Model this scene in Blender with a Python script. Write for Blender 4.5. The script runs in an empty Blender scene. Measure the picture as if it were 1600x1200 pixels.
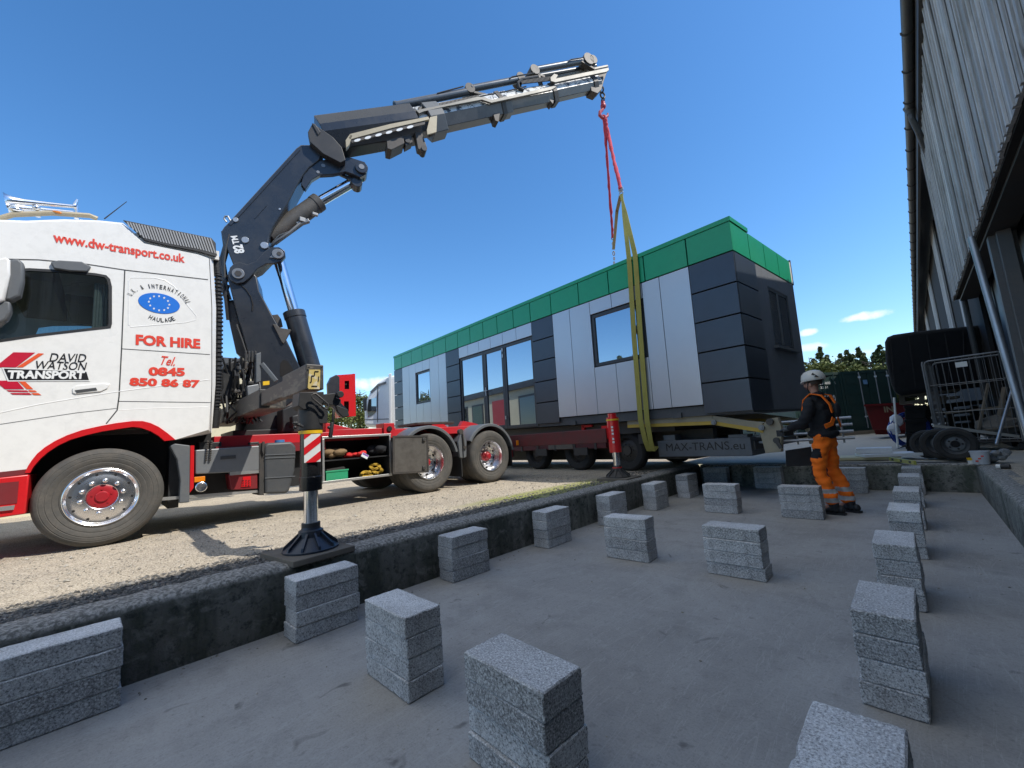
import bpy, bmesh, math, random
from mathutils import Vector, Matrix
import numpy as np
random.seed(7)
R = math.radians
scene = bpy.context.scene
COL = scene.collection

# ------------------------------------------------------------------ camera
FPX, PITCH, ROLL, YAW, CAMH = 643.01, R(7.530), R(-3.968), R(45.695), 1.2641
def cam_axes():
    fw = Vector((-math.sin(YAW)*math.cos(PITCH), math.cos(YAW)*math.cos(PITCH), math.sin(PITCH)))
    rt = Vector((math.cos(YAW), math.sin(YAW), 0)); up = rt.cross(fw)
    return fw, math.cos(ROLL)*rt + math.sin(ROLL)*up, -math.sin(ROLL)*rt + math.cos(ROLL)*up
FW, RT, UP = cam_axes()
CAM = Vector((0, 0, CAMH))
cd = bpy.data.cameras.new('camera'); cam = bpy.data.objects.new('camera', cd); COL.objects.link(cam)
cd.sensor_width = 36; cd.lens = FPX/1600*36; cd.clip_start = 0.05; cd.clip_end = 3000
m3 = Matrix((RT, UP, -FW)).transposed()
cam.matrix_world = Matrix.Translation(CAM) @ m3.to_4x4()
scene.camera = cam

# ------------------------------------------------------------------ light
SUN = Vector((1, 0.5, 1.43)).normalized()
SUN_EL = math.asin(SUN.z)
SKY_STRENGTH = 0.148
CLOUD_FILL = 5.6
w = bpy.data.worlds.new('World'); scene.world = w; w.use_nodes = True
nt = w.node_tree; nt.nodes.clear()
def wn(t, **k):
    n = nt.nodes.new(t)
    for a, b in k.items(): setattr(n, a, b)
    return n
sky = wn('ShaderNodeTexSky', sky_type='NISHITA', sun_disc=False)
sky.sun_elevation = SUN_EL; sky.sun_rotation = math.atan2(SUN.x, SUN.y)
sky.air_density = 1.0; sky.dust_density = 0.3; sky.ozone_density = 3.0; sky.altitude = 100
geo = wn('ShaderNodeNewGeometry')
bg = wn('ShaderNodeBackground'); outw = wn('ShaderNodeOutputWorld')
bg.inputs['Strength'].default_value = SKY_STRENGTH
hs = wn('ShaderNodeHueSaturation'); hs.inputs['Saturation'].default_value = 1.24
nt.links.new(sky.outputs[0], hs.inputs['Color'])
# fair-weather puffs low in the sky; unseen bank behind camera added as fill light
tcw = wn('ShaderNodeTexCoord'); DIRV = tcw.outputs['Generated']
def wmath(op, a, b=None, clamp=False):
    n = wn('ShaderNodeMath', operation=op, use_clamp=clamp)
    for i, v in enumerate((a, b)):
        if v is None: continue
        if hasattr(v, 'is_linked'): nt.links.new(v, n.inputs[i])
        else: n.inputs[i].default_value = v
    return n.outputs[0]
def wdot(v):
    n = wn('ShaderNodeVectorMath', operation='DOT_PRODUCT'); nt.links.new(DIRV, n.inputs[0]); n.inputs[1].default_value = v; return n.outputs['Value']
def wstep(x, a, b):
    n = wn('ShaderNodeMapRange', interpolation_type='SMOOTHSTEP'); n.inputs[1].default_value = a; n.inputs[2].default_value = b; nt.links.new(x, n.inputs[0]); return n.outputs[0]
def wnoise(scale, detail, rough=0.6):
    n = wn('ShaderNodeTexNoise'); n.inputs['Scale'].default_value = scale; n.inputs['Detail'].default_value = detail; n.inputs['Roughness'].default_value = rough
    nt.links.new(DIRV, n.inputs['Vector']); return n.outputs[0]
cz = wnoise(3.2, 6); fill_dir = Vector((-0.10, -0.42, 0.90)).normalized()
mask = wmath('MULTIPLY', wstep(wdot(fill_dir), 0.74, 0.90), wstep(cz, 0.36, 0.52))
cf = wnoise(26, 6, 0.65)
def puff(px, py, a, b, k=1.0):
    global mask
    d = (FW*FPX+RT*(px-800)-UP*(py-600)).normalized(); s_ = d.cross(Vector((0, 0, 1))).normalized(); u_ = s_.cross(d)
    e = wmath('ADD', wmath('POWER', wmath('DIVIDE', wdot(s_), a/640), 2), wmath('POWER', wmath('DIVIDE', wdot(u_), b/640), 2))
    m_ = wstep(wmath('SUBTRACT', wmath('ADD', wmath('SUBTRACT', 1.0, e), wmath('MULTIPLY', cf, 2.6)), 1.3), 0.0, 1.1)
    m_ = wmath('MULTIPLY', wmath('MULTIPLY', m_, wstep(wdot(d), 0.9, 0.95)), k); mask = wmath('MAXIMUM', mask, m_)
puff(1355, 493, 27, 6, .8); puff(1263, 519, 11, 5, .7); puff(1266, 543, 22, 6, .6); puff(585, 600, 34, 12, .75); puff(1345, 553, 30, 5, .35)
mixw = wn('ShaderNodeMix', data_type='RGBA'); nt.links.new(mask, mixw.inputs[0]); nt.links.new(hs.outputs[0], mixw.inputs[6]); mixw.inputs[7].default_value = (CLOUD_FILL*0.98, CLOUD_FILL, CLOUD_FILL, 1)
nt.links.new(mixw.outputs[2], bg.inputs['Color'])
nt.links.new(bg.outputs[0], outw.inputs['Surface'])
sd = bpy.data.lights.new('sun', 'SUN'); sun = bpy.data.objects.new('sun', sd); COL.objects.link(sun)
sd.energy = 3.3; sd.angle = R(0.53); sd.color = (1, 0.95, 0.86)
sun.rotation_euler = SUN.to_track_quat('Z', 'Y').to_euler(); sun.location = (20, 10, 30)
scene.view_settings.view_transform = 'Standard'; scene.view_settings.look = 'None'
scene.view_settings.exposure = 0.6; scene.view_settings.gamma = 1
scene.view_settings.use_curve_mapping = False
scene.cycles.max_bounces = 8; scene.cycles.diffuse_bounces = 4; scene.cycles.glossy_bounces = 4
scene.cycles.transparent_max_bounces = 12
scene.cycles.use_denoising = True

# ------------------------------------------------------------------ survey (sight lines met with real planes)
def ray(px, py):
    return (FW*FPX + RT*(px-800) - UP*(py-600)).normalized()
def on_z(px, py, z):
    d = ray(px, py); return CAM + d*((z-CAM.z)/d.z)
def on_x(px, py, x):
    d = ray(px, py); return CAM + d*((x-CAM.x)/d.x)
def on_y(px, py, y):
    d = ray(px, py); return CAM + d*((y-CAM.y)/d.y)
def on_plane(px, py, pt, n):
    d = ray(px, py); return CAM + d*((Vector(pt)-CAM).dot(n)/d.dot(n))
def at_depth(px, py, dep):
    d = ray(px, py); return CAM + d*(dep/d.dot(FW))
GZ = 0.44                                     # yard level; the sunken slab lies at z = 0
PA = R(1.6)
def pad(x, y, z=0):                           # the pad and the barn are turned a little against the lorry
    return Vector((x*math.cos(PA)-y*math.sin(PA), x*math.sin(PA)+y*math.cos(PA), z))

# ------------------------------------------------------------------ materials
def new_mat(name):
    m = bpy.data.materials.new(name); m.use_nodes = True
    return m, m.node_tree, m.node_tree.nodes['Principled BSDF']
def N(t, ty, **k):
    n = t.nodes.new(ty)
    for a, b in k.items():
        if a in n.inputs: n.inputs[a].default_value = b
        else: setattr(n, a, b)
    return n
def noise(t, scale, detail=4, rough=0.55, coord='Object', stretch=None, dist=0.0):
    tc = N(t, 'ShaderNodeTexCoord'); src = tc.outputs[coord]
    if stretch:
        mp = N(t, 'ShaderNodeMapping'); mp.inputs['Scale'].default_value = stretch
        t.links.new(src, mp.inputs[0]); src = mp.outputs[0]
    n = N(t, 'ShaderNodeTexNoise'); n.inputs['Scale'].default_value = scale
    n.inputs['Detail'].default_value = detail; n.inputs['Roughness'].default_value = rough
    n.inputs['Distortion'].default_value = dist
    t.links.new(src, n.inputs['Vector'])
    return n
def ramp(t, src, stops):
    r = N(t, 'ShaderNodeValToRGB'); e = r.color_ramp.elements
    while len(e) < len(stops): e.new(0.5)
    for i, (p, c) in enumerate(stops):
        e[i].position = p; e[i].color = (c if len(c) == 4 else (*c, 1))
    t.links.new(src, r.inputs[0]); return r.outputs[0]
def mix(t, a, b, fac, mode='MIX'):
    x = N(t, 'ShaderNodeMix', data_type='RGBA', blend_type=mode)
    for s, v in ((6, a), (7, b), (0, fac)):
        if hasattr(v, 'is_linked'): t.links.new(v, x.inputs[s])
        elif s == 0: x.inputs[0].default_value = v
        else: x.inputs[s].default_value = (*v, 1) if len(v) == 3 else v
    return x.outputs[2]
def bump(t, b, src, strength=0.3, dist=0.01, prev=None):
    n = N(t, 'ShaderNodeBump'); n.inputs['Strength'].default_value = strength; n.inputs['Distance'].default_value = dist
    t.links.new(src, n.inputs['Height'])
    if prev is not None: t.links.new(prev, n.inputs['Normal'])
    t.links.new(n.outputs[0], b.inputs['Normal']); return n.outputs[0]
MATS = {}
def paint(name, col, rough=0.4, metal=0.0, dirt=0.12, dirt_col=(0.16, 0.13, 0.10), scale=2.5, bmp=0.03, coat=0.0, spec=0.5, var=0.5):
    """painted or moulded surface with uneven gloss and a little grime"""
    if name in MATS: return MATS[name]
    m, t, b = new_mat(name)
    n1 = noise(t, scale, 6, 0.62); n2 = noise(t, scale*9, 3, 0.6)
    f = ramp(t, n1.outputs[0], [(0.42, (0, 0, 0)), (0.75, (dirt, dirt, dirt))])
    c = mix(t, col, dirt_col, f)
    c = mix(t, c, tuple(min(1, v*0.86) for v in col), ramp(t, n2.outputs[0], [(0.45, (0, 0, 0)), (0.7, (var, var, var))]))
    t.links.new(c, b.inputs['Base Color'])
    rr = N(t, 'ShaderNodeMapRange'); rr.inputs[3].default_value = max(0.02, rough-0.1); rr.inputs[4].default_value = min(1, rough+0.14)
    t.links.new(n1.outputs[0], rr.inputs[0]); t.links.new(rr.outputs[0], b.inputs['Roughness'])
    b.inputs['Metallic'].default_value = metal; b.inputs['Coat Weight'].default_value = coat
    b.inputs['Specular IOR Level'].default_value = spec
    if bmp: bump(t, b, n2.outputs[0], bmp, 0.01)
    MATS[name] = m; return m
def m_concrete(name, c1, c2, c3, stain=0.6, rough=0.9, scale=1.0, bmp=0.35, coord='Object'):
    m, t, b = new_mat(name)
    big = noise(t, 0.8*scale, 8, 0.68, coord, dist=0.5); mid = noise(t, 3.2*scale, 6, 0.65, coord); fine = noise(t, 90*scale, 3, 0.7, coord)
    c = mix(t, c1, c2, ramp(t, big.outputs[0], [(0.36, (0, 0, 0)), (0.64, (1, 1, 1))]))
    c = mix(t, c, c3, ramp(t, mid.outputs[0], [(0.52, (0, 0, 0)), (0.75, (stain, stain, stain))]))
    c = mix(t, c, (0.75, 0.75, 0.75), ramp(t, fine.outputs[0], [(0.35, (0.6, 0.6, 0.6)), (0.55, (0, 0, 0))]), 'MULTIPLY')
    t.links.new(c, b.inputs['Base Color']); b.inputs['Roughness'].default_value = rough
    p = bump(t, b, mid.outputs[0], bmp*0.5, 0.02); bump(t, b, fine.outputs[0], bmp, 0.004, p)
    return m, t, b, c

def mat_slab():
    m, t, b, c = m_concrete('slab_concrete', (0.285, 0.275, 0.26), (0.375, 0.365, 0.345), (0.20, 0.192, 0.18), 0.6, 0.82, 1, 0.25)
    # brushed tracks, small dark stains and pale scuffs
    st = noise(t, 1.6, 5, 0.7, stretch=(0.35, 2.2, 1), dist=1.6)
    c = mix(t, c, (0.37, 0.355, 0.335), ramp(t, st.outputs[0], [(0.56, (0, 0, 0)), (0.72, (0.55, 0.55, 0.55))]))
    sp = noise(t, 5.0, 3, 0.5, dist=0.6)
    c = mix(t, c, (0.085, 0.08, 0.075), ramp(t, sp.outputs[0], [(0.68, (0, 0, 0)), (0.75, (0.7, 0.7, 0.7))]))
    sc = noise(t, 26, 5, 0.75)
    c = mix(t, c, (0.115, 0.11, 0.10), ramp(t, sc.outputs[0], [(0.55, (0, 0, 0)), (0.75, (0.55, 0.55, 0.55))]))
    cr = noise(t, 2.3, 4, 0.6, stretch=(3.0, 0.3, 1), dist=2.4)
    c = mix(t, c, (0.46, 0.45, 0.43), ramp(t, cr.outputs[0], [(0.485, (0, 0, 0)), (0.5, (0.35, 0.35, 0.35)), (0.515, (0, 0, 0))]))
    # a few hairline cracks and rows of block dust
    tc = N(t, 'ShaderNodeTexCoord'); dn = noise(t, 2.2, 5, 0.6); mxv = N(t, 'ShaderNodeMix', data_type='VECTOR'); mxv.inputs[0].default_value = 0.16
    t.links.new(tc.outputs['Object'], mxv.inputs[4]); t.links.new(dn.outputs['Color'], mxv.inputs[5])
    vo = N(t, 'ShaderNodeTexVoronoi', feature='DISTANCE_TO_EDGE'); vo.inputs['Scale'].default_value = 0.4; t.links.new(mxv.outputs[1], vo.inputs['Vector'])
    c = mix(t, c, (0.045, 0.042, 0.04), ramp(t, vo.outputs['Distance'], [(0.0, (0.10, 0.10, 0.10)), (0.002, (0, 0, 0))]))
    gr = noise(t, 190, 2, 0.5); c = mix(t, c, (0.42, 0.41, 0.39), ramp(t, gr.outputs[0], [(0.68, (0, 0, 0)), (0.74, (0.55, 0.55, 0.55))]))
    c = mix(t, c, (0.05, 0.048, 0.045), ramp(t, gr.outputs[0], [(0.27, (0.6, 0.6, 0.6)), (0.33, (0, 0, 0))]))
    t.links.new(c, b.inputs['Base Color']); return m
def mat_yard():
    m, t, b = new_mat('yard_gravel')
    big = noise(t, 0.5, 6, 0.62, dist=0.6); mid = noise(t, 5, 6, 0.7); fine = noise(t, 75, 3, 0.7)
    c = mix(t, (0.56, 0.48, 0.36), (0.44, 0.38, 0.295), ramp(t, big.outputs[0], [(0.38, (0, 0, 0)), (0.62, (1, 1, 1))]))
    tr = noise(t, 1.1, 5, 0.65, stretch=(2.6, 0.22, 1), dist=0.5)
    c = mix(t, c, (0.34, 0.295, 0.23), ramp(t, tr.outputs[0], [(0.5, (0, 0, 0)), (0.7, (0.75, 0.75, 0.75))]))
    c = mix(t, c, (0.25, 0.22, 0.175), ramp(t, mid.outputs[0], [(0.5, (0, 0, 0)), (0.74, (0.85, 0.85, 0.85))]))
    vo = N(t, 'ShaderNodeTexVoronoi'); vo.inputs['Scale'].default_value = 95
    tc = N(t, 'ShaderNodeTexCoord'); t.links.new(tc.outputs['Object'], vo.inputs['Vector'])
    sep = N(t, 'ShaderNodeSeparateColor'); t.links.new(vo.outputs['Color'], sep.inputs[0])
    c = mix(t, c, ramp(t, sep.outputs[0], [(0.0, (0.17, 0.15, 0.13)), (0.45, (0.40, 0.345, 0.275)), (1, (0.68, 0.61, 0.52))]), 0.38)
    c = mix(t, c, (0.3, 0.28, 0.26), ramp(t, fine.outputs[0], [(0.4, (0.8, 0.8, 0.8)), (0.5, (0, 0, 0))]), 'MULTIPLY')
    # patch of moss and thin grass beside the wall
    sx = N(t, 'ShaderNodeSeparateXYZ'); t.links.new(tc.outputs['Object'], sx.inputs[0])
    def band(src, a, b_, s):
        r1 = N(t, 'ShaderNodeMapRange', interpolation_type='SMOOTHSTEP'); r1.inputs[1].default_value = a-s; r1.inputs[2].default_value = a+s
        r2 = N(t, 'ShaderNodeMapRange', interpolation_type='SMOOTHSTEP'); r2.inputs[1].default_value = b_-s; r2.inputs[2].default_value = b_+s
        r2.inputs[3].default_value = 1; r2.inputs[4].default_value = 0
        t.links.new(src, r1.inputs[0]); t.links.new(src, r2.inputs[0])
        mm = N(t, 'ShaderNodeMath', operation='MULTIPLY'); t.links.new(r1.outputs[0], mm.inputs[0]); t.links.new(r2.outputs[0], mm.inputs[1]); return mm.outputs[0]
    mm = N(t, 'ShaderNodeMath', operation='MULTIPLY'); t.links.new(band(sx.outputs[0], -4.62, -3.6, 0.12), mm.inputs[0]); t.links.new(band(sx.outputs[1], 3.5, 6.3, 0.5), mm.inputs[1])
    m2 = N(t, 'ShaderNodeMath', operation='MULTIPLY'); t.links.new(mm.outputs[0], m2.inputs[0])
    t.links.new(ramp(t, noise(t, 9, 5, 0.7).outputs[0], [(0.3, (0.35, 0.35, 0.35)), (0.55, (0.95, 0.95, 0.95))]), m2.inputs[1])
    c = mix(t, c, (0.22, 0.24, 0.06), m2.outputs[0])
    dk = N(t, 'ShaderNodeMath', operation='MULTIPLY'); t.links.new(band(sx.outputs[0], -4.2, -3.3, 0.22), dk.inputs[0]); t.links.new(band(sx.outputs[1], -9, 3.9, 0.5), dk.inputs[1])  # dark band along the wall: deepens the shaded strip by colour
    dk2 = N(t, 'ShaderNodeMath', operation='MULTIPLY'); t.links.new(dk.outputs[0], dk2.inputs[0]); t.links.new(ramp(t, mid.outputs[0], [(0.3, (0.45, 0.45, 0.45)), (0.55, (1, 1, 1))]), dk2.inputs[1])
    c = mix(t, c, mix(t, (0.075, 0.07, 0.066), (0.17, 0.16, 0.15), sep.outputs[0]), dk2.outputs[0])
    # the far apron beyond the pad is grey concrete
    far = N(t, 'ShaderNodeMapRange', interpolation_type='SMOOTHSTEP'); far.inputs[1].default_value = 8.6; far.inputs[2].default_value = 9.4
    t.links.new(sx.outputs[1], far.inputs[0])
    fx = N(t, 'ShaderNodeMapRange', interpolation_type='SMOOTHSTEP'); fx.inputs[1].default_value = -4.2; fx.inputs[2].default_value = -3.2
    t.links.new(sx.outputs[0], fx.inputs[0])
    ff = N(t, 'ShaderNodeMath', operation='MULTIPLY'); t.links.new(far.outputs[0], ff.inputs[0]); t.links.new(fx.outputs[0], ff.inputs[1])
    c = mix(t, c, mix(t, (0.36, 0.335, 0.285), (0.48, 0.45, 0.385), mid.outputs[0]), ff.outputs[0])
    t.links.new(c, b.inputs['Base Color']); b.inputs['Roughness'].default_value = 0.95; b.inputs['Specular IOR Level'].default_value = 0.2
    p = bump(t, b, mid.outputs[0], 0.5, 0.03); p = bump(t, b, vo.outputs['Distance'], 0.55, 0.006, p); bump(t, b, fine.outputs[0], 0.5, 0.004, p)
    return m
def mat_block():
    m, t, b = new_mat('aggregate_block')
    oi = N(t, 'ShaderNodeObjectInfo')
    f1 = noise(t, 125, 2, 0.75); f2 = noise(t, 55, 4, 0.85); bl = noise(t, 7, 4, 0.6)
    mr = N(t, 'ShaderNodeMapRange'); mr.inputs[3].default_value = 0.0; mr.inputs[4].default_value = 1.0
    t.links.new(oi.outputs['Random'], mr.inputs[0])
    c = mix(t, (0.32, 0.32, 0.32), (0.60, 0.60, 0.595), mr.outputs[0])
    c = mix(t, c, (0.22, 0.215, 0.21), ramp(t, bl.outputs[0], [(0.4, (0, 0, 0)), (0.7, (0.6, 0.6, 0.6))]))
    c = mix(t, c, (0.78, 0.78, 0.77), ramp(t, f1.outputs[0], [(0.53, (0, 0, 0)), (0.63, (0.6, 0.6, 0.6))]))
    c = mix(t, c, (0.05, 0.05, 0.05), ramp(t, f1.outputs[0], [(0.35, (0.75, 0.75, 0.75)), (0.46, (0, 0, 0))]))
    c = mix(t, c, (0.10, 0.10, 0.10), ramp(t, f2.outputs[0], [(0.34, (0.8, 0.8, 0.8)), (0.46, (0, 0, 0))]))
    # pressed bed face is closer-textured; its extra paleness paints in light from above
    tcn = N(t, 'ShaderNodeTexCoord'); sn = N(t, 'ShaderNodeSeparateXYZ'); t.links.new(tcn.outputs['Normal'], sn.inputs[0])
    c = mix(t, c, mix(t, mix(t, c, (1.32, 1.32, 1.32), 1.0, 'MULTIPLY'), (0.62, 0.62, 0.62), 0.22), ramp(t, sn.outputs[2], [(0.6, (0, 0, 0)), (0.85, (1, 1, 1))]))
    t.links.new(c, b.inputs['Base Color']); b.inputs['Roughness'].default_value = 0.95; b.inputs['Specular IOR Level'].default_value = 0.25
    p = bump(t, b, f2.outputs[0], 0.5, 0.006); bump(t, b, f1.outputs[0], 0.6, 0.004, p)
    return m
def mat_kerb(name, dark=1.0, green=1.0):
    m, t, b = new_mat(name)
    mid = noise(t, 3.5, 6, 0.7, dist=0.5); fine = noise(t, 40, 4, 0.7); dr = noise(t, 5, 4, 0.6, stretch=(1, 1, 0.25)); pa = noise(t, 6.5, 4, 0.62, dist=1.2)
    c = mix(t, (0.085*dark, 0.085*dark, 0.075*dark), (0.20*dark, 0.195*dark, 0.175*dark), mid.outputs[0])
    c = mix(t, c, (0.045*dark, 0.052*dark, 0.040*dark), ramp(t, dr.outputs[0], [(0.4, (0, 0, 0)), (0.62, (0.9, 0.9, 0.9))]))
    c = mix(t, c, (0.22, 0.215, 0.195), ramp(t, pa.outputs[0], [(0.55, (0, 0, 0)), (0.68, (0.6, 0.6, 0.6))]))
    c = mix(t, c, (0.085, 0.09*green, 0.05), ramp(t, fine.outputs[0], [(0.5, (0, 0, 0)), (0.7, (0.5, 0.5, 0.5))]))
    sp2 = noise(t, 17, 5, 0.75); c = mix(t, c, (0.018, 0.022, 0.018), ramp(t, sp2.outputs[0], [(0.5, (0, 0, 0)), (0.66, (0.85, 0.85, 0.85))]))
    # the worn top edge is bare pale concrete
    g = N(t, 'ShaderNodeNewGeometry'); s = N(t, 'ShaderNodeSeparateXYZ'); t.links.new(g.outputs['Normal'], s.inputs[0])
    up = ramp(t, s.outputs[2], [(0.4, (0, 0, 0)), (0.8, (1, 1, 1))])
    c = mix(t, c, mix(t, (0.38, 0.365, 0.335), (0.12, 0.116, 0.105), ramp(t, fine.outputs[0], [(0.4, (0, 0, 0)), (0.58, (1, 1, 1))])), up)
    t.links.new(c, b.inputs['Base Color']); b.inputs['Roughness'].default_value = 0.92
    p = bump(t, b, mid.outputs[0], 0.4, 0.03); bump(t, b, fine.outputs[0], 0.7, 0.012, p)
    return m
def mat_boards():
    m, t, b = new_mat('weathered_boards')
    tc = N(t, 'ShaderNodeTexCoord'); sx = N(t, 'ShaderNodeSeparateXYZ'); t.links.new(tc.outputs['Object'], sx.inputs[0])
    dv = N(t, 'ShaderNodeMath', operation='DIVIDE'); dv.inputs[1].default_value = 0.155; t.links.new(sx.outputs[1], dv.inputs[0])
    fl = N(t, 'ShaderNodeMath', operation='FLOOR'); t.links.new(dv.outputs[0], fl.inputs[0])
    wn_ = N(t, 'ShaderNodeTexWhiteNoise', noise_dimensions='1D'); t.links.new(fl.outputs[0], wn_.inputs['W'])
    gr = noise(t, 1.0, 8, 0.72, stretch=(28, 28, 0.9), dist=0.6); pt = noise(t, 1.3, 5, 0.65); kn = noise(t, 9, 2, 0.5, stretch=(1, 1, 0.35))
    c = ramp(t, wn_.outputs['Value'], [(0.0, (0.31, 0.31, 0.305)), (0.5, (0.43, 0.43, 0.425)), (1.0, (0.55, 0.55, 0.54))])
    c = mix(t, c, (0.20, 0.197, 0.19), ramp(t, gr.outputs[0], [(0.48, (0, 0, 0)), (0.66, (0.75, 0.75, 0.75))]))
    c = mix(t, c, (0.62, 0.61, 0.59), ramp(t, gr.outputs[0], [(0.3, (0.6, 0.6, 0.6)), (0.42, (0, 0, 0))]))
    c = mix(t, c, (0.15, 0.14, 0.11), ramp(t, pt.outputs[0], [(0.52, (0, 0, 0)), (0.72, (0.5, 0.5, 0.5))]))
    c = mix(t, c, (0.03, 0.028, 0.026), ramp(t, kn.outputs[0], [(0.72, (0, 0, 0)), (0.78, (0.8, 0.8, 0.8))]))
    t.links.new(c, b.inputs['Base Color']); b.inputs['Roughness'].default_value = 0.88
    bump(t, b, gr.outputs[0], 0.7, 0.012); return m
def mat_glass(name, refl=0.45, tint=(0.012, 0.016, 0.02)):
    """coated building glass: a mirror layer over a dark room"""
    m, t, b = new_mat(name)
    g = N(t, 'ShaderNodeBsdfGlossy'); g.inputs['Color'].default_value = (0.82, 0.9, 1, 1); g.inputs['Roughness'].default_value = 0.0
    b.inputs['Base Color'].default_value = (*tint, 1); b.inputs['Roughness'].default_value = 0.1
    mx = N(t, 'ShaderNodeMixShader'); lw = N(t, 'ShaderNodeFresnel'); lw.inputs[0].default_value = 1.5
    ad = N(t, 'ShaderNodeMath', operation='ADD', use_clamp=True); ad.inputs[1].default_value = refl; t.links.new(lw.outputs[0], ad.inputs[0])
    t.links.new(ad.outputs[0], mx.inputs[0]); t.links.new(b.outputs[0], mx.inputs[1]); t.links.new(g.outputs[0], mx.inputs[2])
    t.links.new(mx.outputs[0], t.nodes['Material Output'].inputs[0]); return m
def mat_clear(name, tint=(0.55, 0.62, 0.6), fac=0.16):
    """vehicle glass one can see through"""
    m, t, b = new_mat(name)
    tr = N(t, 'ShaderNodeBsdfTransparent'); tr.inputs[0].default_value = (*tint, 1)
    g = N(t, 'ShaderNodeBsdfGlossy'); g.inputs['Roughness'].default_value = 0.01
    mx = N(t, 'ShaderNodeMixShader'); mx.inputs[0].default_value = fac
    t.links.new(tr.outputs[0], mx.inputs[1]); t.links.new(g.outputs[0], mx.inputs[2]); t.links.new(mx.outputs[0], t.nodes['Material Output'].inputs[0]); return m
def mat_leaf(name, a, b_):
    m, t, b = new_mat(name)
    n = noise(t, 0.9, 3, 0.6); n2 = noise(t, 14, 2, 0.6)
    c = mix(t, a, b_, ramp(t, n.outputs[0], [(0.35, (0, 0, 0)), (0.65, (1, 1, 1))]))
    c = mix(t, c, tuple(v*0.5 for v in a), ramp(t, n2.outputs[0], [(0.45, (0, 0, 0)), (0.7, (0.7, 0.7, 0.7))]))
    t.links.new(c, b.inputs['Base Color']); b.inputs['Roughness'].default_value = 0.75; b.inputs['Specular IOR Level'].default_value = 0.2; return m
def mat_fabric(name, a, b_, scale=60, stretch=None, rough=0.85):
    m, t, b = new_mat(name)
    n = noise(t, scale, 3, 0.6, stretch=stretch); n2 = noise(t, 6, 4, 0.6)
    c = mix(t, a, b_, n.outputs[0]); c = mix(t, c, tuple(v*0.55 for v in a), ramp(t, n2.outputs[0], [(0.5, (0, 0, 0)), (0.72, (0.6, 0.6, 0.6))]))
    t.links.new(c, b.inputs['Base Color']); b.inputs['Roughness'].default_value = rough; bump(t, b, n.outputs[0], 0.5, 0.006); return m
def mat_scuffed(name, base, shown, rough=0.4, metal=0.0, thr=0.5, scale=4, stretch=None):
    """paint worn through in irregular patches"""
    m, t, b = new_mat(name)
    n = noise(t, scale, 8, 0.75, stretch=stretch, dist=0.7)
    c = mix(t, base, shown, ramp(t, n.outputs[0], [(thr, (0, 0, 0)), (thr+0.05, (1, 1, 1))]))
    t.links.new(c, b.inputs['Base Color']); b.inputs['Roughness'].default_value = rough; b.inputs['Metallic'].default_value = metal
    bump(t, b, n.outputs[0], 0.15, 0.01); return m

M = {}
M['slab'] = mat_slab(); M['yard'] = mat_yard(); M['block'] = mat_block()
M['kerb'] = mat_kerb('mossy_concrete', 0.85); M['kerb2'] = mat_kerb('grey_concrete', 1.6, 1.0)
M['kerb3'] = mat_kerb('sill_concrete', 1.5, 1.2)
M['boards'] = mat_boards()
M['white'] = paint('white_paint', (0.80, 0.79, 0.755), 0.28, dirt=0.10, dirt_col=(0.45, 0.40, 0.33), coat=0.4, bmp=0.0, scale=1.2)
M['whitetruck'] = paint('white_lorry_paint', (0.70, 0.72, 0.74), 0.3, dirt=0.12, bmp=0.0)
M['red'] = paint('red_paint', (0.60, 0.012, 0.016), 0.3, dirt=0.12, dirt_col=(0.12, 0.03, 0.03), coat=0.3, bmp=0.0)
M['redframe'] = paint('red_chassis_paint', (0.52, 0.014, 0.022), 0.42, dirt=0.35, dirt_col=(0.10, 0.04, 0.035))
M['reddark'] = paint('dark_red_paint', (0.19, 0.012, 0.016), 0.5, dirt=0.4, dirt_col=(0.06, 0.03, 0.03))
M['black'] = paint('black_plastic', (0.016, 0.017, 0.019), 0.5, dirt=0.3, dirt_col=(0.07, 0.065, 0.06))
M['blackgloss'] = paint('black_gloss', (0.010, 0.011, 0.013), 0.2, dirt=0.08)
M['crane'] = paint('anthracite_crane_paint', (0.026, 0.031, 0.040), 0.27, dirt=0.35, dirt_col=(0.085, 0.08, 0.073), scale=1.8)
M['craneworn'] = paint('dusty_crane_paint', (0.075, 0.070, 0.064), 0.6, dirt=0.55, dirt_col=(0.16, 0.14, 0.115), scale=3)
M['grey'] = paint('grey_plastic', (0.105, 0.115, 0.125), 0.5, dirt=0.3, dirt_col=(0.17, 0.155, 0.13))
M['greydark'] = paint('dark_grey_plastic', (0.055, 0.06, 0.066), 0.5, dirt=0.35, dirt_col=(0.13, 0.12, 0.10))
M['chrome'] = paint('polished_alloy', (0.86, 0.86, 0.87), 0.24, 1.0, dirt=0.15, dirt_col=(0.35, 0.33, 0.3), bmp=0.0)
M['rod'] = paint('chromed_rod', (0.80, 0.82, 0.85), 0.10, 1.0, dirt=0.1, dirt_col=(0.3, 0.3, 0.3), bmp=0.0)
M['steel'] = paint('galvanised_steel', (0.42, 0.44, 0.46), 0.42, 0.75, dirt=0.35, dirt_col=(0.22, 0.21, 0.19))
M['alu'] = paint('aluminium', (0.62, 0.62, 0.6), 0.38, 0.85, dirt=0.4, dirt_col=(0.30, 0.28, 0.25))
M['iron'] = paint('dark_steel', (0.06, 0.058, 0.056), 0.55, 0.4, dirt=0.5, dirt_col=(0.13, 0.10, 0.075))
M['tube'] = paint('boom_tube', (0.075, 0.083, 0.094), 0.34, 0.3, dirt=0.35, dirt_col=(0.24, 0.22, 0.2), scale=3)
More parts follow.
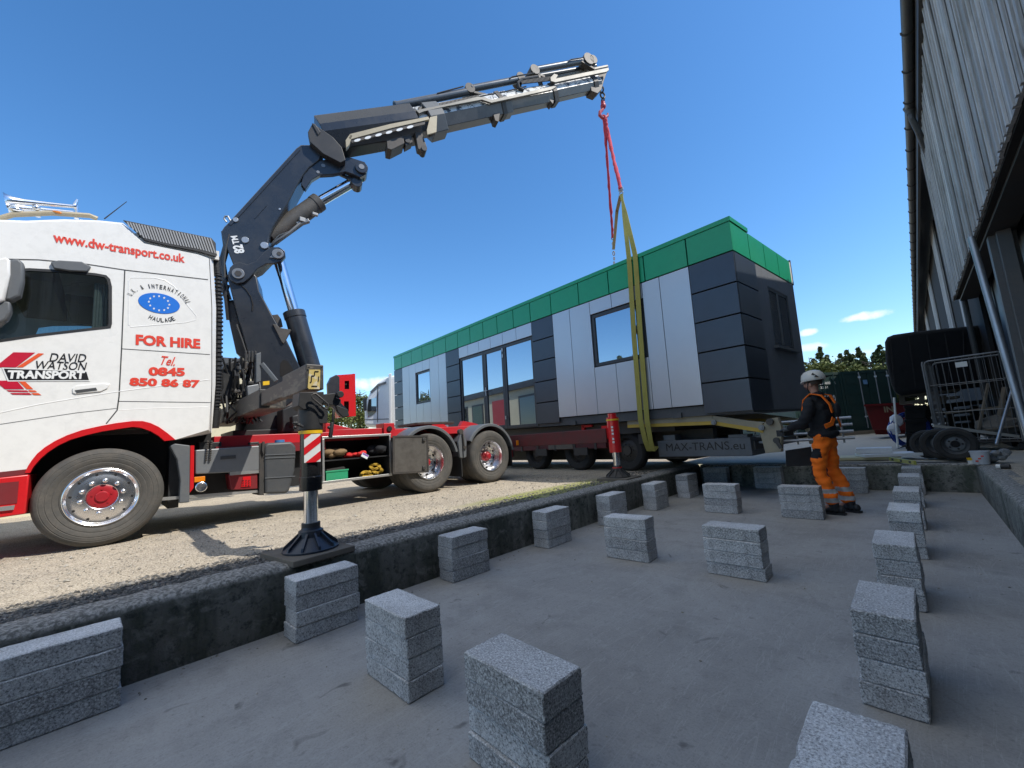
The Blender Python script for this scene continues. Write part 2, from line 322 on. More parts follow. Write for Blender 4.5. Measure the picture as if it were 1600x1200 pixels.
M['boomworn'] = mat_scuffed('worn_boom_steel', (0.60, 0.60, 0.58), (0.05, 0.055, 0.062), 0.4, 0.2, 0.50, 4.5, (1, 1, 1.6))
M['rail'] = paint('pale_boom_guard', (0.40, 0.34, 0.23), 0.5, 0.1, dirt=0.5, dirt_col=(0.22, 0.19, 0.15))
M['tyre'] = paint('tyre_rubber', (0.072, 0.069, 0.063), 0.85, dirt=0.6, dirt_col=(0.16, 0.14, 0.115), scale=6, bmp=0.1)
M['tyredark'] = paint('black_tyre_rubber', (0.02, 0.02, 0.021), 0.85, dirt=0.4, dirt_col=(0.06, 0.055, 0.05), scale=6)
M['void'] = paint('dark_interior', (0.010, 0.010, 0.011), 0.9, dirt=0.1)
M['navy'] = paint('dark_sheet_metal', (0.018, 0.024, 0.034), 0.5, dirt=0.4, dirt_col=(0.045, 0.045, 0.045), scale=1.2)
M['panel'] = paint('silver_cladding', (0.46, 0.485, 0.52), 0.34, 0.55, dirt=0.02, dirt_col=(0.3, 0.3, 0.3), bmp=0.0, scale=0.6, var=0.12)
M['paneldark'] = paint('anthracite_cladding', (0.05, 0.062, 0.082), 0.30, 0.35, dirt=0.08, dirt_col=(0.1, 0.1, 0.1), bmp=0.0, scale=0.6)
M['endwall'] = paint('anthracite_board_wall', (0.14, 0.152, 0.17), 0.6, 0.0, dirt=0.25, dirt_col=(0.11, 0.115, 0.12), scale=1.6)
M['frame'] = paint('window_frame_grey', (0.026, 0.030, 0.036), 0.4, dirt=0.05, bmp=0.0)
M['green'] = paint('green_fascia', (0.001, 0.29, 0.125), 0.34, dirt=0.05, dirt_col=(0.05, 0.2, 0.12), bmp=0.0, coat=0.2, scale=0.8)
M['gap'] = paint('shadow_gap', (0.008, 0.009, 0.010), 0.8, dirt=0.0, bmp=0.0)
M['glass'] = mat_glass('coated_glass', 0.42); M['glassdark'] = mat_glass('dark_glass', 0.04, (0.006, 0.008, 0.011))
M['cabglass'] = mat_clear('cab_glass', (0.42, 0.5, 0.5), 0.10)
M['mirrorglass'] = mat_glass('lamp_glass', 0.5)
M['yellow'] = paint('yellow_paint', (0.50, 0.33, 0.04), 0.5, dirt=0.5, dirt_col=(0.2, 0.15, 0.08))
M['cream'] = paint('cream_paint', (0.31, 0.27, 0.185), 0.55, dirt=0.4, dirt_col=(0.2, 0.17, 0.12))
M['creamwall'] = paint('cream_wall', (0.66, 0.60, 0.42), 0.8, dirt=0.2, dirt_col=(0.4, 0.36, 0.27))
M['orange'] = mat_fabric('orange_hi_vis', (1.0, 0.20, 0.006), (0.95, 0.15, 0.004), 30)
M['blackcloth'] = mat_fabric('black_cloth', (0.006, 0.0065, 0.009), (0.011, 0.012, 0.015), 40)
M['reflex'] = paint('reflective_tape', (0.52, 0.50, 0.47), 0.4, 0.2, dirt=0.2)
M['skin'] = paint('skin', (0.42, 0.22, 0.15), 0.5, dirt=0.15, dirt_col=(0.35, 0.12, 0.08), bmp=0.02)
M['helmet'] = paint('white_helmet', (0.62, 0.60, 0.54), 0.4, dirt=0.25, dirt_col=(0.3, 0.28, 0.23))
M['glove'] = mat_fabric('grey_glove', (0.05, 0.055, 0.06), (0.12, 0.125, 0.13), 25)
M['sling_y'] = mat_fabric('yellow_webbing', (0.40, 0.35, 0.07), (0.20, 0.19, 0.05), 34, (1, 1, 2.2))
M['sling_r'] = mat_fabric('red_sling', (0.62, 0.06, 0.085), (0.40, 0.03, 0.05), 30)
M['tarp'] = mat_fabric('black_tarpaulin', (0.014, 0.015, 0.018), (0.022, 0.023, 0.027), 4, rough=0.85)
M['container'] = paint('container_green', (0.018, 0.050, 0.045), 0.5, dirt=0.3, dirt_col=(0.05, 0.05, 0.04))
M['letterred'] = paint('red_vinyl', (0.72, 0.055, 0.03), 0.4, dirt=0.0, bmp=0.0)
M['letterwhite'] = paint('white_vinyl', (0.78, 0.78, 0.76), 0.4, dirt=0.1, bmp=0.0)
M['letterblack'] = paint('black_vinyl', (0.010, 0.010, 0.012), 0.4, dirt=0.0, bmp=0.0)
M['bluevinyl'] = paint('blue_vinyl', (0.010, 0.16, 0.62), 0.35, dirt=0.0, bmp=0.0)
M['crimson'] = paint('crimson_vinyl', (0.50, 0.010, 0.035), 0.35, dirt=0.0, bmp=0.0)
M['orangevinyl'] = paint('orange_vinyl', (0.75, 0.10, 0.03), 0.35, dirt=0.0, bmp=0.0)
M['curtain'] = mat_fabric('grey_curtain', (0.25, 0.27, 0.26), (0.16, 0.17, 0.17), 20)
M['amber'] = paint('amber_lens', (0.75, 0.22, 0.01), 0.25, dirt=0.1, bmp=0.0)
M['wood'] = paint('weathered_timber', (0.20, 0.165, 0.125), 0.8, dirt=0.4, dirt_col=(0.09, 0.08, 0.065), scale=5, bmp=0.2)
M['ply'] = paint('dirty_plywood', (0.15, 0.13, 0.105), 0.85, dirt=0.5, dirt_col=(0.06, 0.055, 0.05), scale=4, bmp=0.15)
M['foam'] = paint('white_foam', (0.74, 0.76, 0.78), 0.8, dirt=0.1)
M['foamedge'] = paint('cream_foam_edge', (0.60, 0.55, 0.36), 0.85, dirt=0.1)
M['tool'] = paint('tool_tray_green', (0.02, 0.30, 0.14), 0.5, dirt=0.1)
M['bluepipe'] = paint('blue_pipe', (0.01, 0.05, 0.30), 0.35, dirt=0.15)
M['bluecap'] = paint('blue_cap', (0.05, 0.16, 0.36), 0.4, dirt=0.1)
M['plasticwrap'] = paint('white_polythene', (0.6, 0.62, 0.66), 0.2, dirt=0.15, scale=8)
M['bag'] = mat_fabric('brown_canvas', (0.27, 0.18, 0.09), (0.16, 0.10, 0.05), 30)
M['ratchet'] = mat_fabric('ratchet_yellow', (0.50, 0.33, 0.03), (0.34, 0.2, 0.02), 30)
M['redcloth'] = mat_fabric('red_cloth', (0.70, 0.03, 0.025), (0.5, 0.015, 0.015), 30)
M['mesh_rust'] = paint('rusty_wire', (0.16, 0.13, 0.115), 0.6, 0.3, dirt=0.5, dirt_col=(0.14, 0.08, 0.05))
M['skip'] = paint('skip_red', (0.16, 0.016, 0.018), 0.55, dirt=0.45, dirt_col=(0.06, 0.035, 0.03))
M['label'] = mat_scuffed('worn_yellow_label', (0.52, 0.40, 0.13), (0.58, 0.52, 0.38), 0.5, 0, 0.52, 16)
M['trunk'] = paint('bark', (0.075, 0.06, 0.048), 0.9, dirt=0.3, dirt_col=(0.03, 0.03, 0.025), scale=4, bmp=0.3)
M['leafA'] = mat_leaf('conifer_needles', (0.062, 0.085, 0.030), (0.125, 0.135, 0.05))
M['leafB'] = mat_leaf('spring_leaves', (0.10, 0.125, 0.035), (0.16, 0.17, 0.05))
M['reddoor'] = paint('red_door_paint', (0.42, 0.03, 0.035), 0.4, dirt=0.1)

# ------------------------------------------------------------------ mesh helpers
def tag(o, label=None, cat=None, group=None, kind=None):
    if label: o['label'] = label
    if cat: o['category'] = cat
    if group: o['group'] = group
    if kind: o['kind'] = kind
    return o
def thing(name, label, cat, loc=(0, 0, 0), rz=0.0, group=None):
    o = bpy.data.objects.new(name, None); COL.objects.link(o); o.empty_display_size = 0.2
    o.location = loc; o.rotation_euler = (0, 0, rz)
    return tag(o, label, cat, group)
def root_off(o):
    v = Vector((0, 0, 0))
    while o is not None: v += Vector(o.location); o = o.parent
    return v
def frame3(d):
    d = Vector(d).normalized(); a = Vector((0, 0, 1)) if abs(d.z) < 0.95 else Vector((1, 0, 0))
    x = a.cross(d).normalized(); return x, d.cross(x), d
class MB:
    """gathers shapes (in world metres) and links them as ONE mesh object"""
    def __init__(s): s.bm = bmesh.new(); s.mi = 0
    def face(s, vs):
        try: f = s.bm.faces.new(vs); f.material_index = s.mi; return f
        except ValueError: return None
    def quad(s, *p): return s.face([s.bm.verts.new(Vector(q)) for q in p])
    def box(s, c, size, rot=None):
        c = Vector(c); h = Vector(size)/2; v = []
        for z in (-1, 1):
            for y in (-1, 1):
                for x in (-1, 1):
                    q = Vector((x*h.x, y*h.y, z*h.z))
                    if rot is not None: q = rot @ q
                    v.append(s.bm.verts.new(c+q))
        for f in ((0, 2, 3, 1), (4, 5, 7, 6), (0, 1, 5, 4), (2, 6, 7, 3), (0, 4, 6, 2), (1, 3, 7, 5)): s.face([v[i] for i in f])
        return s
    def span(s, a, b):                                     # box from corner to corner
        a, b = Vector(a), Vector(b); return s.box((a+b)/2, [abs(q) for q in (b-a)])
    def bar(s, a, b, wd, ht, up=(0, 0, 1)):                # box beam from a to b
        a, b = Vector(a), Vector(b); d = b-a; L = d.length
        if L < 1e-6: return s
        d.normalize(); sd_ = d.cross(Vector(up))
        if sd_.length < 1e-4: sd_ = d.cross(Vector((1, 0, 0)))
        sd_.normalize(); u = sd_.cross(d); rot = Matrix((sd_, d, u)).transposed()
        return s.box((a+b)/2, (wd, L, ht), rot)
    def prism(s, pts, vec):                                # planar outline pushed along vec
        vec = Vector(vec); a = [s.bm.verts.new(Vector(q)) for q in pts]; b = [s.bm.verts.new(Vector(q)+vec) for q in pts]
        n = len(a); s.face(a[::-1]); s.face(b)
        for i in range(n): s.face([a[i], a[(i+1) % n], b[(i+1) % n], b[i]])
        return s
    def cyl(s, a, b, r0, r1=None, n=20, cap=True):
        a, b = Vector(a), Vector(b); r1 = r0 if r1 is None else r1; x, y, d = frame3(b-a)
        A = []; B = []
        for i in range(n):
            t = 2*math.pi*i/n; u = x*math.cos(t)+y*math.sin(t)
            A.append(s.bm.verts.new(a+u*r0)); B.append(s.bm.verts.new(b+u*r1))
        for i in range(n): s.face([A[i], A[(i+1) % n], B[(i+1) % n], B[i]])
        if cap: s.face(A[::-1]); s.face(B)
        return s
    def tube(s, pts, r, n=8, cap=True):
        pts = [Vector(q) for q in pts]; rings = []; px_ = None
        for i, q in enumerate(pts):
            d = (pts[min(i+1, len(pts)-1)]-pts[max(i-1, 0)])
            d = d.normalized() if d.length > 1e-9 else Vector((0, 0, 1))
            if px_ is None: x, y, _ = frame3(d)
            else:
                x = px_ - d*px_.dot(d)
                x = x.normalized() if x.length > 1e-6 else frame3(d)[0]
                y = d.cross(x)
            px_ = x; rr = r[i] if isinstance(r, (list, tuple)) else r
            rings.append([s.bm.verts.new(q+(x*math.cos(2*math.pi*k/n)+y*math.sin(2*math.pi*k/n))*rr) for k in range(n)])
        for A, B in zip(rings, rings[1:]):
            for k in range(n): s.face([A[k], A[(k+1) % n], B[(k+1) % n], B[k]])
        if cap: s.face(rings[0][::-1]); s.face(rings[-1])
        return s
    def lathe(s, prof, o=(0, 0, 0), axis=(1, 0, 0), n=48):  # prof: (radius, distance along axis)
        o = Vector(o); x, y, d = frame3(axis); rings = []
        for r, h in prof:
            rings.append([s.bm.verts.new(o+d*h+(x*math.cos(2*math.pi*k/n)+y*math.sin(2*math.pi*k/n))*r) for k in range(n)] if r > 1e-5 else [s.bm.verts.new(o+d*h)])
        for A, B in zip(rings, rings[1:]):
            for k in range(n):
                k2 = (k+1) % n
                if len(A) == 1 and len(B) == 1: continue
                if len(A) == 1: s.face([A[0], B[k2], B[k]])
                elif len(B) == 1: s.face([A[k], A[k2], B[0]])
                else: s.face([A[k], A[k2], B[k2], B[k]])
        return s
    def ball(s, c, r, sub=2, sq=(1, 1, 1), jit=0.0):
        g = bmesh.ops.create_icosphere(s.bm, subdivisions=sub, radius=1)
        for v in g['verts']:
            k = 1+random.uniform(-jit, jit)
            v.co = Vector(c)+Vector((v.co.x*sq[0], v.co.y*sq[1], v.co.z*sq[2]))*r*k
        for f in {f for v in g['verts'] for f in v.link_faces}: f.material_index = s.mi
        return s
    def build(s, name, mat, parent=None, smooth=35, bevel=0.0, seg=2, loc=None, label=None):
        bm = s.bm
        bmesh.ops.recalc_face_normals(bm, faces=bm.faces)
        off = root_off(parent) if loc is None else Vector((0, 0, 0))
        if off.length: bmesh.ops.translate(bm, verts=bm.verts, vec=-off)
        me = bpy.data.meshes.new(name); bm.to_mesh(me); bm.free()
        for q in (mat if isinstance(mat, (list, tuple)) else [mat]): me.materials.append(q)
        if smooth:
            me.polygons.foreach_set('use_smooth', [True]*len(me.polygons)); me.set_sharp_from_angle(angle=R(smooth))
        o = bpy.data.objects.new(name, me); COL.objects.link(o); o.parent = parent
        if loc is not None: o.location = loc
        if bevel:
            b = o.modifiers.new('bevel', 'BEVEL'); b.width = bevel; b.segments = seg; b.limit_method = 'ANGLE'; b.angle_limit = R(40)
        if label: o['label'] = label
        return o
def copy_tree(o, parent=None):
    c = o.copy(); COL.objects.link(c); c.parent = parent
    for ch in o.children: copy_tree(ch, c)
    return c
def inset(pts, d):
    """2-D outline moved inward by d"""
    n = len(pts); A = sum(pts[i][0]*pts[(i+1) % n][1]-pts[(i+1) % n][0]*pts[i][1] for i in range(n)); sg = 1 if A > 0 else -1
    out = []
    for i in range(n):
        p0, p1, p2 = Vector(pts[i-1]), Vector(pts[i]), Vector(pts[(i+1) % n])
        e1 = (p1-p0).normalized(); e2 = (p2-p1).normalized()
        n1 = Vector((-e1.y, e1.x))*sg; n2 = Vector((-e2.y, e2.x))*sg
        k = max(0.35, 1+n1.dot(n2)); out.append(tuple(p1+(n1+n2)*(d/k)))
    return out
def sheet_with_holes(mb, outer, holes, to3):
    """flat face with openings: to3 maps outline points (2-D) to world"""
    bm = mb.bm; edges = []
    for loop in [outer]+holes:
        vs = [bm.verts.new(to3(q)) for q in loop]
        for i in range(len(vs)): edges.append(bm.edges.new((vs[i], vs[(i+1) % len(vs)])))
    r = bmesh.ops.triangle_fill(bm, use_beauty=True, use_dissolve=False, edges=edges)
    for f in r['geom']:
        if isinstance(f, bmesh.types.BMFace): f.material_index = mb.mi
def text_mesh(s, bold=0.0, shear=0.0, spacing=1.0):
    cu = bpy.data.curves.new('lettering', 'FONT'); cu.body = s; cu.offset = bold; cu.shear = shear; cu.space_character = spacing
    cu.resolution_u = 3
    o = bpy.data.objects.new('lettering', cu); COL.objects.link(o)
    dg = bpy.context.evaluated_depsgraph_get(); me = bpy.data.meshes.new_from_object(o.evaluated_get(dg))
    bpy.data.objects.remove(o); bpy.data.curves.remove(cu)
    vs = [v.co.copy() for v in me.vertices]; fs = [tuple(q.vertices) for q in me.polygons]; bpy.data.meshes.remove(me)
    return vs, fs
def put_text(mb, s, o, ex, ey, wd, ht, bold=0.0, shear=0.0, spacing=1.0, nrm=None, proud=0.004):
    """lettering whose box is wd x ht, lower-left corner at o"""
    vs, fs = text_mesh(s, bold, shear, spacing)
    x0 = min(v.x for v in vs); x1 = max(v.x for v in vs); y0 = min(v.y for v in vs); y1 = max(v.y for v in vs)
    ex, ey, o = Vector(ex).normalized(), Vector(ey).normalized(), Vector(o)
    n = Vector(nrm).normalized() if nrm is not None else ex.cross(ey).normalized()
    bv = [mb.bm.verts.new(o+ex*((v.x-x0)/(x1-x0)*wd)+ey*((v.y-y0)/(y1-y0)*ht)+n*proud) for v in vs]
    for f in fs: mb.face([bv[i] for i in f])
def lerp(a, b, t): return a+(b-a)*t
# ================================================================== SETTING
def build_ground():
    hx0, hx1, hy0, hy1 = -3.66, 0.66, -7.0, 9.4
    mb = MB(); B = 900
    xs = [-B, hx0, hx1, B]; ys = [-B, hy0, hy1, B]
    for i in range(3):
        for j in range(3):
            if i == 1 and j == 1: continue
            q = [pad(xs[i], ys[j], GZ-0.015), pad(xs[i+1], ys[j], GZ-0.015), pad(xs[i+1], ys[j+1], GZ-0.015), pad(xs[i], ys[j+1], GZ-0.015)]
            mb.quad(*q)
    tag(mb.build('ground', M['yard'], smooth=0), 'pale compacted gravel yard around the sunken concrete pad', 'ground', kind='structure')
    mb = MB(); mb.quad(pad(-4.2, -7.5), pad(1.2, -7.5), pad(1.2, 9.8), pad(-4.2, 9.8))
    tag(mb.build('floor_slab', M['slab'], smooth=0), 'sunken grey concrete slab floor with stains and scuffs', 'slab', kind='structure')
build_ground()

def wall_run(x0, x1, y0, y1, ztop, n, axis, jit, mats, name, label):
    """cast wall with a chipped top edge; axis 'y' runs along the pad, 'x' across it"""
    mb = MB(); rows = []
    rnd = random.Random(3)
    for i in range(n+1):
        t = i/n; r = []
        a = lambda: rnd.uniform(-jit, jit); sx = 1 if x1 > x0 else -1
        if axis == 'y':
            y = lerp(y0, y1, t)
            prof = [(x0, -0.05), (x0, ztop-0.05+a()*0.5), (x0+sx*(0.012+abs(a())*0.6), ztop-0.022+a()*0.5), (x0+sx*(0.045+abs(a())), ztop+a()*0.3), ((x0+x1)/2, ztop+a()*0.25), (x1-sx*(0.045+abs(a())), ztop+a()*0.3), (x1-sx*0.012, ztop-0.03+a()*0.4), (x1, ztop-0.06), (x1, -0.05)]
            r = [mb.bm.verts.new(pad(px, y, pz)) for px, pz in prof]
        else:
            x = lerp(x0, x1, t)
            prof = [(y0, -0.05), (y0, ztop-0.05+a()*0.5), (y0+0.012+abs(a())*0.6, ztop-0.022), (y0+0.04+abs(a()), ztop+a()*0.3), ((y0+y1)/2, ztop), (y1, ztop), (y1, -0.05)]
            r = [mb.bm.verts.new(pad(x, py, pz)) for py, pz in prof]
        rows.append(r)
    for A, B in zip(rows, rows[1:]):
        for k in range(len(A)-1): mb.face([A[k], B[k], B[k+1], A[k+1]])
    mb.face(rows[0]); mb.face(rows[-1][::-1])
    o = mb.build(name, mats, smooth=40)
    return tag(o, label, 'wall')
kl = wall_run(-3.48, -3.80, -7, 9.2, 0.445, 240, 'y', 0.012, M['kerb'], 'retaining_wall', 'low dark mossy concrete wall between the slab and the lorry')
pp = MB()
q = [pad(-3.476, 4.36, 0.0), pad(-3.476, 5.22, 0.0), pad(-3.476, 5.22, 0.40), pad(-3.476, 4.36, 0.40)]
pp.prism(q, pad(0, 0)-pad(0.03, 0))
pp.build('repair_panel', M['kerb2'], kl, smooth=0, label='paler bare section of the low wall')
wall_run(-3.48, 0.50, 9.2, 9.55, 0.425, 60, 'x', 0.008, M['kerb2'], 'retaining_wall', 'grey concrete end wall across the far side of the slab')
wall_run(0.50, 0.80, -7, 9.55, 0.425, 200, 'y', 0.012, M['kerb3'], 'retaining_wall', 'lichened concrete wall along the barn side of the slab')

def stones():
    rnd = random.Random(11); mb = MB(); bm = mb.bm
    def stone(x, y, r):
        c = Vector((x, y, GZ-0.015+r*0.25)); sx, sy, sz = rnd.uniform(.7, 1.5), rnd.uniform(.6, 1.1), rnd.uniform(.4, .8); a = rnd.uniform(0, 6.3)
        ca, sa = math.cos(a), math.sin(a); vs = []
        for d in ((1, 0, 0), (0, 1, 0), (-1, 0, 0), (0, -1, 0), (0.1, 0.1, 1), (0, 0, -1)):
            k = rnd.uniform(.75, 1.15); q = Vector((d[0]*sx*k, d[1]*sy*k, d[2]*sz))*r
            vs.append(bm.verts.new(c+Vector((q.x*ca-q.y*sa, q.x*sa+q.y*ca, q.z))))
        for i in range(4): mb.face([vs[i], vs[(i+1) % 4], vs[4]]); mb.face([vs[(i+1) % 4], vs[i], vs[5]])
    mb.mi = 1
    for i in range(6000):                         # loose stone swept up against the wall, coloured darker for its shaded strip
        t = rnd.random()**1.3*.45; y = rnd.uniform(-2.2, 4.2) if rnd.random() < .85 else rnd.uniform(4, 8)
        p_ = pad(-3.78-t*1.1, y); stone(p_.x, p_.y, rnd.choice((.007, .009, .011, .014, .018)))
    mb.mi = 0
    for i in range(6000):
        p_ = pad(rnd.uniform(-6.6, -3.9), rnd.uniform(-2.5, 7)); stone(p_.x, p_.y, rnd.choice((.005, .006, .008, .010)))
    for i in range(260):                          # bigger stones and clods here and there
        p_ = pad(rnd.uniform(-6.4, -3.85), rnd.uniform(-2.2, 6.5)); stone(p_.x, p_.y, rnd.uniform(.014, .026))
    gz = GZ
    for i in range(520):                          # grit and block crumbs on the slab, thicker along the wall foot
        if rnd.random() < .5: x, y = -3.46+abs(rnd.gauss(0, .10)), rnd.uniform(-1.5, 9)
        else: x, y = rnd.uniform(-3.4, .45), rnd.uniform(.2, 9)
        p_ = pad(x, y); n0 = len(bm.verts); stone(p_.x, p_.y, rnd.choice((.003, .004, .005, .007, .010)))
        bm.verts.ensure_lookup_table()
        for v in bm.verts[n0:]: v.co.z -= GZ-0.015
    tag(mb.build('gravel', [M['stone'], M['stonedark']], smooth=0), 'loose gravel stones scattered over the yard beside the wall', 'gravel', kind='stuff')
mS, tS, bS = new_mat('loose_stone')
nS = noise(tS, 22, 2, 0.5)
tS.links.new(ramp(tS, nS.outputs[0], [(0.3, (0.13, 0.12, 0.105)), (0.5, (0.30, 0.27, 0.22)), (0.7, (0.46, 0.43, 0.38))]), bS.inputs['Base Color']); bS.inputs['Roughness'].default_value = 0.9
M['stone'] = mS
mS, tS, bS = new_mat('shade_strip_stone')  # darker copy of the loose stone, painting shade into the wall-side strip
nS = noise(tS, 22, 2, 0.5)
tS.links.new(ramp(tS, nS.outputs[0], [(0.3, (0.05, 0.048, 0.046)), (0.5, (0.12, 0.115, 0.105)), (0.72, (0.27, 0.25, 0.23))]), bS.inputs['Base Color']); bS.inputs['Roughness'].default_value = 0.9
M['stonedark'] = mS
stones()

# ================================================================== BLOCK STACKS
BL, BW, BH = 0.447, 0.217, 0.10
def block_mesh():
    meshes = []
    for k in range(9):
        rnd = random.Random(50+k); bm = bmesh.new()
        bmesh.ops.create_cube(bm, size=1)
        bmesh.ops.scale(bm, verts=bm.verts, vec=(BL, BW, BH-0.002))
        bmesh.ops.bevel(bm, geom=list(bm.edges), offset=0.005, segments=1, affect='EDGES')
        bmesh.ops.subdivide_edges(bm, edges=[e for e in bm.edges if e.calc_length() > 0.05], cuts=12, use_grid_fill=True)
        for v in bm.verts:
            edge = sum((abs(abs(v.co.x)-BL/2) < .006, abs(abs(v.co.y)-BW/2) < .006, abs(abs(v.co.z)-BH/2) < .006))
            a = 0.0007 if edge < 2 else 0.0020
            v.co += Vector((rnd.uniform(-a, a), rnd.uniform(-a, a), rnd.uniform(-a, a)*0.5))
            if edge >= 2 and rnd.random() < .08: v.co *= 1-rnd.uniform(.003, .009)
        for _ in range(2):                                   # knocked corners and arrises
            q = rnd.choice([v for v in bm.verts if sum((abs(abs(v.co.x)-BL/2) < .009, abs(abs(v.co.y)-BW/2) < .009, abs(abs(v.co.z)-BH/2) < .009)) >= 2]).co.copy(); rr = rnd.uniform(.010, .022)
            for v in bm.verts:
                d = (v.co-q).length
                if d < rr: v.co -= Vector((math.copysign(1, v.co.x)*.35, math.copysign(1, v.co.y)*.6, math.copysign(1, v.co.z)))*(rr-d)*rnd.uniform(.2, .4)
        bmesh.ops.recalc_face_normals(bm, faces=bm.faces)
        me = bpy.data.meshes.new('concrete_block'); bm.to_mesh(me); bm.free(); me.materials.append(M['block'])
        me.polygons.foreach_set('use_smooth', [True]*len(me.polygons)); me.set_sharp_from_angle(angle=R(30)); meshes.append(me)
    return meshes
BM = block_mesh()
def stack(cx, cy, ang, where, n=4, base=0.0):
    """n blocks laid flat; every block is an object of its own"""
    rnd = random.Random(int(cx*1000+cy*77))
    words = {4: ['lowest', 'second', 'third', 'top'], 3: ['lowest', 'middle', 'top']}[n]
    for i in range(n):
        o = bpy.data.objects.new('concrete_block', BM[rnd.randrange(9)]); COL.objects.link(o)
        j = 0.006 if i < n-1 else 0.005
        o.location = (cx+rnd.uniform(-j, j), cy+rnd.uniform(-j, j), base+BH*(i+0.5)+0.001)
        o.rotation_euler = (0, 0, ang+rnd.uniform(-.017, .017)+(math.pi if rnd.random() < .5 else 0))
        tag(o, '%s grey block of the stack %s' % (words[i], where), 'concrete block', 'grey concrete blocks stacked on the slab')
def from_corner(px, py, a, b, ang, z=0.4):
    """centre of a stack whose surveyed top corner lies at local offset (a, b) from the centre"""
    c = on_z(px, py, z); ca, sa = math.cos(ang), math.sin(ang)
    return c.x-(a*ca-b*sa), c.y-(a*sa+b*ca)
ALONG, ACROSS = R(91.8), R(1.8)
hl, hw = BL/2, BW/2
# against the low wall on the left, near to far  (ALONG: long side runs away from the camera; local +y then points to -X)
c = from_corner(193.3, 979, hl, -hw, ALONG); stack(*c, ALONG, 'at the left frame edge against the low wall')
stack(c[0]-BL*math.cos(ALONG)*1.008, c[1]-BL*math.sin(ALONG)*1.008, ALONG, 'cut off by the left frame edge, beyond the first')
stack(*from_corner(462.6, 909, -hl, -hw, R(93)), R(93), 'against the low wall below the black outrigger foot')
stack(*from_corner(705.6, 840.4, -hl, -hw, ALONG), ALONG, 'against the low wall, third along from the left edge')
stack(*from_corner(852.8, 801.2, -hl, -hw, ALONG), ALONG, 'beside the paler section of the low wall')
stack(*from_corner(951.9, 775.2, -hl, -hw, ALONG), ALONG, 'just beyond the paler section of the low wall')
stack(*from_corner(1021.8, 757, -hl, -hw, ALONG), ALONG, 'against the low wall past the red outrigger foot')
stack(*from_corner(1074, 742.8, -hl, -hw, ALONG), ALONG, 'in the far left corner of the slab')
# two staggered rows in the middle
stack(*from_corner(848, 1084, hl, -hw, R(-1.0)), R(-1.0), 'in the bottom middle, nearest the camera')
stack(*from_corner(634.3, 966.7, hl, -hw, ACROSS), ACROSS, 'standing free left of the nearest one')
stack(*from_corner(1007.2, 812.6, hl, -hw, R(5)), R(5), 'whose faces are pale and crumbly, mid slab left')
stack(*from_corner(1185.6, 829, hl, -hw, ACROSS), ACROSS, 'with a dark speckled top course in the middle')
stack(*from_corner(1148, 758, hl, -hw, ACROSS), ACROSS, 'behind the dark speckled one, under the trailer tail')
stack(*from_corner(1279.4, 761.5, hl, -hw, ACROSS), ACROSS, 'right in front of the worker')
# against the far wall
stack(*from_corner(1134, 731, hl, -hw, ACROSS), ACROSS, 'in deep shade under the trailer at the far wall')
stack(*from_corner(1218.4, 730, hl, -hw, ACROSS), ACROSS, 'at the far wall left of the worker')
stack(*from_corner(1351, 731.5, hl, -hw, ACROSS), ACROSS, 'at the far wall right of the worker')
# the straight row beside the barn, near to far
stack(*from_corner(1420.4, 1141, hl, -hw, ALONG), ALONG, 'cropped by the bottom edge on the right')
for px, py, wh in ((1428.9, 969.9, 'tall and nearest in the barn-side row'), (1431.3, 855.3, 'second in the barn-side row'), (1436.9, 799.7, 'third in the barn-side row'),
                   (1436.9, 768.6, 'fourth in the barn-side row'), (1437.6, 745, 'fifth in the barn-side row'), (1439, 731.5, 'last in the barn-side row by the far wall')):
    stack(*from_corner(px, py, -hl, -hw, ALONG), ALONG, wh)

